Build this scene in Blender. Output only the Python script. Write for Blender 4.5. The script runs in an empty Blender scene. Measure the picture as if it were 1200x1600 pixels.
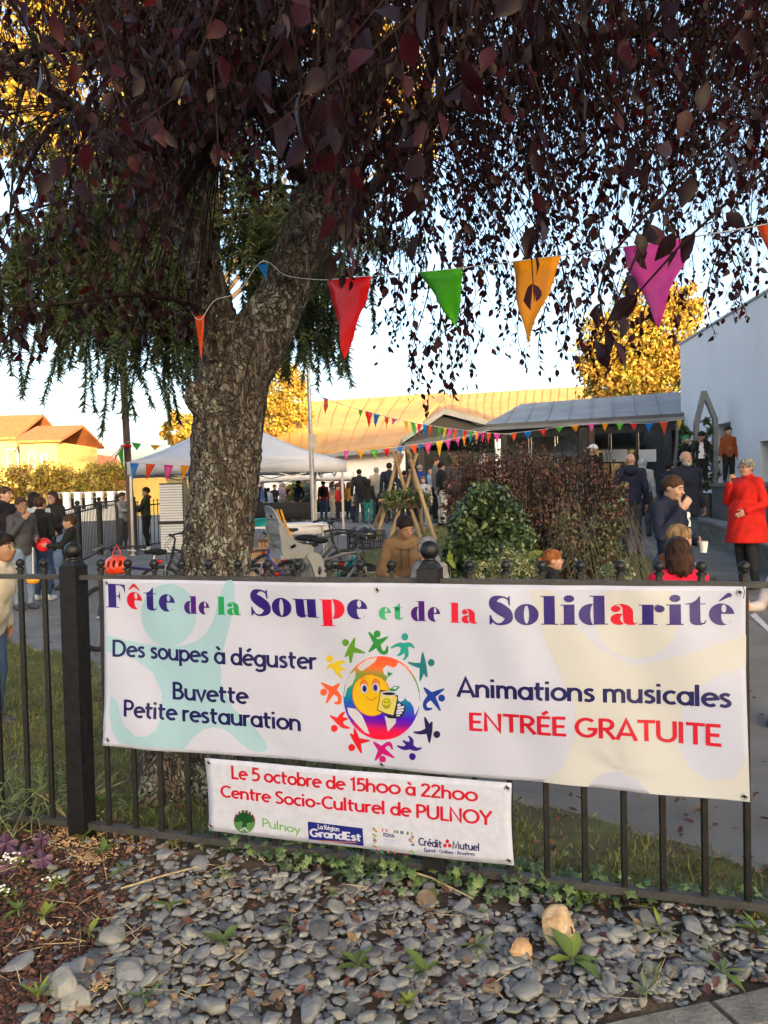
import bpy, math, random
import numpy as np
from mathutils import Vector, Matrix
from mathutils import noise as mnoise
from mathutils.geometry import tessellate_polygon
random.seed(7)
RNG = np.random.default_rng(11)
SC = bpy.context.scene
COL = SC.collection
R = math.radians
PI = math.pi

# ------------------------------------------------------------------ camera, sky, sun, exposure
F = 1200.0                                   # focal length in pixels of the 1200 x 1600 photograph
CAM = Vector((0.0, 0.0, 1.70))
PITCH, ROLL = R(1.575), R(1.35)
FWD = Vector((0, math.cos(PITCH), -math.sin(PITCH)))
UP0 = Vector((0, math.sin(PITCH), math.cos(PITCH)))
RT0 = Vector((1, 0, 0))
RT = RT0 * math.cos(ROLL) - UP0 * math.sin(ROLL)
UP = UP0 * math.cos(ROLL) + RT0 * math.sin(ROLL)
cam_d = bpy.data.cameras.new('camera')
cam = bpy.data.objects.new('camera', cam_d)
COL.objects.link(cam)
cam.matrix_world = Matrix((( RT.x, UP.x, -FWD.x, CAM.x), (RT.y, UP.y, -FWD.y, CAM.y), (RT.z, UP.z, -FWD.z, CAM.z), (0, 0, 0, 1)))
cam_d.sensor_fit = 'HORIZONTAL'; cam_d.sensor_width = 36.0; cam_d.lens = 36.0 * F / 1200.0
cam_d.clip_start = 0.05; cam_d.clip_end = 2000
SC.camera = cam

SUN_EL, SUN_DIR = R(6.4), Vector((0.37, -0.93, 0)).normalized()     # low evening sun, behind and to the right
W = bpy.data.worlds.new('World'); SC.world = W; W.use_nodes = True
wn = W.node_tree.nodes; wl = W.node_tree.links
bg = wn['Background']
sky = wn.new('ShaderNodeTexSky'); sky.sky_type = 'NISHITA'; sky.sun_disc = False
sky.sun_elevation = SUN_EL
sky.sun_rotation = math.atan2(SUN_DIR.x, SUN_DIR.y)
sky.altitude = 200; sky.air_density = 0.7; sky.dust_density = 5.0; sky.ozone_density = 0.6
wl.new(sky.outputs[0], bg.inputs[0]); bg.inputs[1].default_value = 0.15
sd = bpy.data.lights.new('sun', 'SUN'); sun = bpy.data.objects.new('sun', sd); COL.objects.link(sun)
sd.energy = 3.4; sd.angle = R(0.5); sd.color = (1.0, 0.72, 0.36)
to_sun = (SUN_DIR * math.cos(SUN_EL) + Vector((0, 0, math.sin(SUN_EL))))
sun.rotation_euler = to_sun.to_track_quat('Z', 'Y').to_euler()
sun.location = (20, -50, 30)
vs = SC.view_settings
vs.view_transform = 'Standard'; vs.look = 'None'; vs.exposure = 2.52; vs.gamma = 1.0; vs.use_curve_mapping = False
SC.render.engine = 'CYCLES'
SC.cycles.max_bounces = 6; SC.cycles.diffuse_bounces = 3; SC.cycles.glossy_bounces = 2; SC.cycles.transmission_bounces = 3
SC.cycles.transparent_max_bounces = 6; SC.cycles.caustics_reflective = False; SC.cycles.caustics_refractive = False
SC.cycles.use_denoising = True

# ------------------------------------------------------------------ placing helpers
def ray(px, py):
    return RT * ((px - 600) / F) - UP * ((py - 800) / F) + FWD
def P(px, py, Y):                            # the point at distance Y in front that is seen at (px, py)
    d = ray(px, py)
    return CAM + d * (Y / d.y)
def sstep(a, b, x):
    t = min(1.0, max(0.0, (x - a) / (b - a)))
    return t * t * (3 - 2 * t)
def ground(x, y):
    rise = 0.0
    t = y - 4.3
    if t > 0:
        rise = 0.042 * t if t > 1.2 else 0.042 * t * t / 2.4 + 0.0
        if t > 1.2: rise = 0.042 * (t - 0.6)
    if y > 18: 
        rise = 0.042 * (13.7 - 0.6) + 0.10 * (1 - math.exp(-(y - 18) * 0.42 * 1.0))*1.0
    a = x / max(y, 4.0)
    s = 0.45 + 0.55 * sstep(-0.5, -0.02, a)
    return rise * s
def G(px, py, dz=0.0):                       # the ground point seen at (px, py)
    d = ray(px, py); lo = 0.5; hi = None; t = 0.5
    while t < 300:
        q = CAM + d * t
        if q.z < ground(q.x, q.y) + dz: hi = t; break
        lo = t; t *= 1.03
    if hi is None: return CAM + d * 100
    for _ in range(40):
        m = (lo + hi) / 2; q = CAM + d * m
        if q.z < ground(q.x, q.y) + dz: hi = m
        else: lo = m
    return CAM + d * hi
def ONG(px, Y):                              # ground point in image column px at distance Y
    q = P(px, 800, Y)
    return Vector((q.x, q.y, ground(q.x, q.y)))

# ------------------------------------------------------------------ materials
MATS = {}
def M(name, col, rough=0.6, var=0.18, scale=8.0, bump=0.0, metal=0.0, spec=0.5, col2=None, trans=None, bscale=None, detail=4.0, coat=0.0, stretch=None, thr=(0.35, 0.65)):
    if name in MATS: return MATS[name]
    m = bpy.data.materials.new(name); m.use_nodes = True; MATS[name] = m
    n = m.node_tree.nodes; l = m.node_tree.links
    b = n['Principled BSDF']
    b.inputs['Roughness'].default_value = rough; b.inputs['Metallic'].default_value = metal
    b.inputs['Specular IOR Level'].default_value = spec
    if coat: b.inputs['Coat Weight'].default_value = coat
    tc = n.new('ShaderNodeTexCoord'); src = tc.outputs['Object']
    if stretch:
        mp = n.new('ShaderNodeMapping'); mp.inputs['Scale'].default_value = stretch
        l.new(src, mp.inputs[0]); src = mp.outputs[0]
    nz = n.new('ShaderNodeTexNoise'); nz.inputs['Scale'].default_value = scale; nz.inputs['Detail'].default_value = detail
    l.new(src, nz.inputs['Vector'])
    cr = n.new('ShaderNodeValToRGB')
    c = col; d = col2 if col2 else tuple(min(1, x * (1 + var)) for x in col)
    e = col if col2 else tuple(x * (1 - var) for x in col)
    cr.color_ramp.elements[0].position = thr[0]; cr.color_ramp.elements[1].position = thr[1]
    cr.color_ramp.elements[0].color = (*e, 1); cr.color_ramp.elements[1].color = (*d, 1)
    l.new(nz.outputs['Fac'], cr.inputs[0]); l.new(cr.outputs[0], b.inputs['Base Color'])
    if bump:
        n2 = n.new('ShaderNodeTexNoise'); n2.inputs['Scale'].default_value = bscale or scale * 4; n2.inputs['Detail'].default_value = 5
        l.new(src, n2.inputs['Vector'])
        bp = n.new('ShaderNodeBump'); bp.inputs['Strength'].default_value = min(1.0, bump); bp.inputs['Distance'].default_value = 0.01
        l.new(n2.outputs['Fac'], bp.inputs['Height']); l.new(bp.outputs[0], b.inputs['Normal'])
    if trans:
        t = n.new('ShaderNodeBsdfTranslucent'); t.inputs[0].default_value = (*trans[0], 1)
        mx = n.new('ShaderNodeMixShader'); mx.inputs[0].default_value = trans[1]
        l.new(b.outputs[0], mx.inputs[1]); l.new(t.outputs[0], mx.inputs[2])
        l.new(mx.outputs[0], n['Material Output'].inputs[0])
    return m
def srgb(r, g, b):
    f = lambda c: (c / 255 / 12.92) if c / 255 <= 0.04045 else ((c / 255 + 0.055) / 1.055) ** 2.4
    return (f(r), f(g), f(b))

# ------------------------------------------------------------------ objects
def tag(o, label=None, cat=None, group=None, kind=None):
    if label: o['label'] = label
    if cat: o['category'] = cat
    if group: o['group'] = group
    if kind: o['kind'] = kind
    return o
def thing(name, label, cat, loc=(0, 0, 0), rz=0.0, group=None):
    o = bpy.data.objects.new(name, None); COL.objects.link(o)
    o.location = loc; o.rotation_euler = (0, 0, rz); o.empty_display_size = 0.2
    return tag(o, label, cat, group)
def link_mesh(name, me, mats, parent=None, loc=None):
    o = bpy.data.objects.new(name, me); COL.objects.link(o)
    for m in (mats if isinstance(mats, (list, tuple)) else [mats]): me.materials.append(m)
    if parent is not None: o.parent = parent
    if loc is not None: o.location = loc
    return o
def mesh_np(name, V, Fa, mats, parent=None, smooth=False, mi=None, sharp=None, loc=None):
    V = np.asarray(V, dtype=np.float32); Fa = np.asarray(Fa, dtype=np.int32)
    me = bpy.data.meshes.new(name)
    me.vertices.add(len(V)); me.vertices.foreach_set('co', V.ravel())
    k = Fa.shape[1]
    me.loops.add(Fa.size); me.loops.foreach_set('vertex_index', Fa.ravel())
    me.polygons.add(len(Fa))
    me.polygons.foreach_set('loop_start', np.arange(0, Fa.size, k, dtype=np.int32))
    me.polygons.foreach_set('loop_total', np.full(len(Fa), k, dtype=np.int32))
    if mi is not None: me.polygons.foreach_set('material_index', np.asarray(mi, dtype=np.int32))
    me.update(calc_edges=True); me.validate()
    if smooth:
        me.polygons.foreach_set('use_smooth', np.ones(len(me.polygons), dtype=bool))
        if sharp: me.set_sharp_from_angle(angle=R(sharp))
    return link_mesh(name, me, mats, parent, loc)

class MB:                                    # collects shapes that become ONE mesh object
    def __init__(s): s.v = []; s.f = []; s.mi = []
    def add(s, V, Fs, mi=0):
        b = len(s.v); s.v.extend([tuple(p) for p in V])
        for f in Fs: s.f.append(tuple(i + b for i in f)); s.mi.append(mi)
        return s
    def box(s, c, size, rz=0.0, mi=0, mat=None, taper=1.0):
        hx, hy, hz = size[0] / 2, size[1] / 2, size[2] / 2
        q = []
        for z in (-hz, hz):
            k = taper if z > 0 else 1.0
            for x, y in ((-hx, -hy), (hx, -hy), (hx, hy), (-hx, hy)): q.append(Vector((x * k, y * k, z)))
        m = mat if mat else Matrix.Rotation(rz, 3, 'Z')
        c = Vector(c)
        return s.add([m @ p + c for p in q], [(3, 2, 1, 0), (4, 5, 6, 7), (0, 1, 5, 4), (1, 2, 6, 5), (2, 3, 7, 6), (3, 0, 4, 7)], mi)
    def beam(s, a, b, w, h, mi=0, up=(0, 0, 1)):
        a = Vector(a); b = Vector(b); d = (b - a); L = d.length; d.normalize()
        u = Vector(up)
        if abs(d.dot(u)) > 0.98: u = Vector((0, 1, 0))
        x = d.cross(u).normalized(); z = x.cross(d)
        m = Matrix((x, d, z)).transposed()
        return s.box((a + b) / 2, (w, L, h), mat=m, mi=mi)
    def tube(s, pts, rad, seg=8, mi=0, cap=True, flat=1.0):
        pts = [Vector(p) for p in pts]; n = len(pts)
        if not isinstance(rad, (list, tuple)): rad = [rad] * n
        V = []; t0 = (pts[1] - pts[0]).normalized()
        nrm = t0.orthogonal().normalized()
        if abs(t0.z) < 0.95: nrm = t0.cross(Vector((0, 0, 1))).normalized()
        for i in range(n):
            t = (pts[min(i + 1, n - 1)] - pts[max(i - 1, 0)]).normalized()
            nrm = (nrm - t * nrm.dot(t)).normalized(); bn = t.cross(nrm)
            for k in range(seg):
                a = 2 * PI * k / seg
                V.append(pts[i] + (nrm * math.cos(a) + bn * math.sin(a) * flat) * rad[i])
        Fs = []
        for i in range(n - 1):
            for k in range(seg):
                Fs.append((i * seg + k, i * seg + (k + 1) % seg, (i + 1) * seg + (k + 1) % seg, (i + 1) * seg + k))
        if cap: Fs.append(tuple(range(seg - 1, -1, -1))); Fs.append(tuple((n - 1) * seg + k for k in range(seg)))
        return s.add(V, Fs, mi)
    def sphere(s, c, r, seg=16, rings=10, mi=0, mat=None):
        if not isinstance(r, (list, tuple)): r = (r, r, r)
        V = []; c = Vector(c)
        for i in range(rings + 1):
            th = PI * i / rings
            for k in range(seg):
                a = 2 * PI * k / seg
                p = Vector((r[0] * math.sin(th) * math.cos(a), r[1] * math.sin(th) * math.sin(a), r[2] * math.cos(th)))
                V.append((mat @ p if mat else p) + c)
        Fs = [(i * seg + k, (i + 1) * seg + k, (i + 1) * seg + (k + 1) % seg, i * seg + (k + 1) % seg) for i in range(rings) for k in range(seg)]
        return s.add(V, Fs, mi)
    def lathe(s, prof, c=(0, 0, 0), seg=16, mi=0, mat=None):
        V = []; c = Vector(c)
        for r_, z in prof:
            for k in range(seg):
                a = 2 * PI * k / seg; p = Vector((r_ * math.cos(a), r_ * math.sin(a), z))
                V.append((mat @ p if mat else p) + c)
        Fs = [(i * seg + k, i * seg + (k + 1) % seg, (i + 1) * seg + (k + 1) % seg, (i + 1) * seg + k) for i in range(len(prof) - 1) for k in range(seg)]
        Fs.append(tuple(range(seg - 1, -1, -1))); Fs.append(tuple((len(prof) - 1) * seg + k for k in range(seg)))
        return s.add(V, Fs, mi)
    def torus(s, c, R0, r, axis=(0, 1, 0), seg=28, ring=6, mi=0, a0=0.0, a1=2 * PI):
        ax = Vector(axis).normalized(); u = ax.orthogonal().normalized()
        if abs(ax.z) < 0.9: u = ax.cross(Vector((0, 0, 1))).normalized()
        w = ax.cross(u); c = Vector(c); full = abs(a1 - a0 - 2 * PI) < 1e-4
        n = seg if full else seg + 1
        V = []
        for i in range(n):
            a = a0 + (a1 - a0) * i / seg; d = u * math.cos(a) + w * math.sin(a)
            for k in range(ring):
                b = 2 * PI * k / ring
                V.append(c + d * (R0 + r * math.cos(b)) + ax * (r * math.sin(b)))
        Fs = []
        for i in range(seg):
            j = (i + 1) % n
            for k in range(ring): Fs.append((i * ring + k, j * ring + k, j * ring + (k + 1) % ring, i * ring + (k + 1) % ring))
        return s.add(V, Fs, mi)
    def prism(s, pts, d, mi=0):                # polygon (3D points) thickened along d
        pts = [Vector(p) for p in pts]; d = Vector(d); n = len(pts)
        return s.add(pts + [p + d for p in pts], [tuple(range(n - 1, -1, -1)), tuple(range(n, 2 * n))] + [(i, (i + 1) % n, n + (i + 1) % n, n + i) for i in range(n)], mi)
    def build(s, name, mats, parent=None, smooth=None, origin=None):
        me = bpy.data.meshes.new(name)
        V = s.v
        if parent is not None and origin is None and s.world: origin = parent.location
        if origin is not None: V = [(p[0] - origin[0], p[1] - origin[1], p[2] - origin[2]) for p in V]
        me.from_pydata(V, [], s.f); me.polygons.foreach_set('material_index', s.mi)
        me.update()
        if smooth:
            me.polygons.foreach_set('use_smooth', [True] * len(me.polygons)); me.set_sharp_from_angle(angle=R(smooth))
        return link_mesh(name, me, mats, parent)
    world = False
class WB(MB):                                # same, shapes given in world coordinates and moved into the parent's frame
    world = True

def catmull(pts, n=6, closed=False):
    P_ = [np.array(p, float) for p in pts]; out = []
    N = len(P_); rng = N if closed else N - 1
    for i in range(rng):
        if closed: a, b, c, d = P_[(i - 1) % N], P_[i], P_[(i + 1) % N], P_[(i + 2) % N]
        else: a, b, c, d = P_[max(i - 1, 0)], P_[i], P_[i + 1], P_[min(i + 2, N - 1)]
        for k in range(n):
            t = k / n
            out.append(0.5 * ((2 * b) + (c - a) * t + (2 * a - 5 * b + 4 * c - d) * t * t + (3 * b - a - 3 * c + d) * t ** 3))
    if not closed: out.append(P_[-1])
    return out

# ------------------------------------------------------------------ soft solids (bodies, clothes, bark) as distance fields turned into one surface
class Soft:
    def __init__(s, lo, hi, h):
        s.lo = np.array(lo, float); s.h = h
        s.n = np.maximum(4, np.ceil((np.array(hi, float) - s.lo) / h).astype(int) + 1)
        s.D = np.full(s.n, 0.2, dtype=np.float32)
        s.ax = [s.lo[i] + h * np.arange(s.n[i]) for i in range(3)]
    def _sl(s, lo, hi):
        a = np.clip(np.floor((np.array(lo) - s.lo) / s.h).astype(int), 0, s.n); b = np.clip(np.ceil((np.array(hi) - s.lo) / s.h).astype(int) + 1, 0, s.n)
        if np.any(b - a < 1): return None, None
        sl = tuple(slice(a[i], b[i]) for i in range(3))
        X = s.ax[0][sl[0]][:, None, None]; Y = s.ax[1][sl[1]][None, :, None]; Z = s.ax[2][sl[2]][None, None, :]
        return sl, (X, Y, Z)
    def _put(s, sl, d, k, sub=False):
        o = s.D[sl]
        if sub: s.D[sl] = np.maximum(o, -d); return
        if k <= 0: s.D[sl] = np.minimum(o, d); return
        t = np.clip(0.5 + 0.5 * (o - d) / k, 0, 1)
        s.D[sl] = o * (1 - t) + d * t - k * t * (1 - t)
    def cone(s, a, b, r0, r1, k=0.02, sub=False):
        a = np.array(a, float); b = np.array(b, float); m = max(r0, r1) + k + 2 * s.h
        sl, g = s._sl(np.minimum(a, b) - m, np.maximum(a, b) + m)
        if sl is None: return s
        ab = b - a; L2 = max(1e-9, ab @ ab)
        x, y, z = g[0] - a[0], g[1] - a[1], g[2] - a[2]
        t = np.clip((x * ab[0] + y * ab[1] + z * ab[2]) / L2, 0, 1)
        d = np.sqrt((x - t * ab[0]) ** 2 + (y - t * ab[1]) ** 2 + (z - t * ab[2]) ** 2) - (r0 + (r1 - r0) * t)
        s._put(sl, d, k, sub); return s
    def ell(s, c, r, rot=None, k=0.02, sub=False):
        c = np.array(c, float); r = np.array(r, float); m = r.max() + k + 2 * s.h
        sl, g = s._sl(c - m, c + m)
        if sl is None: return s
        x, y, z = g[0] - c[0], g[1] - c[1], g[2] - c[2]
        if rot is not None:
            q = np.array(rot).T
            x, y, z = (q[0, 0] * x + q[0, 1] * y + q[0, 2] * z), (q[1, 0] * x + q[1, 1] * y + q[1, 2] * z), (q[2, 0] * x + q[2, 1] * y + q[2, 2] * z)
        k0 = np.sqrt((x / r[0]) ** 2 + (y / r[1]) ** 2 + (z / r[2]) ** 2); k1 = np.sqrt((x / r[0] ** 2) ** 2 + (y / r[1] ** 2) ** 2 + (z / r[2] ** 2) ** 2)
        d = k0 * (k0 - 1.0) / np.maximum(k1, 1e-6)
        s._put(sl, d, k, sub); return s
    def cut(s, p, n):                         # remove everything on the side n points to
        n = np.array(n, float); n /= np.linalg.norm(n); p = np.array(p, float)
        d = (s.ax[0] - p[0])[:, None, None] * n[0] + (s.ax[1] - p[1])[None, :, None] * n[1] + (s.ax[2] - p[2])[None, None, :] * n[2]
        s.D = np.maximum(s.D, d.astype(np.float32)); return s
    def surface(s):
        D = s.D.copy()
        D[0] = D[-1] = 0.1; D[:, 0] = D[:, -1] = 0.1; D[:, :, 0] = D[:, :, -1] = 0.1
        S = D < 0
        c = [S[i:S.shape[0] - 1 + i, j:S.shape[1] - 1 + j, k:S.shape[2] - 1 + k] for i in (0, 1) for j in (0, 1) for k in (0, 1)]
        an = c[0].copy(); al = c[0].copy()
        for q in c[1:]: an |= q; al &= q
        cells = np.argwhere(an & ~al)
        if len(cells) == 0: return np.zeros((0, 3)), np.zeros((0, 4), int)
        idx = np.full(an.shape, -1, dtype=np.int32); idx[tuple(cells.T)] = np.arange(len(cells))
        cor = np.array([(i, j, k) for i in (0, 1) for j in (0, 1) for k in (0, 1)])
        vals = [D[tuple((cells + o).T)] for o in cor]
        acc = np.zeros((len(cells), 3)); cnt = np.zeros(len(cells))
        for a in range(8):
            for b in range(a + 1, 8):
                if np.abs(cor[a] - cor[b]).sum() != 1: continue
                x = (vals[a] < 0) != (vals[b] < 0)
                t = np.where(x, vals[a] / np.where(x, vals[a] - vals[b], 1), 0)
                acc += np.where(x[:, None], cor[a] + t[:, None] * (cor[b] - cor[a]), 0); cnt += x
        V = s.lo + s.h * (cells + acc / cnt[:, None])
        Fs = []
        for ax in range(3):
            A = np.take(S, range(0, S.shape[ax] - 1), ax); B = np.take(S, range(1, S.shape[ax]), ax)
            e = np.argwhere(A != B)
            u, v = (ax + 1) % 3, (ax + 2) % 3
            e = e[(e[:, u] > 0) & (e[:, v] > 0) & (e[:, u] < S.shape[u] - 1) & (e[:, v] < S.shape[v] - 1)]
            du = np.zeros(3, int); du[u] = 1; dv = np.zeros(3, int); dv[v] = 1
            q = np.stack([idx[tuple((e - du - dv).T)], idx[tuple((e - dv).T)], idx[tuple(e.T)], idx[tuple((e - du).T)]], 1)
            ins = S[tuple(e.T)]
            q[~ins] = q[~ins][:, ::-1]
            Fs.append(q)
        Fq = np.concatenate(Fs); Fq = Fq[(Fq >= 0).all(1)]
        return V, Fq
    def build(s, name, mats, parent=None, wr=0.0, wf=1.0, loc=None, disp=None):
        V, Fq = s.surface()
        if wr:
            x, y, z = V[:, 0] * wf, V[:, 1] * wf, V[:, 2] * wf
            w = np.sin(23 * z + 5 * np.sin(11 * x + 2) + 3 * np.sin(17 * y)) * 0.6 + np.sin(41 * z - 9 * np.sin(8 * x) + 12 * y) * 0.4 * np.sin(13 * x + 7 * z)
            nr = V - V.mean(0); nr[:, 2] = 0; nr /= np.maximum(1e-4, np.linalg.norm(nr, axis=1))[:, None]
            V = V + nr * (w * wr)[:, None]
        if disp is not None: V = disp(V)
        return mesh_np(name, V, Fq, mats, parent, smooth=True, loc=loc)

# ------------------------------------------------------------------ leaves: many small folded leaf blades in one mesh
def leaf_mesh(name, C, D, N, L, Wd, mats, parent=None, mi=None, fold=0.25, curl=0.2, loc=None, fine=False):
    C = np.asarray(C, float); D = np.asarray(D, float); N = np.asarray(N, float)
    n = len(C)
    D = D / np.maximum(1e-6, np.linalg.norm(D, axis=1))[:, None]
    S = np.cross(D, N); S /= np.maximum(1e-6, np.linalg.norm(S, axis=1))[:, None]
    N = np.cross(S, D)
    L = np.broadcast_to(np.asarray(L, float), (n,))[:, None]; Wd = np.broadcast_to(np.asarray(Wd, float), (n,))[:, None]
    V = np.zeros((n, 8, 3))
    def pt(t, w): return C + D * L * t + S * Wd * 0.5 * w + N * (fold * Wd * 0.5 * abs(w) - curl * L * t * t)
    if fine:                                  # oval, pointed, gently wavy blade
        T = ((.12, .50), (.36, .98), (.62, .86), (.84, .42)); V = np.zeros((n, 14, 3)); V[:, 0] = pt(0, 0); V[:, 5] = pt(1, 0)
        for q, (t_, w_) in enumerate(T):
            jr, jl = RNG.uniform(.85, 1.12, (n, 1)), RNG.uniform(.85, 1.12, (n, 1))
            V[:, 1 + q] = C + D * L * t_ + S * Wd * .5 * w_ * jr + N * (fold * Wd * .5 * w_ * jr ** 3 - curl * L * t_ * t_)
            V[:, 6 + q] = C + D * L * t_ - S * Wd * .5 * w_ * jl + N * (fold * Wd * .5 * w_ * jl ** 3 - curl * L * t_ * t_)
            V[:, 10 + q] = pt(t_, 0)
        tri = [(0, 1, 10), (13, 4, 5), (0, 10, 6), (13, 5, 9)]
        for q in range(3): a, b, c, d, e, f_ = 10 + q, 1 + q, 2 + q, 11 + q, 6 + q, 7 + q; tri += [(a, b, c), (a, c, d), (a, d, f_), (a, f_, e)]
        tri = np.array(tri); Fa = (tri[None] + (np.arange(n) * 14)[:, None, None]).reshape(-1, 3)
        return mesh_np(name, V.reshape(-1, 3), Fa, mats, parent, smooth=False, mi=None if mi is None else np.repeat(np.asarray(mi), len(tri)), loc=loc)
    V[:, 0] = pt(0, 0); V[:, 1] = pt(.28, .85); V[:, 2] = pt(.65, .82); V[:, 3] = pt(1, 0); V[:, 4] = pt(.65, -.82); V[:, 5] = pt(.28, -.85)
    V[:, 6] = pt(.3, 0); V[:, 7] = pt(.65, 0)
    tri = np.array([(0, 1, 6), (6, 1, 2), (6, 2, 7), (7, 2, 3), (0, 6, 5), (6, 7, 4), (6, 4, 5), (7, 3, 4)])
    Fa = (tri[None] + (np.arange(n) * 8)[:, None, None]).reshape(-1, 3)
    m = None if mi is None else np.repeat(np.asarray(mi), 8)
    return mesh_np(name, V.reshape(-1, 3), Fa, mats, parent, smooth=False, mi=m, loc=loc)
def blade_mesh(name, C, D, L, Wd, mats, parent=None, mi=None, bend=0.3, loc=None):   # thin grass blades / needles
    C = np.asarray(C, float); D = np.asarray(D, float); n = len(C)
    D = D / np.maximum(1e-6, np.linalg.norm(D, axis=1))[:, None]
    r = RNG.normal(size=(n, 3)); S = np.cross(D, r); S /= np.maximum(1e-6, np.linalg.norm(S, axis=1))[:, None]
    B = np.cross(S, D)
    L = np.broadcast_to(np.asarray(L, float), (n,))[:, None]; Wd = np.broadcast_to(np.asarray(Wd, float), (n,))[:, None]
    V = np.stack([C - S * Wd / 2, C + S * Wd / 2, C + D * L * .55 + S * Wd * .4 + B * L * bend * .3, C + D * L * .55 - S * Wd * .4 + B * L * bend * .3, C + D * L + B * L * bend], 1)
    tri = np.array([(0, 1, 2), (0, 2, 3), (3, 2, 4)])
    Fa = (tri[None] + (np.arange(n) * 5)[:, None, None]).reshape(-1, 3)
    m = None if mi is None else np.repeat(np.asarray(mi), 3)
    return mesh_np(name, V.reshape(-1, 3), Fa, mats, parent, mi=m, loc=loc)
def unit_rand(n):
    v = RNG.normal(size=(n, 3)); return v / np.linalg.norm(v, axis=1)[:, None]
# ------------------------------------------------------------------ ground sheets
import bmesh
def sheet(name, poly, mat, dz, step=0.4, rough=0.0, rs=3.0, kind='structure', edge=None):
    bm = bmesh.new()
    bm.faces.new([bm.verts.new((p[0], p[1], 0)) for p in poly])
    xs = [p[0] for p in poly]; ys = [p[1] for p in poly]
    for ax, lo, hi in ((0, min(xs), max(xs)), (1, min(ys), max(ys))):
        k = math.ceil((lo + 1e-4) / step)
        while k * step < hi - 1e-4:
            co = [0, 0, 0]; no = [0, 0, 0]; co[ax] = k * step; no[ax] = 1
            bmesh.ops.bisect_plane(bm, geom=bm.verts[:] + bm.edges[:] + bm.faces[:], plane_co=co, plane_no=no)
            k += 1
    bmesh.ops.triangulate(bm, faces=[f for f in bm.faces if len(f.verts) > 4])
    for v in bm.verts:
        z = ground(v.co.x, v.co.y) + dz
        if rough: z += rough * (mnoise.noise(Vector((v.co.x * rs, v.co.y * rs, 0))) + 0.4 * mnoise.noise(Vector((v.co.x * rs * 3, v.co.y * rs * 3, 5))) + 0.5)
        v.co.z = z
    bmesh.ops.recalc_face_normals(bm, faces=bm.faces)
    if bm.faces and sum(f.normal.z for f in bm.faces) < 0: bmesh.ops.reverse_faces(bm, faces=bm.faces)
    me = bpy.data.meshes.new(name); bm.to_mesh(me); bm.free()
    for p in me.polygons: p.use_smooth = True
    return tag(link_mesh(name, me, mat), kind=kind)

m_asph = M('asphalt', (0.130, 0.127, 0.121), .9, scale=2.2, col2=(0.185, 0.181, 0.172), bump=.6, bscale=120)
m_soil = M('dark soil', (0.05, 0.034, 0.024), .95, scale=9, col2=(0.10, 0.07, 0.048), bump=.9, bscale=60)
m_lawn = M('mossy lawn soil', (0.075, 0.062, 0.034), .95, scale=5, col2=(0.115, 0.125, 0.042), bump=.9, bscale=70)
m_conc = M('weathered concrete', (0.115, 0.112, 0.098), .9, scale=9, col2=(0.215, 0.205, 0.18), bump=.7, bscale=60)
m_lawn2 = M('lawn turf', (0.075, 0.09, 0.026), .95, scale=1.5, col2=(0.13, 0.135, 0.045), bump=.8, bscale=40)

gx = np.concatenate([np.arange(-150, -14, 8), np.arange(-14, 14.01, .4), np.arange(22, 151, 8)])
gy = np.concatenate([np.arange(-70, -2, 4), np.arange(-2, 32.01, .4), np.arange(36, 100, 4), [130, 200, 400, 900]])
GV = np.array([(x, y, ground(x, y)) for y in gy for x in gx]); nx_ = len(gx)
GF = np.array([(j * nx_ + i, j * nx_ + i + 1, (j + 1) * nx_ + i + 1, (j + 1) * nx_ + i) for j in range(len(gy) - 1) for i in range(nx_ - 1)])
tag(mesh_np('asphalt_ground', GV, GF, m_asph, smooth=True), kind='structure')

# fence line: bottom rail seen at two pixels, on the plane z = 0.10
def on_plane_z(px, py, z):
    d = ray(px, py); return CAM + d * ((z - CAM.z) / d.z)
FA = on_plane_z(130, 1288, 0.10); FB = on_plane_z(1180, 1414.5, 0.10)
FU = (FB - FA); FU.z = 0; FU.normalize(); FN = Vector((FU.y, -FU.x, 0))      # FN points to the camera side
if FN.y > 0: FN = -FN
def on_fence(px, py, off=0.0):               # point of the vertical fence plane (moved off towards the camera)
    d = ray(px, py); o = FA + FN * off
    return CAM + d * ((o - CAM).dot(FN) / d.dot(FN))
ZT = on_fence(600, 907).z                     # top rail height
print('fence', FA, FB, 'top', ZT, on_fence(115, 895).z, on_fence(1170, 912).z)

# kerb line between lawn strip and path
K0 = G(0, 1000); K1 = G(155, 1043); K2 = G(812, 1256); K3 = G(1200, 1366)
K4 = K3 + (K3 - K2).normalized() * 1.6; Km1 = K0 + (K0 - K1).normalized() * 4
kerb_pts = [Km1, K0, K1, (K1 * 2 + K2) / 3 , (K1 + K2 * 2) / 3, K2, K3, K4]
far = [(p.x, p.y) for p in kerb_pts]
fl = FA - FU * 6.5; fr = FB + FU * 4.2
sheet('lawn_strip', [(fl.x, fl.y), (fr.x, fr.y)] + [(K4.x, K4.y), (K3.x, K3.y), (K2.x, K2.y), (K1.x, K1.y), (K0.x, K0.y)] if True else 0, m_lawn, .012, .12, .035, 2.5)
bl = [(fl.x, fl.y), (-8, 0.5), (5, 0.5), (fr.x, fr.y)]
KB0 = G(985, 1646); KB1 = G(1200, 1592); kd = (KB1 - KB0).normalized()
kb_l = KB0 - kd * 4.5; kb_r = KB1 + kd * 2.5
sheet('flower_bed_soil', [(fl.x, fl.y), (fl.x, kb_l.y - .4), (kb_l.x, kb_l.y), (kb_r.x, kb_r.y), (fr.x, fr.y)], m_soil, .014, .08, .03, 3.5)
sheet('pavement', [(-9, -6), (9, -6), (9, kb_r.y), (kb_r.x, kb_r.y), (kb_l.x, kb_l.y), (-9, kb_l.y)], m_asph, .006, .5)
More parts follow.
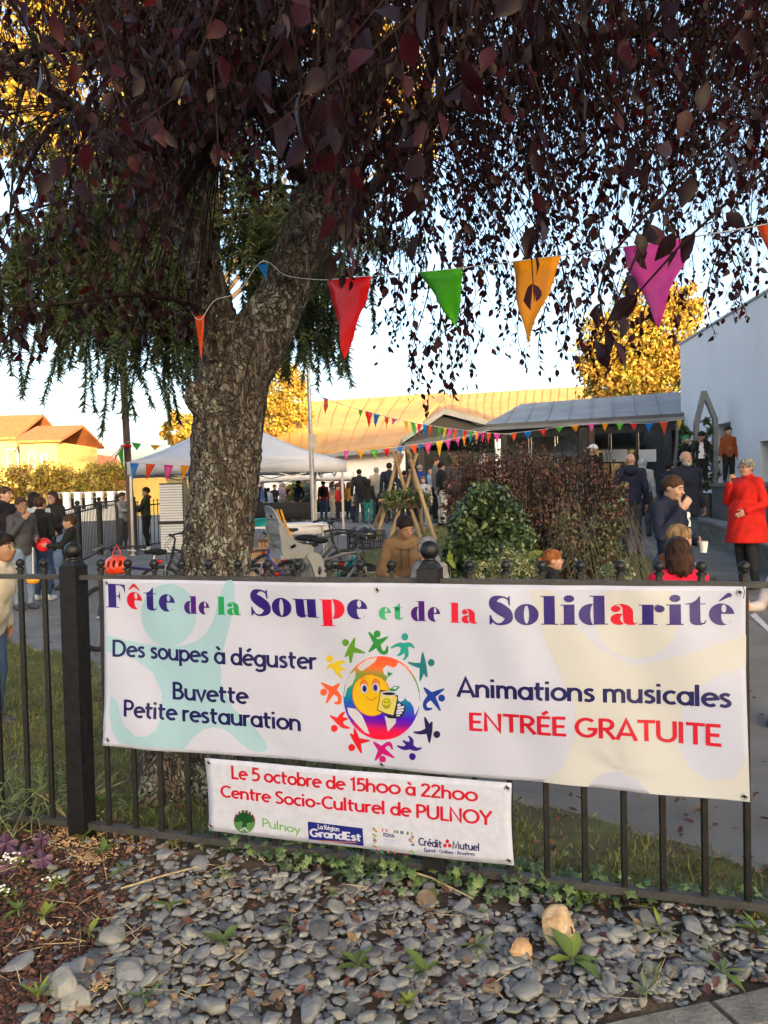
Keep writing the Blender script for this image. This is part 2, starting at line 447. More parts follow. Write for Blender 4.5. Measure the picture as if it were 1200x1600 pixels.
# kerb stones
def kerb_stone(a, b, w, h, label, mat, grp, side=0.0):
    d = (b - a); L = d.length; d.normalize(); n = Vector((-d.y, d.x, 0))
    t = thing('kerb_stone', label, 'kerb', (a + b) / 2, 0, grp)
    m = WB(); bm_pts = []
    nseg = max(2, int(L / .25)); prof = [(-w / 2, -.06), (-w / 2, h - .015), (-w / 2 + .015, h), (w / 2 - .015, h), (w / 2, h - .015), (w / 2, -.06)]
    V = []
    for i in range(nseg + 1):
        s = a + d * (L * (0.006 + 0.988 * i / nseg))
        for (o, z) in prof:
            q = s + n * o; j = mnoise.noise(Vector((q.x * 7, q.y * 7, z * 9))) * .007
            V.append(Vector((q.x + n.x * j, q.y + n.y * j, ground(q.x, q.y) + z + (j if z > 0 else 0))))
    k = len(prof)
    Fs = [(i * k + j, (i + 1) * k + j, (i + 1) * k + (j + 1) % k, i * k + (j + 1) % k) for i in range(nseg) for j in range(k)]
    Fs += [tuple(range(k)), tuple(nseg * k + j for j in reversed(range(k)))]
    m.add(V, Fs); tag(m.build('stone', mat, t, 30))
    return t
cut = [kb_l, kb_l + kd * 1.5, kb_l + kd * 3.0, kb_l + kd * 4.02, G(1131, 1609), kb_r]
names = ['', '', '', 'weathered concrete kerb stone at the lower right corner left of the joint', 'weathered concrete kerb stone right of the joint at the gravel bed']
for i in range(3, 5): kerb_stone(cut[i], cut[i + 1], .16, .05, names[i], m_conc, 'kerb stones edging the gravel bed')
kl = ['flat concrete edging in the far left between lawn and path', 'concrete edging left of the big banner beside the grass', 'concrete edging between grass and path behind the left half of the banner', 'concrete edging behind the middle of the big banner', 'concrete edging behind the small banner', 'concrete edging between weedy grass and dark path below the big banner', 'concrete edging at the right end of the fence']
for i in range(len(kerb_pts) - 1): kerb_stone(kerb_pts[i], kerb_pts[i + 1], .09, .03, kl[i], m_conc, 'edging stones between the grass strip and the path')

# ------------------------------------------------------------------ the black iron fence in front
m_iron = M('black painted iron', (0.0075, 0.0075, 0.0085), .42, var=.5, scale=30, bump=.25, bscale=160, spec=.4)
m_iron2 = M('dusty dark rail paint', (0.03, 0.03, 0.031), .62, scale=14, col2=(0.05, 0.048, 0.045), bump=.4, bscale=120)
fence = thing('iron_fence', 'black iron railing with ball finials carrying the two printed banners', 'fence', (FA.x, FA.y, 0))
def finial(m, c, r, neck):
    m.lathe([(r * .98, -neck), (r * .98, -neck + .010), (r * .55, -neck + .014), (r * .60, -r * .7), (r * .98, -r * .62), (r*.98, -r*.52), (r * .5, -r*.5)], c, 14)
    m.sphere(c, r, 16, 12)
def fpt(px, z, py=900): 
    q = on_fence(px, py); return Vector((q.x, q.y, z))
def fence_param(q): return (q - FA).dot(FU)
PX = [32 - 42 * 1.0, 32, 69, 158, 200, 241, 284, 327, 372, 419, 466, 514, 563, 612, 734, 790, 847, 907, 969, 1030, 1096, 1163]
S_ = [fence_param(fpt(p, 0, 902)) for p in PX]
gap = S_[-1] - S_[-2]
S_ += [S_[-1] + .155 * k for k in range(1, 20)] ; S_ = [S_[0] - .135 * k for k in range(12, 0, -1)] + S_
SP = [fence_param(fpt(115, 0, 902)), fence_param(fpt(672, 0, 902))]
SP.append(SP[1] + (SP[1] - SP[0]) + .02); SP.append(SP[2] + (SP[1] - SP[0])); SP.insert(0, SP[0] - (SP[1] - SP[0]))
def FP(s, z, off=0.0): return Vector((FA.x + FU.x * s + FN.x * off, FA.y + FU.y * s + FN.y * off, z))
S_ = [s for s in S_ if s < SP[-1] - .06 and all(abs(s - q) > .07 for q in SP)]
for s in S_:
    m = WB(); m.beam(FP(s, .045), FP(s, ZT + .045), .021, .021)
    finial(m, FP(s, ZT + .068), .0205, .034)
    m.build('picket', m_iron, fence, 35)
for s in SP:
    m = WB(); zt = ZT + .055
    m.box(FP(s, zt / 2), (.092, .092, zt), math.atan2(FU.y, FU.x))
    m.box(FP(s, zt + .012), (.084, .084, .022), math.atan2(FU.y, FU.x), taper=.72)
    p = m.build('post', m_iron, fence, 35)
    b = WB(); c = FP(s, zt + .075)
    b.lathe([(.034, -.055), (.034, -.045), (.024, -.04), (.022, -.032), (.03, -.028)], c, 18); b.sphere(c, .041, 24, 16)
    ob = b.build('ball_finial', m_iron, None, 35, origin=FP(s, 0) * 0 + Vector((FA.x, FA.y, 0))); ob.parent = p
for k in range(len(SP) - 1):
    a, b = SP[k] + .046, SP[k + 1] - .046
    m = WB(); m.beam(FP(a, ZT), FP(b, ZT), .036, .022); m.build('top_rail', m_iron2, fence, 30)
    m = WB(); m.beam(FP(a, .10), FP(b, .10), .034, .030); m.build('bottom_rail', m_iron2, fence, 30)

# ------------------------------------------------------------------ banners
OFF = 0.046
def wave1(u, v):                              # gentle sag folds of the big sheet
    g = 0.0
    for gu, gv in ((.06, .15), (1.16, .02), (2.52, .10), (.06, -.66), (1.17, -.72), (2.53, -.68)):   # pulls radiating from the eyelets
        du, dv = u - gu, (v - ZT) - gv + .04; r_ = math.hypot(du, dv); g += .004 * math.exp(-r_ * 3.2) * (r_ / (r_ + .12)) * math.sin(6 * math.atan2(dv, du) + gu * 5)
    return g + .013 * math.sin(2.1 * u + 3.0 * v + .4) + .0035 * math.sin(17 * u + 9 * v + 2 * math.sin(3 * u)) * (.4 + .6 * math.sin(1.7 * u + .5) ** 2) + .008 * math.sin(5.2 * u - 4.1 * v + 1.2) + .0035 * math.sin(9 * u + 7 * v) + .004 * math.exp(-((u - 1.2) / .3) ** 2) * math.sin(11 * v + 5 * u)
def wave2(u, v): return .005 * math.sin(3.1 * u + 5.0 * v + 1.4) + .003 * math.sin(8.2 * u - 6.1 * v)
class Sheet:
    def __init__(s, name, label, corners, off, wave):
        s.off, s.wave = off, wave
        s.q = [s.uv(*c) for c in corners]     # TL TR BR BL
        s.root = thing(name, label, 'banner', FP(s.q[0][0], 0))
        s.layer = 0
    def uv(s, px, py):
        q = on_fence(px, py, s.off); return ((q - FA).dot(FU), q.z)
    def pt(s, u, v, lift=0.0):
        du = (s.wave(u + .01, v) - s.wave(u - .01, v)) / .02; dv = (s.wave(u, v + .01) - s.wave(u, v - .01)) / .02
        n = (FN - FU * du - Vector((0, 0, 1)) * dv).normalized()
        return FP(u, v, s.off + .012 + s.wave(u, v)) + n * lift
    def base(s, nu, nv, mat, bow=0.0):
        V = []
        for j in range(nv + 1):
            for i in range(nu + 1):
                a, b = i / nu, j / nv
                u = (s.q[0][0] * (1 - a) + s.q[1][0] * a) * (1 - b) + (s.q[3][0] * (1 - a) + s.q[2][0] * a) * b
                v = (s.q[0][1] * (1 - a) + s.q[1][1] * a) * (1 - b) + (s.q[3][1] * (1 - a) + s.q[2][1] * a) * b
                v -= bow * math.sin(PI * a) * math.sin(PI * a); u += .006 * math.sin(PI * b) * (1 - 2 * a)
                V.append(s.pt(u, v))
        Fs = [(j * (nu + 1) + i, (j + 1) * (nu + 1) + i, (j + 1) * (nu + 1) + i + 1, j * (nu + 1) + i + 1) for j in range(nv) for i in range(nu)]
        o = WB().add(V, Fs).build('vinyl_sheet', mat, s.root, 60)
        md = o.modifiers.new('thickness', 'SOLIDIFY'); md.thickness = .0012; md.offset = -1
        return o
    def print_(s, name, polys, mat, lift, cutlen=.05):
        bm = bmesh.new(); k = 0
        for pl in polys:
            if pl[0] == 'quads':
                for q in pl[1]: bm.faces.new([bm.verts.new((p[0], p[1], (k % 8) * 3e-5)) for p in q])
                k += 1; continue
            loops = pl if isinstance(pl[0][0], (list, tuple, np.ndarray)) else [pl]
            pts = [Vector((p[0], p[1], 0)) for lp in loops for p in lp]
            tri = tessellate_polygon([[Vector((p[0], p[1], 0)) for p in lp] for lp in loops])
            vs_ = [bm.verts.new((p.x, p.y, (k % 8) * 3e-5)) for p in pts]; k += 1
            for t in tri:
                try: bm.faces.new([vs_[i] for i in t])
                except ValueError: pass
        for _ in range(4):
            es = [e for e in bm.edges if e.calc_length() > cutlen]
            if not es: break
            bmesh.ops.subdivide_edges(bm, edges=es, cuts=1); bmesh.ops.triangulate(bm, faces=bm.faces[:])
        for f in bm.faces:
            f.normal_update()
        for v in bm.verts: v.co = s.pt(v.co.x, v.co.y, lift + v.co.z) - s.root.location
        for f in bm.faces:
            f.normal_update()
            if f.normal.dot(FN) < 0: f.normal_flip()
        me = bpy.data.meshes.new(name); bm.to_mesh(me); bm.free()
        for p in me.polygons: p.use_smooth = True
        return link_mesh(name, me, mat, s.root)
    def px(s, pts, sc=1.0, ox=0.0, oy=0.0): return [s.uv(ox + p[0] * sc, oy + p[1] * sc) for p in pts]
    def grommet(s, px, py):
        u, v = s.uv(px, py); c = s.pt(u, v, .002)
        m = WB(); m.torus(c, .0085, .0032, FN, 20, 8, 0); m.torus(c, .0028, .0035, FN, 12, 6, 1)
        return m.build('grommet', [m_steel, m_black], s.root, 60)
m_steel = M('zinc steel', (0.45, 0.45, 0.46), .35, metal=.9, scale=20)
m_black = M('black rubber', (0.012, 0.012, 0.013), .6, scale=20)
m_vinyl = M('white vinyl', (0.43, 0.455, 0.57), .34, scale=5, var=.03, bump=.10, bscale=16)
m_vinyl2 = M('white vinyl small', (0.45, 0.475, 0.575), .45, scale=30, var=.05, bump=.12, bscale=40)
def ink(name, r, g, b, **k):
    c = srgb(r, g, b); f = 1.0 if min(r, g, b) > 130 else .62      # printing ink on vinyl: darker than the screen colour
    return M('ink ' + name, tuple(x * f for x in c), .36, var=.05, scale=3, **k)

# --- lettering drawn as shapes: a round monoline alphabet for the text lines ...
def A(cx, cy, rx, ry, a0, a1, n=None):
    n = n or max(4, int(abs(a1 - a0) / 16))
    return [(cx + rx * math.cos(R(a0 + (a1 - a0) * i / n)), cy + ry * math.sin(R(a0 + (a1 - a0) * i / n))) for i in range(n + 1)]
def CM(*p): return [tuple(q) for q in catmull(p, 5)]
BOWL_R = A(.30, .34, .22, .275, 0, 360); BOWL_L = A(.28, .34, .22, .275, 0, 360)
GL = {
 'a': (.60, [BOWL_L, [(.51, .68), (.51, 0)]]), 'b': (.58, [[(.08, 0), (.08, 1.02)], BOWL_R]), 'c': (.50, [A(.30, .34, .23, .275, 52, 308)]),
 'd': (.60, [BOWL_L, [(.51, 1.02), (.51, 0)]]), 'e': (.58, [[(.06, .33), (.53, .40)] + A(.30, .34, .235, .275, 14, 312)]),
 'g': (.60, [BOWL_L, [(.51, .68), (.51, -.06)] + A(.28, -.06, .23, .16, 0, -150)]), 'h': (.60, [[(.08, 0), (.08, 1.02)], A(.29, .40, .20, .215, 170, 0) + [(.49, 0)]]),
 'i': (.23, [[(.09, 0), (.09, .68)], [(.09, .83), (.09, .97)]]), 'l': (.23, [[(.09, 0), (.09, 1.02)]]),
 'm': (.86, [[(.08, 0), (.08, .68)], A(.245, .42, .165, .195, 170, 0) + [(.41, 0)], A(.575, .42, .165, .195, 170, 0) + [(.74, 0)]]),
 'n': (.60, [[(.08, 0), (.08, .68)], A(.29, .40, .20, .215, 170, 0) + [(.49, 0)]]), 'o': (.60, [A(.30, .34, .24, .275, 0, 360)]),
 'p': (.58, [[(.08, -.28), (.08, .68)], BOWL_R]), 'r': (.38, [[(.08, 0), (.08, .68)], A(.27, .40, .19, .215, 170, 62)]),
 's': (.45, [CM((.37, .56), (.25, .615), (.12, .56), (.11, .45), (.23, .36), (.34, .27), (.34, .14), (.22, .065), (.05, .10))]),
 't': (.42, [[(.16, .90), (.16, .20)] + A(.29, .20, .13, .135, 180, 285), [(.02, .615), (.39, .615)]]),
 'u': (.60, [[(.08, .68), (.08, .27)] + A(.28, .27, .20, .205, 180, 350), [(.50, .68), (.50, 0)]]), 'v': (.50, [[(.04, .68), (.25, .04), (.46, .68)]]),
 'y': (.50, [[(.04, .68), (.26, .05)], [(.47, .68), (.15, -.28)]]),
 'A': (.72, [[(.03, 0), (.35, .97), (.68, 0)], [(.15, .29), (.56, .29)]]),
 'B': (.62, [[(.09, 0), (.09, 1)], [(.09, .935), (.26, .935)] + A(.28, .74, .18, .195, 90, -90) + [(.09, .545)], [(.20, .53)] + A(.29, .30, .24, .235, 80, -90) + [(.09, .065)]]),
 'C': (.70, [A(.42, .5, .35, .435, 48, 312)]), 'D': (.76, [[(.09, 0), (.09, 1)], [(.09, .935), (.24, .935)] + A(.30, .5, .37, .435, 90, -90) + [(.09, .065)]]),
 'E': (.56, [[(.09, 0), (.09, 1)], [(.09, .935), (.5, .935)], [(.09, .5), (.46, .5)], [(.09, .065), (.52, .065)]]), 'F': (.52, [[(.09, 0), (.09, 1)], [(.09, .935), (.5, .935)], [(.09, .5), (.44, .5)]]),
 'G': (.84, [A(.42, .5, .35, .435, 48, 330) + [(.74, .44), (.46, .44)]]), 'I': (.26, [[(.10, 0), (.10, 1)]]), 'L': (.50, [[(.09, 1), (.09, .065), (.48, .065)]]),
 'M': (.88, [[(.06, 0), (.13, .97), (.42, .12), (.71, .97), (.78, 0)]]), 'N': (.74, [[(.09, 0), (.09, .97), (.62, .03), (.62, 1)]]), 'O': (.90, [A(.45, .5, .38, .435, 0, 360)]),
 'P': (.58, [[(.09, 0), (.09, 1)], [(.09, .935), (.27, .935)] + A(.29, .70, .22, .235, 90, -90) + [(.09, .465)]]),
 'R': (.64, [[(.09, 0), (.09, 1)], [(.09, .935), (.27, .935)] + A(.29, .71, .21, .225, 90, -90) + [(.09, .485)], [(.26, .48), (.58, .0)]]),
 'S': (.58, [CM((.49, .86), (.34, .935), (.16, .88), (.11, .71), (.24, .56), (.42, .42), (.48, .24), (.36, .085), (.20, .065), (.06, .13))]),
 'T': (.64, [[(.32, 0), (.32, .93)], [(.01, .935), (.63, .935)]]), 'U': (.76, [[(.09, 1), (.09, .34)] + A(.37, .34, .28, .275, 180, 360) + [(.65, 1)]]), 'V': (.66, [[(.03, 1), (.33, .03), (.63, 1)]]),
 'Y': (.66, [[(.03, 1), (.33, .46), (.63, 1)], [(.33, .47), (.33, 0)]]),
 '0': (.72, [A(.36, .36, .29, .30, 0, 360)]), '1': (.38, [[(.05, .80), (.24, .94), (.24, 0)]]), '2': (.58, [CM((.07, .76), (.14, .89), (.30, .935), (.45, .84), (.45, .66), (.30, .42), (.08, .09)) + [(.08, .065), (.54, .065)]]),
 '5': (.56, [[(.48, .935), (.15, .935), (.12, .56)] + CM((.12, .56), (.28, .60), (.44, .52), (.49, .33), (.40, .13), (.22, .065), (.05, .10))]),
 '-': (.38, [[(.05, .36), (.33, .36)]]), ' ': (.27, []),
}
def acc(base, extra): a, s_ = GL[base]; return (a, [x for i, x in enumerate(s_) if not (base == 'i' and i == 1)] + extra)
GL['à'] = acc('a', [[(.14, .98), (.32, .80)]]); GL['è'] = acc('e', [[(.18, .98), (.36, .80)]]); GL['é'] = acc('e', [[(.24, .80), (.44, .98)]])
GL['É'] = acc('E', [[(.22, 1.09), (.42, 1.26)]])
def stroke_poly(pts, t):
    P_ = [Vector((p[0], p[1])) for p in pts]; n = len(P_); closed = (P_[0] - P_[-1]).length < 1e-4
    Lf, Rt = [], []
    for i in range(n):
        a = P_[i - 1] if i > 0 else (P_[-2] if closed else None); b = P_[i + 1] if i < n - 1 else (P_[1] if closed else None)
        d0 = (P_[i] - a).normalized() if a is not None else None; d1 = (b - P_[i]).normalized() if b is not None else None
        if d0 is None: d0 = d1
        if d1 is None: d1 = d0
        d = (d0 + d1); d = d.normalized() if d.length > 1e-6 else d1
        nn = Vector((-d.y, d.x)); k = min(2.2, 1 / max(.3, nn.dot(Vector((-d1.y, d1.x)))))
        w = t / 2 * k
        Lf.append(P_[i] + nn * w); Rt.append(P_[i] - nn * w)
    if closed: return [[tuple(p) for p in Lf[:-1]], [tuple(p) for p in reversed(Rt[:-1])]]
    return [[tuple(p) for p in Lf + Rt[::-1]]]
def quads(pts, t):                            # a stroke as a strip of quads: (left points, right points)
    P_ = [Vector((p[0], p[1])) for p in pts]; q = []
    for p in P_:
        if not q or (p - q[-1]).length > 1e-5: q.append(p)
    P_ = q; n = len(P_); closed = (Vector(pts[0]) - Vector(pts[-1])).length < 1e-4
    if closed: P_[-1] = P_[0].copy() if (P_[-1] - P_[0]).length < 1e-4 else P_[-1]
    Lf, Rt = [], []
    for i in range(n):
        a = P_[i - 1] if i > 0 else (P_[-2] if closed else None); b = P_[i + 1] if i < n - 1 else (P_[1] if closed else None)
        d0 = (P_[i] - a).normalized() if a is not None else None; d1 = (b - P_[i]).normalized() if b is not None else None
        if d0 is None: d0 = d1
        if d1 is None: d1 = d0
        d = d0 + d1; d = d.normalized() if d.length > 1e-6 else d1
        nn = Vector((-d.y, d.x)); k = min(2.0, 1 / max(.35, nn.dot(Vector((-d1.y, d1.x)))))
        ww = t[i] if isinstance(t, (list, tuple)) else t
        Lf.append(P_[i] + nn * ww / 2 * k); Rt.append(P_[i] - nn * ww / 2 * k)
    return [[tuple(Lf[i]), tuple(Lf[i + 1]), tuple(Rt[i + 1]), tuple(Rt[i])] for i in range(n - 1)]
def text_line(sh, name, txt, x0, x1, y0, y1, c0, c1, mat, t=.155, lift=.0018, glyphs=GL, gap=0.0):
    """baseline from pixel (x0,y0) to (x1,y1) of the photograph, cap heights c0, c1 in pixels"""
    u0, v0 = sh.uv(x0, y0); u1, v1 = sh.uv(x1, y1)
    h0 = sh.uv(x0, y0 - c0)[1] - v0; h1 = sh.uv(x1, y1 - c1)[1] - v1
    wid = sum(glyphs[c][0] + gap for c in txt) - gap - .07
    out = []; x = -.035
    for c in txt:
        adv, st = glyphs[c]
        for s_ in st:
            out.append(('quads', [[(u0 + (u1 - u0) * (x + p[0]) / wid, v0 + (v1 - v0) * (x + p[0]) / wid + p[1] * (h0 + (h1 - h0) * (x + p[0]) / wid)) for p in lp] for lp in quads(s_, t)]))
        x += adv + gap
    return sh.print_(name, out, mat, lift, .03)

# --- ... and a heavy high-contrast serif alphabet for the headline (outlines, cap height 1)
def crescent(cx, cy, rx, ry, a0, a1, ix, iy, irx, iry, b0=None, b1=None):
    return A(cx, cy, rx, ry, a0, a1, 14) + A(ix, iy, irx, iry, a1 if b1 is None else b1, a0 if b0 is None else b0, 14)
def vstroke(pw, n=7):
    c = catmull([(p[0], p[1], p[2]) for p in pw], n); Lf, Rt = [], []
    for i in range(len(c)):
        d = Vector(c[min(i + 1, len(c) - 1)][:2]) - Vector(c[max(i - 1, 0)][:2]); d.normalize(); nn = Vector((-d.y, d.x)); p = Vector(c[i][:2]); w = c[i][2] / 2
        Lf.append(tuple(p + nn * w)); Rt.append(tuple(p - nn * w))
    return [Lf + Rt[::-1]]
E_ = [[[(.74, .375)] + A(.38, .35, .36, .37, 4, 318, 30) + A(.46, .36, .19, .335, -58, -100, 6) + [(.385, .22), (.38, .345), (.74, .345)], A(.47, .53, .075, .155, 0, 360, 14)][:1]]
def rectp(x0, y0, x1, y1): return [[(x0, y0), (x1, y0), (x1, y1), (x0, y1)]]
BG = {
 'F': (.86, [rectp(.10, .04, .44, .96), rectp(0, 0, .56, .04), rectp(0, .96, .60, 1.0), [[(.44, .96), (.60, 1.0), (.86, 1.0), (.86, .66), (.835, .66), (.80, .82), (.72, .92), (.60, .955)]], [[(.44, .475), (.52, .475), (.58, .40), (.60, .30), (.62, .30), (.62, .70), (.60, .70), (.58, .60), (.52, .51), (.44, .51)]]]),
 'e': (.78, [[[(.74, .40)] + A(.38, .35, .36, .37, 8, 322, 30) + [(.62, .10)] + A(.52, .30, .17, .28, -70, -130, 5) + [(.375, .20), (.37, .365), (.74, .365)], A(.455, .55, .075, .135, 0, 360, 14)]]),
 't': (.62, [[[(0, .69), (.13, .69), (.13, .13), (.18, .03), (.30, -.015), (.46, -.015), (.57, .04), (.62, .16), (.60, .17), (.53, .07), (.47, .06), (.44, .12), (.44, .69), (.60, .69), (.60, .72), (.44, .72), (.44, .97), (.42, .97), (.32, .83), (.18, .74), (0, .72)]]]),
 'd': (.92, [rectp(.46, .0, .80, 1.0), rectp(.34, .965, .46, 1.0), rectp(.80, .0, .90, .035), [A(.38, .35, .38, .37, 78, 282, 20) + A(.445, .35, .085, .335, 262, 98, 12)]]),
 'l': (.58, [rectp(.10, .035, .45, 1.0), rectp(0, 0, .55, .035), rectp(0, .965, .10, 1.0)]),
 'a': (.82, [[A(.34, .42, .36, .30, 150, 0, 16) + [(.70, .12), (.73, .05), (.78, .06), (.81, .10), (.83, .09), (.78, .01), (.68, -.015), (.55, -.01), (.44, .04), (.40, .12), (.385, .42), (.37, .60), (.30, .685), (.22, .685), (.14, .65)]], [A(.17, .545, .15, .115, 0, 360, 16)], [A(.27, .185, .265, .20, 55, 300, 16) + [(.385, .05), (.385, .085)] + A(.385, .21, .075, .135, 250, 110, 8) + [(.385, .37), (.40, .385)]]]),
 'S': (.80, [vstroke([(.70, .74, .03), (.62, .90, .06), (.42, .965, .08), (.20, .88, .24), (.20, .70, .34), (.40, .54, .40), (.60, .38, .36), (.64, .17, .26), (.42, .03, .09), (.22, .06, .06), (.07, .28, .03)]), [[(.66, .68), (.705, .66), (.705, 1.0), (.68, 1.0), (.62, .92)]], [[(.04, 0.0), (.07, 0.0), (.14, .08), (.10, .32), (.04, .34)]]]),
 'o': (.80, [[A(.39, .35, .39, .37, 0, 360, 32), A(.39, .35, .085, .315, 360, 0, 18)]]),
 'u': (.98, [[[(0, .69), (.46, .69), (.46, .14), (.50, .06), (.56, .06), (.56, .10), (.58, .10), (.58, .69)][:0] + [(0, .70), (0, .665), (.10, .665), (.10, .17), (.15, .04), (.28, -.02), (.42, .0), (.53, .08), (.53, .12), (.47, .06), (.44, .14), (.44, .70)]], rectp(.55, 0, .88, .70), rectp(.88, 0, .98, .035), rectp(.46, .665, .55, .70)]),
 'p': (.92, [rectp(.10, -.27, .44, .70), rectp(0, -.305, .55, -.27), rectp(0, .665, .10, .70), [A(.52, .35, .38, .37, 102, -102, 20) + A(.455, .35, .085, .335, -82, 82, 12)]]),
 'i': (.52, [rectp(.10, .035, .44, .70), rectp(0, 0, .52, .035), rectp(0, .665, .10, .70), [A(.27, .90, .165, .125, 0, 360, 18)]]),
 'r': (.76, [rectp(.10, .035, .44, .70), rectp(0, 0, .55, .035), rectp(0, .665, .10, .70), [A(.62, .55, .15, .125, 0, 360, 16)], [[(.445, .50), (.47, .60), (.53, .66), (.60, .672), (.60, .705), (.52, .69), (.47, .65), (.445, .58)]]]),
}
BG['ê'] = (.78, BG['e'][1] + [[[(.10, .80), (.34, 1.06), (.44, 1.06), (.68, .80), (.60, .80), (.39, .95), (.18, .80)]]])
BG['é'] = (.78, BG['e'][1] + [[[(.30, .80), (.34, .79), (.60, .93)] + A(.60, 1.0, .085, .08, -60, 150, 8)]])
def head_word(sh, word, cols, x0, x1, y0, y1, c0, c1):
    u0, v0 = sh.uv(x0, y0); u1, v1 = sh.uv(x1, y1)
    h0 = sh.uv(x0, y0 - c0)[1] - v0; h1 = sh.uv(x1, y1 - c1)[1] - v1
    sp = .045; wid = sum(BG[c][0] + sp for c in word) - sp; x = 0; runs = {}
    for c, col in zip(word, cols):
        adv, pl = BG[c]
        for loops in pl:
            runs.setdefault(col, []).append([[(u0 + (u1 - u0) * (x + p[0]) / wid, v0 + (v1 - v0) * (x + p[0]) / wid + p[1] * (h0 + (h1 - h0) * (x + p[0]) / wid)) for p in lp] for lp in loops])
        x += adv + sp
    for col, pl in runs.items(): sh.print_('lettering', pl, HC[col], .0019, .025)
HC = {'B': ink('indigo', 44, 22, 128), 'R': ink('red', 236, 10, 52), 'P': ink('purple', 76, 4, 130), 'G': ink('green', 30, 172, 96), 'g': ink('light green', 60, 190, 130)}

big = Sheet('event_banner', 'wide white vinyl banner with the serif headline and a rainbow globe', [(160, 905), (1166, 917), (1170, 1249), (164, 1163)], OFF, wave1)
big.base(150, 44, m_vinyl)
m_teal = ink('pale teal', 143, 176, 189); m_beige = ink('pale beige', 180, 181, 180)
S4 = (.2917, 160, 980)
body = [(24, 42), (60, 50), (130, 75), (220, 92), (330, 104), (430, 98), (500, 75), (560, 30), (600, -40), (630, -150), (655, -222), (672, -252), (700, -255), (715, -215), (716, -160), (700, -60), (680, 20), (652, 120), (640, 200), (640, 290), (700, 430), (800, 520), (868, 615), (882, 650), (870, 668), (830, 672), (780, 655), (730, 612), (680, 560), (640, 540), (600, 533), (545, 545), (490, 590), (445, 648), (260, 632), (165, 622), (98, 612), (60, 545), (45, 450), (46, 372), (52, 362), (88, 395), (125, 520), (190, 575), (250, 578), (300, 545), (322, 480), (322, 350), (265, 240), (155, 165), (24, 131)]
big.print_('pale_teal_figure', [big.px(body, *S4), big.px(A(352, -65, 152, 168, 0, 360, 40), *S4)], m_teal, .0008, .028)
S7 = (.4583, 650, 880)
body = [(388, 88), (470, 90), (500, 130), (540, 200), (620, 290), (740, 348), (840, 330), (980, 290), (1126, 246), (1124, 350), (1040, 375), (960, 420), (908, 490), (888, 600), (930, 690), (1000, 735), (1080, 722), (1116, 660), (1128, 640), (1134, 802), (797, 775), (750, 726), (690, 700), (620, 718), (588, 757), (432, 745), (500, 690), (540, 600), (545, 490), (500, 390), (440, 250)]
big.print_('pale_beige_figure', [big.px(body, *S7), big.px(A(752, 190, 140, 135, 0, 180, 24) + [(640, 92), (864, 92)], *S7)], m_beige, .0008, .028)
head_word(big, 'Fête', 'BRBB', 165.5, 274.7, 949, 956, 37, 37)
head_word(big, 'de', 'PP', 288, 330, 958.6, 959.5, 27.5, 27.5)
head_word(big, 'la', 'GG', 341, 379, 959.5, 960.5, 28, 28)
head_word(big, 'Soupe', 'BBBRB', 393.6, 578, 961, 966, 41, 42)
head_word(big, 'et', 'gg', 593, 631.6, 967, 967.2, 27, 27)
head_word(big, 'de', 'PP', 643.8, 691, 969, 969.6, 31, 31)
head_word(big, 'la', 'RR', 704.7, 748, 971.2, 972, 31, 31)
head_word(big, 'Solidarité', 'BBBBBRBBBB', 765.6, 1150, 973.5, 976.5, 44, 46)
navy = ink('navy', 20, 16, 96); red = ink('crimson', 226, 8, 48)
text_line(big, 'lettering', 'Des soupes à déguster', 177, 494, 1025.5, 1047, 26, 29, navy)
text_line(big, 'lettering', 'Buvette', 272, 388, 1091.7, 1100, 27, 28, navy)
text_line(big, 'lettering', 'Petite restauration', 198, 470, 1117.7, 1143, 26, 28, navy)
text_line(big, 'lettering', 'Animations musicales', 718, 1141, 1086, 1103.5, 30, 33, navy)
text_line(big, 'lettering', 'ENTRÉE GRATUITE', 736, 1126, 1138.5, 1163, 28, 34, red)
# globe emblem
S5 = (.2, 480, 970)
gm = bpy.data.materials.new('globe rainbow print'); gm.use_nodes = True
n = gm.node_tree.nodes; l = gm.node_tree.links; tc = n.new('ShaderNodeTexCoord'); sx = n.new('ShaderNodeSeparateXYZ'); mr = n.new('ShaderNodeMapRange'); cr = n.new('ShaderNodeValToRGB')
l.new(tc.outputs['Object'], sx.inputs[0]); l.new(sx.outputs['Z'], mr.inputs[0]); l.new(mr.outputs[0], cr.inputs[0]); l.new(cr.outputs[0], n['Principled BSDF'].inputs['Base Color'])
n['Principled BSDF'].inputs['Roughness'].default_value = .36
mr.inputs[1].default_value = big.uv(596, 1155)[1]; mr.inputs[2].default_value = big.uv(596, 1025)[1]
st = [(0, (230, 10, 40)), (.12, (200, 10, 70)), (.2, (110, 0, 140)), (.28, (60, 0, 180)), (.42, (0, 80, 160)), (.56, (0, 130, 120)), (.66, (20, 140, 80)), (.78, (110, 130, 50)), (.88, (225, 90, 40)), (1, (255, 70, 40))]
while len(cr.color_ramp.elements) < len(st): cr.color_ramp.elements.new(.5)
for e, (p, c) in zip(cr.color_ramp.elements, st): e.position = p; e.color = (*srgb(*c), 1)
big.print_('globe', [big.px(A(585, 598, 306, 328, 0, 360, 48), *S5)], gm, .0010, .04)
white = ink('paper white', 178, 183, 203); grey = ink('print grey', 178, 178, 184); blackp = ink('print black', 34, 20, 30)
big.print_('globe_white_sea', [big.px([(720, 318), (770, 350), (820, 410), (860, 480), (884, 560), (890, 640), (870, 690), (850, 725), (840, 660), (815, 625), (790, 612), (775, 590), (765, 610), (735, 625), (715, 600), (690, 540), (640, 520), (620, 470), (640, 430), (608, 410), (600, 370), (630, 340), (680, 360), (705, 350)], *S5)], white, .0013)
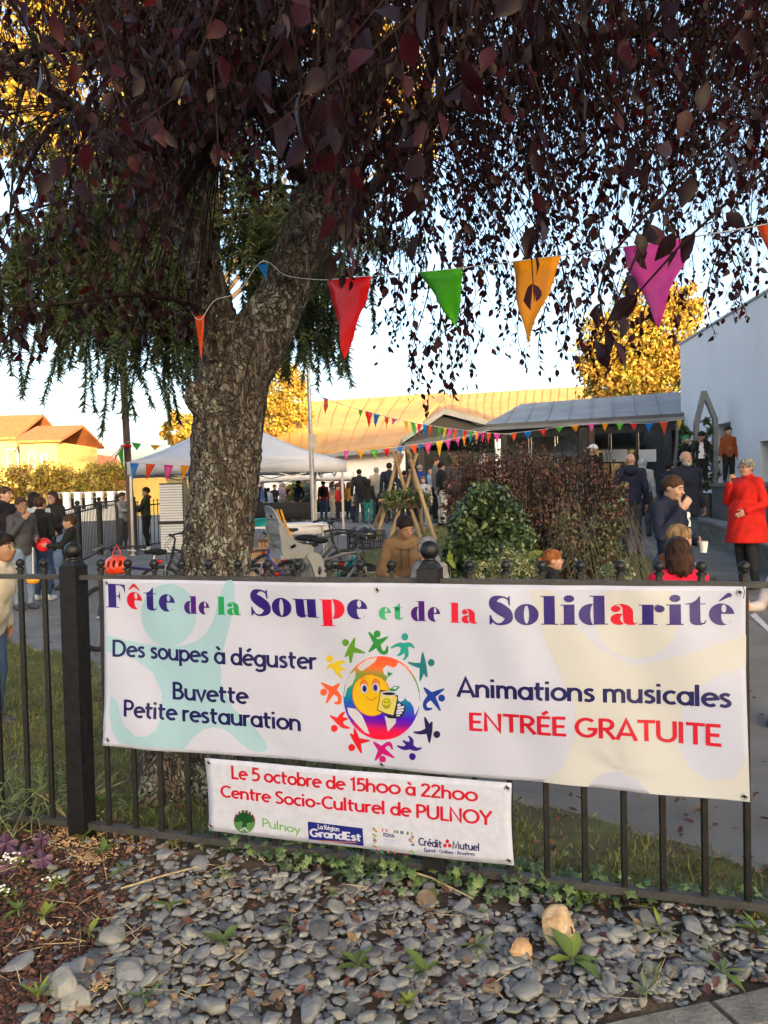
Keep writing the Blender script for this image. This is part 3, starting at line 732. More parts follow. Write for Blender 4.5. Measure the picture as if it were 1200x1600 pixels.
big.print_('globe_land', [big.px([(300, 480), (330, 420), (380, 385), (380, 440), (350, 500), (310, 530), (290, 600), (283, 590)], *S5), big.px([(410, 340), (470, 300), (555, 276), (540, 310), (490, 350), (430, 390), (395, 370)], *S5), big.px([(310, 680), (380, 690), (430, 740), (465, 820), (490, 885), (450, 870), (380, 800), (320, 730)], *S5), big.px([(612, 740), (705, 740), (700, 790), (665, 830), (635, 860), (625, 800)], *S5)], grey, .0013)
big.print_('green_leaf', [big.px([(655, 525), (690, 498), (735, 505), (715, 530), (680, 548)], *S5), big.px([(635, 418), (640, 385), (655, 400), (680, 400), (650, 428)], *S5)], ink('leaf green', 20, 140, 84), .0014)
yel = ink('sun yellow', 253, 202, 20); org = ink('sun outline', 232, 110, 40)
big.print_('sun_face_outline', [big.px(A(505, 577, 156, 167, 0, 360, 44), *S5)], org, .0015)
big.print_('sun_face', [big.px(A(505, 577, 150, 161, 0, 360, 44), *S5)], yel, .0018)
lid = ink('orange lid', 245, 140, 50); iris = ink('iris', 60, 50, 150)
big.print_('eyelid', [big.px(A(447, 505, 34, 54, 0, 360, 20), *S5), big.px(A(543, 492, 34, 50, 0, 360, 20), *S5)], lid, .0021)
big.print_('eye', [big.px(A(448, 526, 30, 38, 0, 360, 20), *S5), big.px(A(543, 516, 29, 37, 0, 360, 20), *S5)], white, .0024)
big.print_('iris', [big.px(A(451, 527, 18, 27, 0, 360, 16), *S5), big.px(A(540, 517, 18, 27, 0, 360, 16), *S5)], iris, .0027)
big.print_('pupil', [big.px(A(451, 527, 9, 15, 0, 360, 12), *S5), big.px(A(540, 517, 9, 15, 0, 360, 12), *S5)], blackp, .0030)
def line_px(sh, pts, w, sc): return ('quads', [sh.px(q, *sc) for q in quads(pts, w)])
big.print_('smile', [line_px(big, CM((466, 590), (490, 612), (518, 614), (552, 588)), 6, S5), line_px(big, CM((420, 455), (440, 436), (468, 442)), 5, S5), line_px(big, CM((525, 428), (548, 420), (572, 434)), 5, S5)], ink('smile brown', 190, 110, 20), .0024)
big.print_('mug_outline', [big.px([(577, 532), (650, 540), (722, 575), (712, 640), (690, 735), (625, 725), (550, 694), (566, 620)], *S5)], blackp, .0024)
big.print_('mug', [big.px([(583, 545), (650, 560), (714, 585), (704, 640), (683, 728), (625, 716), (558, 690), (572, 620)], *S5)], ink('mug cream', 238, 222, 120), .0027)
big.print_('mug_rim', [big.px(A(650, 560, 66, 20, 0, 360, 20), *S5)], white, .0029)
big.print_('mug_coffee', [big.px(A(648, 561, 52, 12, 0, 360, 20), *S5)], blackp, .0032)
big.print_('mug_smiley', [big.px(A(627, 638, 36, 40, 0, 360, 20), *S5)], blackp, .0030)
big.print_('mug_smiley_face', [big.px(A(627, 638, 33, 37, 0, 360, 20), *S5)], ink('smiley yellow', 225, 215, 30), .0033)
big.print_('mug_smile', [line_px(big, CM((606, 650), (620, 664), (640, 662), (650, 645)), 5, S5), big.px(A(616, 626, 4, 7, 0, 360, 8), *S5), big.px(A(640, 628, 4, 7, 0, 360, 8), *S5)], blackp, .0036)
big.print_('hand_outline', [big.px([(690, 650), (730, 622), (752, 640), (778, 655), (770, 710), (742, 745), (700, 755), (640, 752), (620, 735), (690, 735)], *S5)], blackp, .0024)
big.print_('hand', [line_px(big, [(716, 655), (738, 640)], 20, S5), line_px(big, [(715, 675), (768, 660)], 18, S5), line_px(big, [(708, 696), (764, 686)], 16, S5), line_px(big, [(704, 714), (752, 708)], 14, S5), line_px(big, [(708, 732), (736, 728)], 12, S5)], white, .0027)
figs = [((38, 150, 60), (555, 98), (555, 170), [[(490, 82)], [(638, 120)], [(490, 238)], [(585, 235), (625, 238), (635, 190)]]),
 ((100, 165, 45), (308, 165), (350, 215), [[(382, 127)], [(300, 280)], [(460, 245)], [(342, 328)]]),
 ((20, 170, 160), (770, 120), (765, 195), [[(720, 182), (660, 207)], [(810, 180), (845, 207)], [(745, 245), (712, 265)], [(785, 260), (758, 300)]]),
 ((20, 130, 140), (978, 318), (915, 345), [[(910, 240)], [(945, 430)], [(850, 335), (795, 318)], [(890, 460)]]),
 ((8, 60, 170), (1060, 592), (980, 575), [[(1080, 520)], [(1050, 690)], [(920, 512)], [(930, 630), (940, 675), (988, 674)]]),
 ((16, 10, 80), (1022, 875), (962, 840), [[(985, 775)], [(965, 940)], [(900, 860), (840, 858)], [(928, 740)]]),
 ((60, 20, 150), (830, 1050), (812, 968), [[(860, 990), (905, 980)], [(760, 985), (708, 968)], [(785, 945), (755, 925)], [(825, 920), (800, 888)]]),
 ((215, 10, 130), (592, 1078), (585, 1005), [[(685, 1065)], [(532, 1090)], [(518, 942)], [(610, 970), (650, 955), (672, 1000)]]),
 ((235, 20, 36), (348, 990), (390, 940), [[(335, 880)], [(425, 1033)], [(490, 935)], [(368, 840)]]),
 ((250, 40, 30), (210, 842), (245, 785), [[(215, 770), (175, 742)], [(280, 825), (333, 840)], [(265, 740), (290, 715)], [(285, 770), (315, 768)]]),
 ((252, 100, 50), (125, 560), (195, 545), [[(105, 487)], [(145, 648)], [(250, 492)], [(245, 590), (245, 640), (205, 645)]]),
 ((245, 215, 30), (175, 297), (215, 355), [[(260, 322), (305, 322)], [(180, 350), (148, 382)], [(260, 375), (298, 382)], [(240, 410), (272, 452)]])]
for i, (c, hd, to, limbs) in enumerate(figs):
    pl = [big.px(A(hd[0], hd[1], 27, 28, 0, 360, 18), *S5), big.px(A(to[0], to[1], 27, 27, 0, 360, 14), *S5)]
    for lb in limbs:
        pw = [(to[0], to[1], 52)] + [(p[0], p[1], 24 if k == len(lb) - 1 else 30) for k, p in enumerate(lb)]
        if len(lb) == 1: pw.insert(1, ((to[0] + lb[0][0]) / 2, (to[1] + lb[0][1]) / 2, 34))
        pw[-1] = (pw[-1][0], pw[-1][1], 11)
        cm = catmull(pw, 5)
        pl.append(('quads', [big.px(q, *S5) for q in quads([(c_[0], c_[1]) for c_ in cm], [c_[2] for c_ in cm])]))
    big.print_('dancing_figure', pl, ink('figure %d %d %d' % c, *c), .0013, .03)
for p in ((166, 911), (591, 921), (1156, 926), (172, 1154), (597, 1194), (1161, 1240)): big.grommet(*p)

small = Sheet('date_banner', 'small white vinyl banner with red date text and sponsor logos, hung under the wide one', [(322, 1183), (800, 1222), (804, 1350), (327, 1297)], OFF - .004, wave2)
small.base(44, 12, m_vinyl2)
text_line(small, 'lettering', 'Le 5 octobre de 15h00 à 22h00', 364, 747, 1215.7, 1250.5, 21, 20.5, red)
text_line(small, 'lettering', 'Centre Socio-Culturel de PULNOY', 347, 769, 1244.5, 1287, 19, 22, red)
S6 = (.4083, 320, 1170)
small.print_('round_logo', [small.px(A(155, 275, 42, 45, 0, 180, 20), *S6)], ink('logo green', 96, 150, 90), .0010)
small.print_('round_logo', [small.px(A(155, 276, 42, 45, 180, 360, 20), *S6)], ink('logo brown', 130, 66, 40), .0010)
tr = []
for (x, y, r_) in ((135, 262, 15), (152, 252, 17), (172, 260, 16), (160, 268, 18), (180, 272, 10), (128, 270, 10)): tr.append(small.px(A(x, y, r_, r_ * .8, 0, 360, 12), *S6))
small.print_('logo_tree', tr + [small.px([(150, 270), (160, 270), (164, 298), (145, 298)], *S6)], ink('logo dark green', 20, 84, 40), .0013)
small.print_('logo_people', [line_px(small, [(x, y), (x + 2, y - 10)], 4, S6) for x, y in ((128, 250), (140, 243), (155, 240), (170, 243), (182, 250))] + [line_px(small, [(155, 298), (150, 306), (138, 308)], 4, S6), line_px(small, [(158, 298), (164, 310), (172, 310)], 4, S6)], white, .0016)
lg = ink('lime', 120, 196, 80)
text_line(small, 'lettering', 'Pulnoy', 412, 471, 1290, 1301, 13.5, 13.5, lg, .11)
small.print_('blue_logo_panel', [small.px([(399, 272), (608, 299), (611, 367), (402, 341)], *S6)], ink('logo blue', 30, 40, 140), .0010)
text_line(small, 'lettering', 'La Région', 499, 532, 1292.5, 1297, 7.5, 7.5, white, .17)
text_line(small, 'lettering', 'GrandEst', 487, 565.5, 1304.5, 1312.5, 12.5, 12.5, white, .2)
small.print_('logo_underline', [line_px(small, CM((440, 346), (500, 350), (586, 354)), 3, S6)], ink('logo orange', 235, 140, 60), .0013)
cols = [(60, 120, 200), (240, 120, 60), (70, 170, 90), (235, 200, 60), (190, 60, 120), (40, 170, 190)]
crng = random.Random(3)
for ci, c in enumerate(cols):
    pl = []
    for k in range(9):
        t_ = crng.random(); e = crng.randrange(4)
        x, y = [(640 + 156 * t_, 294 + 18 * t_), (640 + 156 * t_, 374 + 20 * t_), (642 + 12 * crng.random(), 296 + 80 * t_), (782 + 14 * crng.random(), 310 + 84 * t_)][e]
        w, h = (4, 12) if e < 2 else (12, 4)
        pl.append(small.px([(x, y), (x + w, y + 1), (x + w, y + h + 1), (x, y + h)], *S6))
    small.print_('confetti_frame', pl, ink('confetti %d' % ci, *c), .0010)
blue2 = ink('fine blue', 50, 60, 130)
text_line(small, 'lettering', 'FDVA', 601, 618, 1304.5, 1306.5, 5.5, 5.5, blue2, .19)
small.print_('fine_print', [line_px(small, [(690, y), (690 + w, y + w * .1)], 1.6, S6) for y, w in ((340, 50), (347, 62), (354, 46), (361, 30))], ink('fine print', 150, 150, 190), .0012)
text_line(small, 'lettering', 'Crédit', 656, 692, 1317.5, 1321.5, 12, 12, ink('bank navy', 40, 40, 100), .16)
text_line(small, 'lettering', 'Mutuel', 709, 750.5, 1322.5, 1326.5, 12, 12, ink('bank navy', 40, 40, 100), .16)
small.print_('bank_emblem', [small.px(A(932 + dx, 356 + dy, 7, 8, 0, 360, 12), *S6) for dx, dy in ((0, -10), (-9, 6), (9, 6))], ink('bank red', 214, 30, 50), .0012)
text_line(small, 'lettering', 'Épinal - Golbey - Bruyères', 664.5, 743, 1327, 1333.5, 5.2, 5.2, blue2, .16)
for p in ((328, 1190), (793, 1229), (330, 1289), (796, 1342)): small.grommet(*p)
for s_, z in ((fence_param(fpt(166, 0)), ZT), (fence_param(fpt(1158, 0)), ZT), (fence_param(fpt(591, 0)), ZT)):
    m = WB(); m.tube([FP(s_, z + .012, .03), FP(s_ + .004, z - .02, .05), FP(s_, z - .045, .05)], .0014, 5); m.build('cable_tie', m_black, big.root, 40)
# ------------------------------------------------------------------ buildings
m_render = M('white render', (0.76, 0.765, 0.79), .9, scale=1.1, col2=(.82, .83, .86), bump=.25, bscale=60, stretch=(1, 1, .4), detail=7, thr=(.25, .60))
m_yrender = M('cream yellow render', (0.64, 0.47, 0.15), .9, scale=1.5, var=.06, bump=.2, bscale=50)
m_tile = M('orange clay tiles', (0.40, 0.115, 0.04), .85, scale=3, col2=(0.50, 0.17, 0.06), bump=.8, bscale=16, stretch=(1, 1, 3))
m_zinc = M('grey standing seam zinc', (0.17, 0.18, 0.185), .5, scale=1.2, col2=(0.24, 0.25, 0.255), metal=.35, bump=.08, bscale=8)
m_copper = M('tan standing seam roof', (0.44, 0.235, 0.075), .6, scale=.7, col2=(0.54, 0.30, 0.10), bump=.08, bscale=5)
m_dark = M('dark painted timber', (0.014, 0.013, 0.014), .6, scale=12, var=.4, bump=.2)
m_glass = M('dark glazing', (0.012, 0.016, 0.016), .06, scale=3, var=.4, spec=.9)
m_frame = M('window frame white', (0.7, 0.7, 0.68), .5, scale=10, var=.05)
m_capstone = M('grey capping stone', (0.17, 0.17, 0.175), .85, scale=8, col2=(0.24, 0.24, 0.24), bump=.5, bscale=50)
m_greyw = M('dark grey rendered wall', (0.105, 0.112, 0.122), .9, scale=3, var=.12, bump=.3, bscale=40)
m_brick = M('brown soffit board', (0.10, 0.055, 0.03), .8, scale=10, var=.3)

def hgrid_wall(m, o, u, wid, z0, z1, thick, holes, mi=0):
    """a wall panel with real openings: o origin, u along, thickness away along n; holes (a0,a1,b0,b1)"""
    n = Vector((-u.y, u.x, 0))
    xs = sorted({0, wid} | {h[i] for h in holes for i in (0, 1)}); zs = sorted({z0, z1} | {h[i] for h in holes for i in (2, 3)})
    for i in range(len(xs) - 1):
        run = None
        for j in range(len(zs) - 1):
            cx, cz = (xs[i] + xs[i + 1]) / 2, (zs[j] + zs[j + 1]) / 2
            solid = not any(h[0] < cx < h[1] and h[2] < cz < h[3] for h in holes)
            if solid: run = [zs[j] if run is None else run[0], zs[j + 1]]
            if (not solid or j == len(zs) - 2) and run:
                c = o + u * cx + n * thick / 2
                m.box((c.x, c.y, (run[0] + run[1]) / 2), (xs[i + 1] - xs[i], thick, run[1] - run[0]), math.atan2(u.y, u.x), mi); run = None
            if not solid: run = None

# unseen block of flats, added behind the camera to put the foreground in shade
def flats():
    t = thing('shade_caster_building', 'unseen long block of flats added behind the viewer to shade the foreground', 'building', (60, -90, 0))
    H = 20.0; holes = [(6 + 5.2 * i, 8 + 5.2 * i, 1.2 + 3 * j, 2.7 + 3 * j) for i in range(21) for j in range(6)]
    m = WB(); hgrid_wall(m, Vector((118, -86, 0)), Vector((-1, 0, 0)), 116, 0, H, .4, holes); m.box((60, -94.6, H / 2), (116, .4, H)); m.box((2.2, -90.5, H / 2), (.4, 7.6, H)); m.box((117.8, -90.5, H / 2), (.4, 7.6, H))
    m.build('wall', m_yrender, t)
    m = WB(); m.box((60, -90.4, H + .15), (117, 9.4, .3)); m.build('roof', m_capstone, t)
    m = WB()
    for h in holes: m.box((118 - (h[0] + h[1]) / 2, -86.25, (h[2] + h[3]) / 2), (h[1] - h[0], .05, h[3] - h[2]))
    tag(m.build('windows', m_glass, t), kind='stuff')
flats()

# white building on the right
def right_building():
    A0 = ONG(1066, 20.5); B0 = Vector((A0.x - .62, 12.2, 0)); A0.z = 0
    u = (B0 - A0).normalized(); L = (B0 - A0).length + 5; n = Vector((-u.y, u.x, 0))      # n points away from the path
    t = thing('white_building', 'white rendered building on the right with deep slit windows and a flat eave', 'building', (A0.x, A0.y, ground(A0.x, A0.y)))
    def wp(px, py):
        d = ray(px, py); k = (A0 - CAM).dot(n) / d.dot(n); q = CAM + d * k; return ((q - A0).dot(u), q.z)
    a, b = wp(1119, 664), wp(1136, 740); c, d = wp(1187, 690), wp(1230, 800)
    e1, e2 = wp(1066, 537)[1], wp(1200, 452)[1]
    holes = [(a[0], b[0] + .25, ground(A0.x, 16) + 1.2, a[1]), (c[0], c[0] + 1.6, ground(A0.x, 14) + .6, c[1])]
    m = WB(); hgrid_wall(m, A0, u, L, -.3, min(e1, e2), .5, holes)
    q = A0 + n * 4; m.box((A0.x + n.x * 4.5, A0.y + n.y * 4.5 + .2, 2.5), (8, .4, 5.0), math.atan2(n.y, n.x))
    m.build('wall', m_render, t)
    print('right building eave', e1, e2)
    m = WB()
    for h in holes:
        c_ = A0 + u * (h[0] + h[1]) / 2 + n * .47; m.box((c_.x, c_.y, (h[2] + h[3]) / 2), (h[1] - h[0] - .004, .03, h[3] - h[2] - .004), math.atan2(u.y, u.x))
    for h in holes:
        w_ = WB(); c_ = A0 + u * (h[0] + h[1]) / 2 + n * .44; ww, hh = h[1] - h[0], h[3] - h[2]
        f = math.atan2(u.y, u.x)
        for dx, dz, sx, sz in ((-ww / 2 + .03, 0, .06, hh), (ww / 2 - .03, 0, .06, hh), (0, hh / 2 - .03, ww - .12, .06), (0, -hh / 2 + .03, ww - .12, .06)):
            p = c_ + u * dx; w_.box((p.x, p.y, (h[2] + h[3]) / 2 + dz), (sx, .05, sz), f)
        fr = w_.build('window', m_capstone, t)
        g_ = WB(); g_.box((c_.x, c_.y, (h[2] + h[3]) / 2), (ww - .13, .02, hh - .13), f); ob = g_.build('pane', m_glass, None, origin=t.location); ob.parent = fr
    # roof: overhanging sheet rising away from the path
    ez = min(e1, e2); m = WB()
    p0 = A0 - n * .03 - u * .05; p1 = A0 - n * .03 + u * L
    rise = Vector((n.x * 6, n.y * 6, 1.6))
    m.prism([Vector((p0.x, p0.y, ez + .004)), Vector((p1.x, p1.y, ez + .004)), Vector((p1.x, p1.y, ez)) + rise, Vector((p0.x, p0.y, ez)) + rise], (0, 0, .05))
    m.build('roof', m_zinc, t)
    m = WB(); c_ = A0 + u * 3.6 + n * 1.6; m.box((c_.x, c_.y, ez + .75), (.5, .5, 1.1), .2); m.box((c_.x, c_.y, ez + 1.34), (.6, .6, .08), .2); m.build('chimney', m_yrender, t)
    m = WB(); m.beam(A0 - n * .015 + Vector((0, 0, .75)), A0 - n * .015 + u * L + Vector((0, 0, .75)), .03, .5); m.build('plinth', m_capstone, t)
    m = WB()
    for h in holes: c_ = A0 + u * (h[0] + h[1]) / 2 - n * .02; m.box((c_.x, c_.y, h[2] - .03), (h[1] - h[0] + .12, .12, .05), math.atan2(u.y, u.x))
    m.build('window_sills', m_capstone, t)
    return A0, u, n
RB_A, RB_U, RB_N = right_building()

# terrace wall and low retaining wall at its foot
def terrace():
    a = P(1112, 762, 16.8); b = P(1260, 762, 13.6); zt = 1.70
    t = thing('terrace_wall', 'dark grey terrace wall with a pale top on which three boys stand', 'wall', (a.x, a.y, ground(a.x, a.y)))
    u = Vector((b.x - a.x, b.y - a.y, 0)); L = u.length; u.normalize(); n = Vector((-u.y, u.x, 0))
    c = (a + b) / 2 + n * .95
    m = WB(); m.box((c.x, c.y, (zt - .07) / 2), (L, 1.9, zt - .07), math.atan2(u.y, u.x)); m.build('wall', m_greyw, t)
    m = WB(); m.box((c.x, c.y, zt - .035), (L + .06, 1.98, .07), math.atan2(u.y, u.x)); m.build('coping', m_capstone, t)
    c2 = P(1085, 700, 16.9); c3 = a.copy()
    t = thing('planter_wall', 'dark grey planter box beside the white building holding a climbing plant', 'planter', (c2.x, c2.y + .8, ground(c2.x, c2.y)))
    m = WB(); m.box((c2.x, c2.y + .9, .85), (1.0, 1.5, 1.2)); m.build('wall', m_greyw, t)
    m = WB(); m.box((c2.x, c2.y + .9, 1.46), (.9, 1.4, .04)); m.build('soil', m_soil, t)
    pts = [G(1086, 842), G(1118, 852), G(1160, 872), G(1203, 899), G(1262, 935)]
    t = thing('retaining_wall', 'low curved concrete retaining wall along the path with a grey stone cap', 'wall', pts[2])
    V = []; Vc = []
    pts = [Vector((p[0], p[1], 0)) for p in catmull([(p.x, p.y, 0) for p in pts], 5)]
    for i, p in enumerate(pts):
        d = (pts[min(i + 1, len(pts) - 1)] - pts[max(i - 1, 0)]).normalized(); nn = Vector((d.y, -d.x, 0)) * -1
        if nn.x < 0: nn = -nn
        g_ = ground(p.x, p.y)
        for o, z in ((0, -.2), (0, .40), (.22, .40), (.22, -.2)): q = p + nn * o; V.append((q.x, q.y, g_ + z))
        for o, z in ((-.04, .404), (-.04, .46), (.30, .46), (.30, .404)): q = p + nn * o; Vc.append((q.x, q.y, g_ + z))
    k = len(pts)
    Fs = [(i * 4 + j, (i + 1) * 4 + j, (i + 1) * 4 + (j + 1) % 4, i * 4 + (j + 1) % 4) for i in range(k - 1) for j in range(4)] + [(3, 2, 1, 0), tuple((k - 1) * 4 + j for j in range(4))]
    WB().add(V, Fs).build('wall', m_conc, t, 30); WB().add(Vc, Fs).build('cap_stone', m_capstone, t, 30)
    a, b, c, d = pts[0], pts[-1], P(1260, 800, 14.2), P(1120, 800, 16.6)
    bed = [(q.x + .12, q.y) for q in pts] + [(c.x, c.y), (d.x, d.y)]
    bm = bmesh.new(); bm.faces.new([bm.verts.new((x, y, ground(x, y) + .36)) for x, y in bed]); bmesh.ops.triangulate(bm, faces=bm.faces[:]); bmesh.ops.recalc_face_normals(bm, faces=bm.faces)
    if sum(f.normal.z for f in bm.faces) < 0: bmesh.ops.reverse_faces(bm, faces=bm.faces[:])
    me = bpy.data.meshes.new('raised_bed'); bm.to_mesh(me); bm.free(); tag(link_mesh('raised_grass_bed', me, m_lawn2), kind='structure')
terrace()
def white_line():
    a, b = G(1172, 962), G(1215, 1002); c, d = G(1222, 1000), G(1180, 958)
    m = MB(); m.add([(p.x, p.y, ground(p.x, p.y) + .006) for p in (a, b, c, d)], [(0, 1, 2, 3)])
    tag(m.build('painted_line', M('worn white road paint', (.5, .5, .5), .8, scale=20, var=.2)), kind='structure')
white_line()

# pointed grey trellis frame against the white wall
def arch():
    Y = 17.2; b = P(1088, 760, Y); z0 = ground(b.x, Y)
    t = thing('trellis_arch', 'tall pointed grey garden frame standing against the white wall', 'trellis', (b.x, Y, z0))
    p = [P(1088, 760, Y), P(1088, 662, Y), P(1100, 613, Y), P(1117, 655, Y), P(1117, 765, Y)]
    m = WB()
    for i in range(4): m.beam(p[i] + (p[i] - p[i + 1]).normalized() * .02, p[i + 1] + (p[i + 1] - p[i]).normalized() * .02, .10, .11 if i % 2 else .1, up=(0, 1, 0))
    for z in (.3, .9): m.beam(Vector((p[0].x, Y + .02, z0 + z)), Vector((p[4].x, Y + .02, z0 + z)), .03, .03)
    m.build('frame', m_capstone, t, 30)
arch()

# canopy shelter with a standing seam roof
def shelter():
    zr, ze = 4.42, 3.60
    e0, e1 = P(758, 663, 22.6), P(1072, 645, 20.2); r0, r1 = P(815, 631, 25.2), P(1060, 612, 22.6)
    t = thing('entrance_shelter', 'grey seamed metal roof shelter on dark posts in front of the glazed entrance', 'shelter', ONG(915, 21))
    m = WB(); d = Vector((0, .05, -.10))
    bk0, bk1 = P(758, 655, 28), P(1072, 645, 26)
    bk0.z = e0.z; bk1.z = e1.z
    m.prism([e0, e1, r1, r0], d); m.prism([e1 + Vector((.003, 0, 0)), Vector((e1.x + .35, e1.y + 5.2, e1.z)), r1 + Vector((.003, 0, 0))], d); m.prism([e0 - Vector((.003, 0, 0)), r0 - Vector((.003, 0, 0)), bk0], d); m.prism([r0 + Vector((0, .004, 0)), r1 + Vector((0, .004, 0)), Vector((e1.x + .35, e1.y + 5.2, e1.z)), bk0], d)
    for k in range(1, 9):
        f = k / 9; a = e0.lerp(e1, f); b = (r0 + (r1 - r0) * max(0, (f - .14) / .86)) if f > .14 else e0.lerp(r0, f / .14)
        m.beam(a + Vector((0, 0, .012)), b + Vector((0, 0, .012)), .035, .035)
    m.build('roof', m_zinc, t)
    m = WB(); m.beam(e0 + Vector((0, .02, -.14)), e1 + Vector((0, .02, -.14)), .10, .09); m.build('gutter', m_zinc, t)
    m = WB(); m.beam(e0 + Vector((0.1, .25, -.31)), e1 + Vector((-.1, .25, -.31)), .16, .24); m.build('beam', m_dark, t)
    for px, w, mt in ((912, .24, m_dark), (925, .16, m_brick), (1061, .26, m_dark), (790, .2, m_dark)):
        q = ONG(px, 21.2 if px != 790 else 22.6); m = WB(); m.box((q.x, q.y, (q.z + 3.3) / 2), (w, w, 3.3 - q.z)); m.build('post', mt, t)
    m = WB(); q = P(1058, 655, 20.4); m.tube([q, q - Vector((0, 0, .5)), q - Vector((0, -.2, 1.2)), Vector((q.x, q.y + .3, ground(q.x, q.y)))], .045, 10); m.build('downpipe', m_zinc, t, 40)
    # glazed wall behind
    g0, g1 = ONG(790, 27), ONG(1085, 25.6)
    t2 = thing('glazed_entrance', 'dark glazed entrance wall under the shelter reflecting the trees', 'building', (g0 + g1) / 2)
    u = (g1 - g0); L = u.length; u.normalize(); f = math.atan2(u.y, u.x)
    c = (g0 + g1) / 2
    for i in range(7):
        a = g0 + u * (L * (i + .5) / 7)
        m = WB(); m.box((a.x, a.y, 2.2), (L / 7 - .09, .03, 3.4), f); m.build('pane', m_glass if i > 2 else M('cream blind', (.42, .38, .31), .8, scale=3, var=.1), t2)
    m = WB()
    for i in range(8): a = g0 + u * (L * i / 7); m.box((a.x, a.y, 2.2), (.08, .08, 3.4), f)
    m.box((c.x, c.y, 3.99), (L + .1, .12, .2), f); m.box((c.x, c.y - .04, 1.55), (L, .05, .06), f)
    m.build('frame', m_dark, t2)
    for px, py, w in ((960, 712, .8), (1012, 712, .55)):
        q = P(px, py, 25.2); m = WB(); m.box(q, (w, .02, .4)); m.build('notice', m_frame, t2)
shelter()

def hall():
    w0, w1 = ONG(380, 41), ONG(772, 37)
    t = thing('hall', 'white community hall with a large sunlit orange seamed roof', 'building', (w0 + w1) / 2)
    u = (w1 - w0); u.z = 0; L = u.length; u.normalize(); f = math.atan2(u.y, u.x); n = Vector((-u.y, u.x, 0))
    zt = 3.75; c = (w0 + w1) / 2
    q = c + n * 5.2
    m = WB(); m.box((q.x, q.y, zt / 2), (L, 10, zt), f); m.build('wall', m_render, t)
    # roof
    e = [P(384, 716, 40.2), P(634, 695, 37.6), P(645, 668, 41), P(700, 613, 50), P(360, 636, 50)]
    m = WB(); m.prism(e, (0, .1, -.22))
    for k in range(1, 14):
        fa = k / 14; a = e[0].lerp(e[1], fa); b = e[4].lerp(e[3], fa)
        m.beam(a + Vector((0, 0, .008)), b + Vector((0, 0, .008)), .04, .022)
    m.build('roof', m_copper, t)
    m = WB(); m.beam(e[0] + Vector((0, -.05, -.2)), e[1] + Vector((0, -.05, -.2)), .16, .18); m.build('gutter', m_zinc, t)
    for px in (560, 600):
        a = P(px, 760, 38.2); m = WB(); m.box((a.x, 37.9 + (w0.y - 38) * 0 + .6, 1.9), (1.1, .06, 1.2), f); 
    # second long roof behind
    t = thing('rear_hall', 'long hall behind the shelter with a tan seamed roof dappled by tree shade', 'building', ONG(800, 58))
    e = [P(660, 660, 50), P(940, 660, 48), P(940, 602, 58), P(660, 619, 60)]
    m = WB(); m.prism(e, (0, .1, -.2))
    for k in range(1, 22):
        fa = k / 22; m.beam(e[0].lerp(e[1], fa) + Vector((0, 0, .015)), e[3].lerp(e[2], fa) + Vector((0, 0, .015)), .03, .02)
    m.build('roof', m_copper, t)
    m = WB(); a = (e[0] + e[1]) / 2; m.box((a.x, 55, e[0].z / 2 - .3), (abs(e[1].x - e[0].x) - .5, 8, e[0].z - .6)); m.build('wall', m_render, t)
hall()
def porch():
    Y = 27
    ap, l, r = P(694, 638, Y), P(628, 684, Y), P(762, 656, Y)
    t = thing('porch', 'dark gabled porch with a grey roof edge between hall and shelter', 'porch', ONG(694, 29))
    m = WB(); d = Vector((0, 6, .1))
    th = Vector((0, 0, -.2))
    for a, b in ((l, ap), (ap, r)):
        V = [a, b, b + d, a + d]; m.prism(V, th)
    m.build('roof', m_zinc, t)
    m = WB(); m.prism([l + Vector((.1, .25, -.2)), r + Vector((-.1, .25, -.22)), ap + Vector((0, .25, -.2))], (0, .1, 0)); m.build('gable', m_dark, t)
    m = WB(); m.beam(l + Vector((.1, .1, -.32)), r + Vector((-.05, .1, -.35)), .2, .26); m.build('beam', m_greyw, t)
    for px in (644, 660, 756):
        q = ONG(px, Y + .3); m = WB(); m.box((q.x, q.y, (q.z + 3.3) / 2), (.2, .2, 3.3 - q.z)); m.build('post', m_dark, t)
    a, b = ONG(636, 33), ONG(775, 31); u = (b - a); f = math.atan2(u.y, u.x); c = (a + b) / 2
    m = WB(); m.box((c.x, c.y, 2.2), (u.length, .1, 3.6), f); m.build('dark_glazing', m_glass, t)
    q = P(737, 671, Y + 1.2); q2 = P(762, 667, Y + 1.2)
    em = bpy.data.materials.new('lamp tube glow'); em.use_nodes = True; b_ = em.node_tree.nodes['Principled BSDF']; b_.inputs['Emission Color'].default_value = (1, .8, .4, 1); b_.inputs['Emission Strength'].default_value = .5; b_.inputs['Base Color'].default_value = (.8, .7, .5, 1)
    lt = thing('tube_lamp', 'lit yellow tube lamp under the porch eave', 'lamp', q)
    m = WB(); m.tube([q, q2], .06, 10); m.build('tube', em, lt, 40); m = WB(); m.beam(q + Vector((0, 0, .1)), q2 + Vector((0, 0, .1)), .16, .06); m.build('housing', m_zinc, lt)
porch()

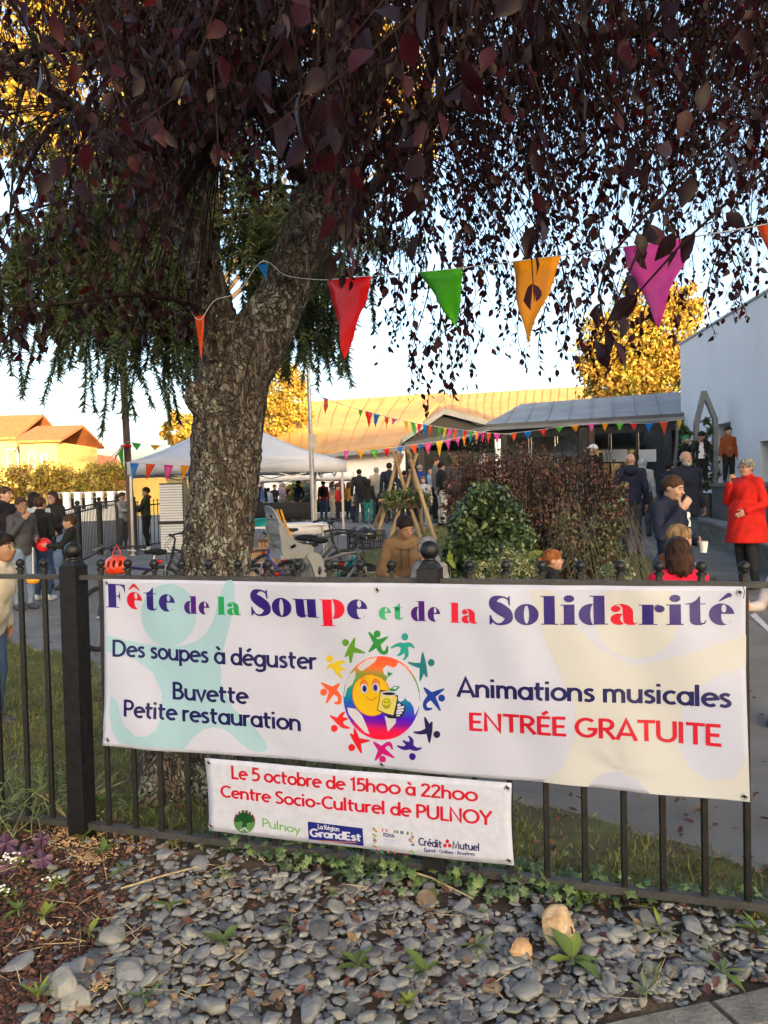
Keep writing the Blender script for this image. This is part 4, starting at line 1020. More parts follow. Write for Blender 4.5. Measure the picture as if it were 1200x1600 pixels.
# houses in the evening sun on the left
def house(name, label, x0p, x1p, Y, ze, zr, depth, mw, ridge='x', wins=(), flat=False, chim=None, rz=0.0):
    a, b = P(x0p, 780, Y), P(x1p, 780, Y); g_ = ground(a.x, Y); W_ = b.x - a.x
    t = thing(name, label, 'house', ((a.x + b.x) / 2, Y, g_), rz)
    m = MB(); hgrid_wall(m, Vector((-W_ / 2, 0, 0)), Vector((1, 0, 0)), W_, 0, ze, .3, wins)
    m.box((-W_ / 2 + .15, depth / 2, ze / 2), (.3, depth - .62, ze)); m.box((W_ / 2 - .15, depth / 2, ze / 2), (.3, depth - .62, ze)); m.box((0, depth - .15, ze / 2), (W_, .3, ze))
    if ridge == 'y': m.prism([(-W_ / 2, .004, ze + .003), (W_ / 2, .004, ze + .003), (0, .004, zr)], (0, .3, 0))
    m.build('wall', mw, t)
    m = MB(); o = .45
    if ridge == 'x':
        for s in (0, 1):
            y0, y1 = (-o, depth / 2) if s == 0 else (depth + o, depth / 2)
            V = [(-W_ / 2 - o, y0, ze - .05), (W_ / 2 + o, y0, ze - .05), (W_ / 2 + o, y1, zr), (-W_ / 2 - o, y1, zr)]
            m.prism(V if s == 0 else V[::-1], (0, 0, .18))
    else:
        for s in (-1, 1):
            V = [(s * (W_ / 2 + o), -o, ze - .1), (0, -o, zr + .05), (0, depth + o, zr + .05), (s * (W_ / 2 + o), depth + o, ze - .1)]
            m.prism(V if s < 0 else V[::-1], (0, 0, .18))
    rf = m.build('roof', m_tile, t)
    if chim:
        m = MB(); m.box((chim[0], chim[1], zr + .2), (.8, .8, 1.6)); c = m.build('chimney', m_yrender, None); c.parent = rf
    for w in wins:
        m = MB(); cx, cz, ww, hh = (w[0] + w[1]) / 2 - W_ / 2, (w[2] + w[3]) / 2, w[1] - w[0], w[3] - w[2]
        for dx, dz, sx, sz in ((-ww / 2 + .05, 0, .1, hh), (ww / 2 - .05, 0, .1, hh), (0, hh / 2 - .05, ww - .2, .1), (0, -hh / 2 + .05, ww - .2, .1)): m.box((cx + dx, .2, cz + dz), (sx, .1, sz))
        wd = m.build('window', m_frame, t)
        m = MB(); m.box((cx, .22, cz), (ww - .2, .03, hh - .2)); pn = m.build('pane', M('pale shutter', (.22, .19, .13), .4, scale=4, var=.1), None); pn.parent = wd
    return t
house('house', 'sunlit yellow house with orange tiled roof, cut off by the left picture edge', -75, 24, 60, 6.1, 8.3, 9, m_yrender, 'x', [(2.2, 3.6, 3.6, 5.4), (4.3, 5.2, 3.5, 5.4), (.6, 1.6, 3.6, 5.2)])
house('house', 'sunlit yellow house with low orange roof and two shuttered windows', 34, 92, 57, 5.6, 7.0, 8, m_yrender, 'x', [(.45, 1.05, 3.5, 4.9), (1.45, 2.0, 3.4, 4.8)], chim=None)
house('house', 'distant house showing only its orange gable roof and small chimney', 106, 164, 85, 3.6, 6.1, 9, m_tile, 'y', [], chim=(0, 1.5))
house('house', 'bright yellow garage wall seen beneath the left side of the front marquee', 196, 262, 52, 3.1, 3.5, 6, m_yrender, 'x', [])
def balustrade():
    a, b = ONG(88, 44), ONG(192, 44); t = thing('boundary_wall', 'pale garden wall with square pillars below the sunlit hedge on the left', 'wall', (a + b) / 2)
    g_ = (a.z + b.z) / 2 - .1
    m = WB(); m.box(((a.x + b.x) / 2, 44, g_ + .35), (b.x - a.x, .2, .9)); m.build('wall', m_render, t)
    for i in range(7):
        x = a.x + (b.x - a.x) * i / 6; m = WB(); m.box((x, 43.98, g_ + .85), (.32, .32, 1.75)); m.box((x, 43.98, g_ + 1.76), (.42, .42, .07)); m.build('pillar', m_render, t)
        if i < 6:
            m = WB(); dx = (b.x - a.x) / 6
            for k in range(9): m.box((x + .25 + (dx - .5) * k / 8, 44, g_ + 1.1), (.03, .03, .6))
            m.box((x + dx / 2, 44, g_ + 1.42), (dx - .33, .05, .05)); m.build('railing', m_iron, t)
balustrade()

# ------------------------------------------------------------------ trees
m_bark = bpy.data.materials.new('plum bark with lichen'); m_bark.use_nodes = True
def bark_nodes(m, dark, light, lich, lthr):
    n = m.node_tree.nodes; l = m.node_tree.links; b = n['Principled BSDF']; b.inputs['Roughness'].default_value = .92; b.inputs['Specular IOR Level'].default_value = .2
    tc = n.new('ShaderNodeTexCoord'); mp = n.new('ShaderNodeMapping'); mp.inputs['Scale'].default_value = (1, 1, .28); l.new(tc.outputs['Object'], mp.inputs[0])
    n1 = n.new('ShaderNodeTexNoise'); n1.inputs['Scale'].default_value = 26; n1.inputs['Detail'].default_value = 6; l.new(mp.outputs[0], n1.inputs['Vector'])
    c1 = n.new('ShaderNodeValToRGB'); c1.color_ramp.elements[0].position = .38; c1.color_ramp.elements[1].position = .62; c1.color_ramp.elements[0].color = (*dark, 1); c1.color_ramp.elements[1].color = (*light, 1); l.new(n1.outputs['Fac'], c1.inputs[0])
    n2 = n.new('ShaderNodeTexNoise'); n2.inputs['Scale'].default_value = 19; n2.inputs['Detail'].default_value = 7; n2.inputs['Roughness'].default_value = .68; l.new(tc.outputs['Object'], n2.inputs['Vector'])
    n3 = n.new('ShaderNodeTexNoise'); n3.inputs['Scale'].default_value = 2.0; l.new(tc.outputs['Object'], n3.inputs['Vector'])
    ad = n.new('ShaderNodeMath'); ad.operation = 'MULTIPLY_ADD'; ad.inputs[1].default_value = .5; l.new(n3.outputs['Fac'], ad.inputs[0]); l.new(n2.outputs['Fac'], ad.inputs[2])
    c2 = n.new('ShaderNodeValToRGB'); c2.color_ramp.elements[0].position = lthr; c2.color_ramp.elements[1].position = lthr + .035; l.new(ad.outputs[0], c2.inputs[0])
    mx = n.new('ShaderNodeMix'); mx.data_type = 'RGBA'; l.new(c2.outputs[0], mx.inputs[0]); l.new(c1.outputs[0], mx.inputs[6]); mx.inputs[7].default_value = (*lich, 1)
    l.new(mx.outputs[2], b.inputs['Base Color'])
    ds = n.new('ShaderNodeTexNoise'); ds.inputs['Scale'].default_value = 7; l.new(tc.outputs['Object'], ds.inputs['Vector'])
    av = n.new('ShaderNodeMix'); av.data_type = 'VECTOR'; av.inputs[0].default_value = .16; l.new(mp.outputs[0], av.inputs[4]); l.new(ds.outputs['Color'], av.inputs[5])
    vo = n.new('ShaderNodeTexVoronoi'); vo.feature = 'DISTANCE_TO_EDGE'; vo.inputs['Scale'].default_value = 40; l.new(av.outputs[1], vo.inputs['Vector'])
    ck = n.new('ShaderNodeValToRGB'); ck.color_ramp.elements[0].position = -.0; ck.color_ramp.elements[1].position = .11; l.new(vo.outputs[0], ck.inputs[0])
    m2 = n.new('ShaderNodeMix'); m2.data_type = 'RGBA'; l.new(ck.outputs[0], m2.inputs[0]); m2.inputs[6].default_value = (dark[0] * 1.7, dark[1] * 1.7, dark[2] * 1.7, 1); l.new(mx.outputs[2], m2.inputs[7]); l.new(m2.outputs[2], b.inputs['Base Color'])
    sm = n.new('ShaderNodeMath'); sm.operation = 'MULTIPLY_ADD'; sm.inputs[1].default_value = .8; l.new(ck.outputs[0], sm.inputs[0]); l.new(n1.outputs['Fac'], sm.inputs[2])
    bp = n.new('ShaderNodeBump'); bp.inputs['Strength'].default_value = 1.0; bp.inputs['Distance'].default_value = .03; l.new(sm.outputs[0], bp.inputs['Height']); l.new(bp.outputs[0], b.inputs['Normal'])
bark_nodes(m_bark, (.05, .042, .034), (.18, .155, .128), (.25, .265, .22), .80)
m_twig = M('dark twig bark', (0.016, 0.010, 0.009), .95, scale=30, var=.4, spec=.1)
m_leafs = [M('plum leaf dark', (0.011, 0.0045, 0.0065), .42, scale=25, var=.35, trans=((.10, .006, .011), .16), spec=.14),
           M('plum leaf wine', (0.026, 0.006, 0.009), .45, scale=25, var=.35, trans=((.24, .012, .014), .24), spec=.14),
           M('plum leaf dull back', (0.026, 0.016, 0.02), .55, scale=25, var=.3, trans=((.10, .02, .03), .12), spec=.2)]

def plum():
    b = G(276, 1272); base = Vector((b.x, 4.42, 0))
    t = thing('plum_tree', 'large purple leaved plum tree with lichen covered forked trunk behind the banner', 'tree', base)
    lo = np.array([-2.4, 3.6, -.1]); hi = np.array([.8, 5.6, 5.3])
    S = Soft(lo, hi, .016)
    trunk = [(284, 1285, 4.42, .30), (292, 1215, 4.43, .265), (305, 1100, 4.45, .235), (330, 930, 4.5, .205), (347, 790, 4.52, .20), (357, 660, 4.55, .205), (366, 585, 4.58, .21)]
    LR = [(366, 585, 4.58, .20), (406, 530, 4.6, .165), (443, 465, 4.62, .135), (468, 395, 4.65, .122), (496, 310, 4.66, .112), (525, 215, 4.66, .106), (548, 120, 4.7, .10), (566, 20, 4.75, .115), (590, -110, 4.8, .09)]
    LL = [(360, 590, 4.58, .17), (340, 505, 4.55, .12), (322, 440, 4.5, .105), (300, 375, 4.45, .092), (268, 322, 4.4, .078), (238, 250, 4.3, .07), (208, 140, 4.2, .055), (190, 0, 4.1, .045)]
    L3 = [(475, 420, 4.66, .06), (515, 370, 4.85, .055), (560, 320, 5.1, .05), (640, 230, 5.5, .04)]
    pw = lambda L: [(np.array(P(p[0], p[1], p[2])), p[3]) for p in L]
    for L in (trunk, LR, LL, L3):
        q = pw(L); c = catmull([(*p, r) for p, r in q], 5)
        for i in range(len(c) - 1): S.cone(c[i][:3], c[i + 1][:3], c[i][3], c[i + 1][3], k=.025)
    for i in range(5):                        # root flare
        a = R(72 * i + 20); S.cone((base.x + .02, base.y, .28), (base.x + .46 * math.cos(a), base.y + .46 * math.sin(a), -.06), .17, .05, k=.10)
    kn = P(334, 543, 4.36); S.ell(kn, (.07, .07, .085), k=.03); S.ell(kn + Vector((0, -.055, 0)), (.035, .05, .045), k=.01, sub=True)
    for px, py, r in ((404, 480, .05), (455, 420, .05), (300, 620, .05), (350, 720, .04), (470, 350, .05)): S.ell(P(px, py, 4.42), (r, r, r * 1.6), k=.06)
    def disp(V):
        x, y, z = V.T
        ax = np.interp(z, [0, 2, 5], [base.x, base.x + .15, base.x + .3]); a = np.arctan2(y - 4.5, x - ax)
        zz = z + .15 * np.sin(3 * a + z * 1.3)
        w1 = np.sin(19 * a + 2.2 * np.sin(4.1 * zz) + 1.6 * np.sin(11.3 * zz + 2 * a)); w2 = np.sin(41 * a + 3.0 * np.sin(6.3 * zz + a) + 2 * np.sin(17 * zz))
        ridge = (1 - np.abs(w1)) * .017 + (1 - np.abs(w2)) * .009 + .004 * np.sin(31 * zz + 9 * np.sin(5 * a))
        n = np.stack([x - ax, y - 4.5, 0 * z], 1); n /= np.maximum(.02, np.linalg.norm(n, axis=1))[:, None]
        return V + n * (-ridge * np.clip(1.15 - (z - 3.2) * .5, .25, 1.0))[:, None] - np.array(base)
    S.build('trunk', m_bark, t, disp=disp)
    # crown: limbs, drooping twigs and leaves
    rr = random.Random(5)
    forks = [pw(L) for L in (LR, LL, L3)]
    starts = [Vector(forks[0][i][0]) for i in (4, 5, 6, 7, 8)] + [Vector(forks[1][i][0]) for i in (4, 5, 6, 7)] + [Vector(forks[2][3][0])]
    nodes = []; br = WB()
    for i in range(30):
        s = starts[i % len(starts)]; a = rr.uniform(0, 2 * PI); ln = rr.uniform(1.6, 3.9)
        e = s + Vector((math.cos(a) * ln, math.sin(a) * ln * .95, rr.uniform(.2, 1.5)))
        e.y = max(2.3, e.y); mid = (s + e) / 2 + Vector((rr.uniform(-.2, .2), rr.uniform(-.2, .2), .45))
        c = [Vector(p) for p in catmull([s, mid, e, e + Vector((math.cos(a) * .5, math.sin(a) * .3, -.35))], 5)]
        br.tube(c, [.036 * (1 - .8 * k / (len(c) - 1)) + .005 for k in range(len(c))], 7); nodes += c[2:]
    lbr = [P(310, 486, 4.5), P(275, 468, 4.3), P(235, 462, 4.15), P(190, 460, 4.0), P(120, 472, 3.8), P(40, 480, 3.7), P(-40, 470, 3.6)]
    br.tube(lbr, [.022, .018, .016, .013, .010, .007, .004], 8); 
    nd = np.array([list(p) for p in nodes])
    xs = [-100, 0, 60, 120, 200, 260, 300, 350, 400, 480, 520, 560, 600, 640, 690, 740, 800, 860, 930, 1000, 1060, 1120, 1200, 1300]
    yl = [480, 470, 440, 430, 420, 395, 350, 310, 320, 350, 430, 460, 590, 660, 650, 630, 570, 600, 590, 560, 530, 545, 500, 480]
    dn = [60, 40, 70, 170, 300, 310, 290, 270, 270, 300, 360, 380, 400, 390, 390, 390, 390, 390, 370, 350, 330, 310, 290, 280]
    C, D, N, L_, MI = [], [], [], [], []; tw = WB(); ntw = 0
    def twig(tip, ln, nl, Ls):
        nonlocal ntw
        top = tip + Vector((rr.gauss(0, .14), rr.gauss(0, .14), ln))
        k = int(np.argmin(((nd - np.array(top)) ** 2).sum(1))); an = Vector(nd[k]); far_ = (an - top).length
        pts = [top, (top + tip) / 2 + Vector((rr.gauss(0, .05), rr.gauss(0, .05), rr.gauss(0, .03))), tip]
        if far_ < 1.2: pts = [an] + [an.lerp(top, .6) + Vector((0, 0, .12 * far_))] + pts
        c = [Vector(p) for p in catmull(pts, 3)]
        tw.tube(c, [.0045 * (1 - .7 * i / (len(c) - 1)) for i in range(len(c))], 3, cap=False); ntw += 1
        tot = len(c) - 1; i0 = 0 if far_ >= 1.2 else tot * .35
        for j in range(nl):
            f = i0 + (tot - i0) * (j + rr.random()) / nl; i = min(tot - 1, int(f)); p = c[i].lerp(c[i + 1], f - i)
            az = rr.uniform(0, 2 * PI); dr = Vector((math.cos(az) * .62, math.sin(az) * .62, rr.uniform(-1.7, -.25)))
            nr = Vector((rr.gauss(0, 1), rr.gauss(0, 1), rr.gauss(.6, .6)))
            C.append(p + dr.normalized() * .012); D.append(dr); N.append(nr); L_.append(Ls * rr.uniform(.7, 1.2)); MI.append(rr.choices((0, 1, 2), (.75, .22, .03))[0])
    made = 0; tries = 0
    while made < 5300 and tries < 60000:
        tries += 1
        px = rr.uniform(-120, 1320); lowy = np.interp(px, xs, yl); den = np.interp(px, xs, dn)
        py = rr.uniform(-330, lowy)
        pr = 1.0 if py < den else .48 * (1 - .6 * (py - den) / max(1, lowy - den))
        if px < 170 and py < 330: pr *= .35
        if 380 < px < 530 and py > 300: pr *= .45
        if rr.random() > pr: continue
        Y = rr.uniform(3.1, 7.8) if py > 250 else (rr.uniform(3.0, 7.8) if rr.random() < .965 else rr.uniform(1.6, 3.0))
        if py > 430: Y = rr.uniform(3.2, 7.6)
        if px < 560 and py > 330: Y = rr.uniform(2.4, 4.2)
        tip = P(px, py, Y)
        if tip.z < 2.0: continue
        twig(tip, rr.uniform(.3, .6), rr.randint(8, 14), rr.uniform(.042, .056)); made += 1
    for px, py, Y in ((930, 545, 1.55), (915, 560, 1.6), (950, 530, 1.5), (630, 370, 1.5), (655, 380, 1.55), (540, 380, 1.6), (515, 395, 1.7), (415, 205, 1.15), (480, 190, 1.2), (440, 170, 1.25), (380, 180, 1.2), (330, 95, 1.3), (120, 40, 1.3), (110, 290, 1.5), (60, 300, 1.6), (700, 140, 1.3), (850, 400, 1.9), (835, 470, 2.0), (990, 395, 1.9), (1065, 400, 1.8)):
        tip = P(px, py, Y); twig(tip, .35, 7, .062)
    for k in range(60):
        f = rr.random() * 5.9; i = int(f); p = lbr[i].lerp(lbr[i + 1], f - i); twig(p - Vector((0, 0, rr.uniform(.05, .25))), .2, 5, .055)
    br.build('branches', M('dark branch bark', (.026, .019, .016), .95, scale=18, var=.4, bump=.6, spec=.15), t, 60); tw.build('twigs', m_twig, t)
    o = np.array(base)
    L_ = np.array(L_)
    leaf_mesh('crown', np.array(C) - o, D, N, L_, L_ * .58, m_leafs, t, MI, fold=.3, curl=.25, fine=True)
    print('plum leaves', len(C))
plum()

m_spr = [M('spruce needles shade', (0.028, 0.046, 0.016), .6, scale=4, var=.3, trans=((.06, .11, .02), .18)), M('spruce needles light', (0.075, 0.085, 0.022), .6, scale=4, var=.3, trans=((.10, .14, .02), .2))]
def spruce():
    Y0 = 13.5; base = ONG(338, Y0)
    t = thing('spruce', 'weeping spruce with dark hanging branches behind the plum tree', 'tree', base)
    m = WB(); m.tube([base, base + Vector((0, 0, 5)), base + Vector((.1, 0, 11)), base + Vector((.1, 0, 16))], [.24, .2, .12, .03], 12); m.build('trunk', M('spruce bark', (.030, .022, .018), .9, scale=12, var=.35, bump=.8), t, 40)
    rr = random.Random(9); C, D, Ls, MI = [], [], [], []; br = WB()
    def branch(s, e, hang, sag=.4, dens=1.0, lit=.25):
        mid = (s + e) / 2 + Vector((0, 0, sag)); c = [Vector(p) for p in catmull([s, mid, e], 10)]
        br.tube(c, [.05 * (1 - .85 * i / (len(c) - 1)) for i in range(len(c))], 6, cap=False)
        ln = (e - s).length; n = int(ln * 19 * dens)
        for j in range(n):
            f = (.18 + .82 * (j + rr.random()) / n) * (len(c) - 1); i = min(len(c) - 2, int(f)); p = c[i].lerp(c[i + 1], f - i)
            h = hang * rr.uniform(.22, 1.0) * (1.15 if rr.random() < .25 else .85) * (.55 + .45 * math.sin(PI * min(1, f / (len(c) - 1) + .15)))
            p = p + Vector((rr.gauss(0, .16), rr.gauss(0, .22), 0)); drift = Vector((rr.gauss(0, .20), rr.gauss(0, .20), -1)).normalized()
            br.tube([p, p + drift * h * .5, p + Vector((drift.x, drift.y, -1)) * h], .006, 3, cap=False)
            k = max(8, int(h * 120))
            for q in range(k):
                pp = p + drift * (h * (q + rr.random()) / k); a = rr.uniform(0, 2 * PI)
                for _ in range(2):
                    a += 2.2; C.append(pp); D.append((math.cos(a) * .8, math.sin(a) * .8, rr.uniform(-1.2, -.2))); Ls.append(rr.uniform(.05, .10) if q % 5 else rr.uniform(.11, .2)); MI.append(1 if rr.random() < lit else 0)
    ex = [((338, 420), (150, 455), 2.9), ((338, 400), (60, 455), 3.0), ((338, 380), (-30, 440), 3.0), ((338, 420), (200, 430), 2.6), ((338, 330), (110, 370), 2.0), ((338, 300), (20, 370), 2.1), ((338, 300), (190, 330), 1.9), ((338, 350), (235, 370), 1.3), ((338, 410), (100, 470), 2.2), ((338, 350), (-10, 400), 2.2), ((338, 300), (60, 330), 1.8), ((338, 420), (225, 450), 1.6),
          ((380, 430), (500, 500), 2.0), ((380, 410), (545, 490), 2.0), ((380, 380), (575, 430), 1.6), ((380, 450), (450, 540), 1.7), ((380, 350), (500, 400), 1.6), ((380, 300), (560, 350), 1.6), ((338, 250), (240, 290), 1.2), ((338, 220), (80, 290), 1.3), ((380, 480), (535, 560), 1.3), ((338, 400), (425, 430), 1.0), ((338, 360), (440, 380), 1.1), ((338, 300), (430, 330), 1.2)]
    for a, b, h in ex:
        s = P(a[0], a[1], Y0); e = P(b[0], b[1], Y0 + rr.uniform(-1.3, .6)); branch(s, e, h, .35, 1.15)
    for k in range(46):
        z = 6.2 + 9.5 * (k / 46); rad = 3.6 * (1 - k / 50) + .3; a = rr.uniform(0, 2 * PI)
        s = Vector((base.x, Y0, z)); e = s + Vector((math.cos(a) * rad, math.sin(a) * rad, -.25 * rad)); branch(s, e, .8, .25, .7, .5)
    br.build('branches', m_twig, t)
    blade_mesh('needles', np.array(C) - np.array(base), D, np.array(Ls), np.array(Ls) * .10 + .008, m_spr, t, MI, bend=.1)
    print('spruce needles', len(C))
spruce()

def tree(name, label, px, Y, blobs, n, ls, mats, group=None, trunk_r=.16, wts=None, seed=1, cat='tree', shell=.55, trunk=True, droop=.3):
    """blobs: (px, py, rx, rz, weight) ellipsoids in photograph pixels at distance Y"""
    rr = np.random.default_rng(seed); k = Y / F; base = ONG(px, Y)
    t = thing(name, label, cat, base, 0, group)
    w = np.array([b[2] * b[3] for b in blobs], float); w /= w.sum()
    C, D, N, MI = [], [], [], []
    m = WB(); cs = []
    for b, q in zip(blobs, w):
        c = P(b[0], b[1], Y + (b[4] if len(b) > 4 else 0)); cs.append(c); cnt = int(n * q)
        rx, rz = b[2] * k, b[3] * k
        ncl = max(5, cnt // 40)                # clumps of leaves inside the ellipsoid
        u = rr.normal(size=(ncl, 3)); u /= np.linalg.norm(u, axis=1)[:, None]; rad = rr.uniform(shell, 1.0, (ncl, 1)) ** .6
        cc = np.array(c) + u * rad * np.array([rx, rx * .9, rz])
        pick = rr.integers(0, ncl, cnt); cr_ = rr.normal(size=(cnt, 3)) * (min(rx, rz) * .17)
        pos = cc[pick] + cr_
        C.append(pos); d = rr.normal(size=(cnt, 3)); d[:, 2] -= droop; D.append(d); nn = rr.normal(size=(cnt, 3)); nn[:, 2] += .7; N.append(nn)
        MI.append((rr.random(ncl)[pick] * .6 + rr.random(cnt) * .4))
    C = np.concatenate(C); D = np.concatenate(D); N = np.concatenate(N); MI = np.concatenate(MI)
    mi = np.minimum(len(mats) - 1, (np.argsort(np.argsort(MI)) / len(MI) * len(mats)).astype(int))
    if trunk:
        mean = sum(cs, Vector()) / len(cs); fork = Vector((base.x, Y, base.z + max(.1, (mean.z - base.z) * .45)))
        m.tube([base, fork], [trunk_r, trunk_r * .75], 10)
        for c in cs: m.tube([fork, fork.lerp(c, .5) + Vector((0, 0, .1)), c], [trunk_r * .6, trunk_r * .35, trunk_r * .1], 6)
        m.build('trunk', M('tree bark', (.07, .052, .04), .9, scale=9, var=.35, bump=.8), t, 40)
    L = rr.uniform(.75, 1.25, len(C)) * ls
    leaf_mesh('crown', C - np.array(base), D, N, L, L * .6, mats, t, mi)
    return t
m_gold = [M('golden leaf', (0.40, 0.255, 0.040), .55, scale=3, var=.25, trans=((.5, .33, .04), .3)), M('amber leaf', (0.30, 0.165, 0.03), .55, scale=3, var=.25, trans=((.4, .25, .02), .3)), M('lime gold leaf', (0.33, 0.29, 0.04), .55, scale=3, var=.25, trans=((.3, .26, .03), .3))]
m_olive = [M('olive leaf', (0.20, 0.18, 0.03), .55, scale=3, var=.3, trans=((.18, .18, .02), .25)), M('yellowing leaf', (0.38, 0.28, 0.04), .55, scale=3, var=.3, trans=((.3, .24, .03), .25)), M('brown hedge leaf', (0.24, 0.14, 0.05), .6, scale=3, var=.3)]
tree('autumn_tree', 'golden autumn tree rising behind the grey shelter roof at the right', 1000, 34, [(985, 560, 62, 60), (1040, 530, 52, 70), (1010, 475, 46, 42), (940, 545, 40, 50), (1060, 590, 40, 46), (965, 600, 60, 34), (1075, 480, 24, 34)], 20000, .19, m_gold, seed=3, trunk_r=.22)
tree('autumn_tree', 'tall golden tree whose sunlit top glows through the plum crown at the upper left', 318, 32, [(50, 50, 100, 90), (130, 150, 110, 80), (30, 195, 90, 50), (-40, 120, 80, 90), (250, 60, 110, 90), (400, 30, 90, 60), (130, -60, 150, 90), (230, 190, 70, 50), (160, 240, 90, 40)], 26000, .22, m_gold + [m_olive[1]], seed=4, trunk_r=.28)
tree('autumn_tree', 'tall yellow tree glimpsed high behind the right limb of the plum tree', 318, 48, [(560, 60, 60, 70), (655, 210, 30, 40), (610, 140, 60, 70), (520, 160, 40, 60)], 8000, .30, m_gold, seed=5, trunk_r=.3)
tree('autumn_tree', 'round yellow tree behind the white marquee just right of the trunk', 440, 44, [(440, 610, 34, 42), (425, 650, 34, 40), (460, 640, 26, 40)], 7000, .2, m_gold, seed=6)
tree('autumn_tree', 'small yellow larch like tree left of the trunk behind the marquee roof', 290, 44, [(292, 655, 26, 14), (280, 675, 30, 14), (300, 690, 36, 16)], 3200, .19, m_gold, seed=7)
for i, (px, lab, bl) in enumerate([(30, 'sunlit yellow hedge bush in front of the house at the left edge', [(0, 755, 44, 26), (45, 752, 36, 26)]), (95, 'sunlit mixed bush with pink tinted leaves between the houses', [(80, 752, 28, 28), (108, 756, 28, 24)]), (160, 'olive bush right of the hedge behind the garden wall pillars', [(145, 752, 26, 26), (178, 750, 22, 28)])]):
    tree('hedge_bush', lab, px, 50, bl, 3600, .19, m_gold[1:] + m_olive if i != 2 else m_olive + [m_gold[2]], group='sunlit bushes along the far garden wall', seed=10 + i, cat='bush', trunk_r=.08)
tree('round_bush', 'clipped round green bush behind the marquee tables', 468, 37, [(468, 772, 20, 18)], 2200, .16, [M('clipped green leaf', (.05, .075, .02), .55, scale=4, var=.3), m_olive[0]], seed=15, cat='bush', trunk_r=.06, shell=.8)
# ------------------------------------------------------------------ slate bed, bark mulch, weeds, ivy, grass
def bed_z(x, y):
    return ground(x, y) + .014 + .03 * (mnoise.noise(Vector((x * 3.5, y * 3.5, 0))) + 0.4 * mnoise.noise(Vector((x * 10.5, y * 10.5, 5))) + 0.5)
def proj(p):
    d = Vector(p) - CAM; z = d.dot(FWD); return (600 + F * d.dot(RT) / z, 800 - F * d.dot(UP) / z)
m_slate = [M('slate blue grey', (0.148, 0.151, 0.153), .8, scale=14, col2=(0.25, 0.252, 0.25), bump=.5, bscale=70, spec=.35),
           M('slate green grey', (0.178, 0.182, 0.165), .8, scale=14, col2=(0.29, 0.29, 0.262), bump=.5, bscale=70, spec=.3),
           M('slate dark', (0.075, 0.077, 0.08), .75, scale=14, col2=(0.135, 0.136, 0.138), bump=.5, bscale=70, spec=.35),
           M('slate pale', (0.23, 0.22, 0.19), .85, scale=14, col2=(0.34, 0.325, 0.28), bump=.5, bscale=70, spec=.3),
           M('rusty stone', (0.17, 0.115, 0.075), .85, scale=14, col2=(0.25, 0.19, 0.13), bump=.5, bscale=70, spec=.3)]
def stone_template(r, n, thick):
    V = []; ang = sorted(r.uniform(0, 2 * PI) for _ in range(n)) if False else [2 * PI * (i + r.uniform(-.35, .35)) / n for i in range(n)]
    rad = [r.uniform(.72, 1.08) for _ in ang]; el = r.uniform(.52, .95)
    for z, k in ((-thick, .80), (-thick * .2, 1.0), (thick * .6, .96), (thick, .84)):
        for a, q in zip(ang, rad): V.append((math.cos(a) * q * k, math.sin(a) * q * k * el, z + r.uniform(-.05, .05)))
    V.append((r.uniform(-.1, .1), r.uniform(-.1, .1), thick * r.uniform(.95, 1.12))); V.append((0, 0, -thick))
    Fs = []
    for l in range(3):
        for i in range(n):
            a, b, c, d = l * n + i, l * n + (i + 1) % n, (l + 1) * n + (i + 1) % n, (l + 1) * n + i
            Fs += [(a, b, c), (a, c, d)]
    for i in range(n): Fs.append((3 * n + i, 3 * n + (i + 1) % n, 4 * n)); Fs.append(((i + 1) % n, i, 4 * n + 1))
    return np.array(V), np.array(Fs)
def gravel():
    r = random.Random(21); T = [stone_template(r, r.choice((5, 6, 7, 8)), r.uniform(.11, .30)) for _ in range(30)]
    V, Fa, MI = [], [], []; off = 0; made = 0; placed = []
    y0, y1 = kb_l.y - .15, 4.1
    def put(x, y, sz, z, mi):
        nonlocal off
        v, f = r.choice(T); yaw, tx, ty = r.uniform(0, 2 * PI), r.gauss(0, .22), r.gauss(0, .22)
        m = np.array(Matrix.Rotation(yaw, 3, 'Z') @ Matrix.Rotation(tx, 3, 'X') @ Matrix.Rotation(ty, 3, 'Y'))
        w = (v * sz) @ m.T + np.array((x, y, z)); V.append(w); Fa.append(f + off); MI.extend([mi] * len(f)); off += len(v)
    def inside(x, y):
        s = (Vector((x, y, 0)) - FA).dot(FN)      # distance in front of the fence
        if s < -.05: return 0
        kk = Vector((x - KB0.x, y - KB0.y, 0)); side = kk.x * kd.y - kk.y * kd.x
        if side > -.10: return 0
        px, py = proj((x, y, .03))
        lim = np.interp(py, [1300, 1340, 1400, 1450, 1500, 1560, 1600, 1700], [215, 200, 165, 170, 120, 60, 40, 0])
        lim += 26 * mnoise.noise(Vector((x * 5, y * 5, 3)))
        p = 1.0 if px > lim else (.10 if px > lim - 120 else .05)
        if s < .14: p *= .35
        return p
    for layer, (cnt, lo, hi) in enumerate(((18000, .011, .023), (15000, .014, .029), (4200, .024, .041), (260, .040, .064))):
        for _ in range(cnt):
            x = r.uniform(-3.0, 3.2); y = r.uniform(y0, y1); p = inside(x, y)
            if r.random() > p: continue
            sz = r.uniform(lo, hi) * (1.1 if y < 2.9 else .95)
            put(x, y, sz, bed_z(x, y) + .004 + layer * .007 + r.uniform(0, .010), r.choices((0, 1, 2, 3, 4), (.40, .26, .20, .11, .03))[0]); made += 1
    o = mesh_np('slate_gravel', np.concatenate(V), np.concatenate(Fa), m_slate, mi=MI)
    tag(o, 'grey slate chippings covering the bed in front of the fence', 'gravel', kind='stuff')
gravel()
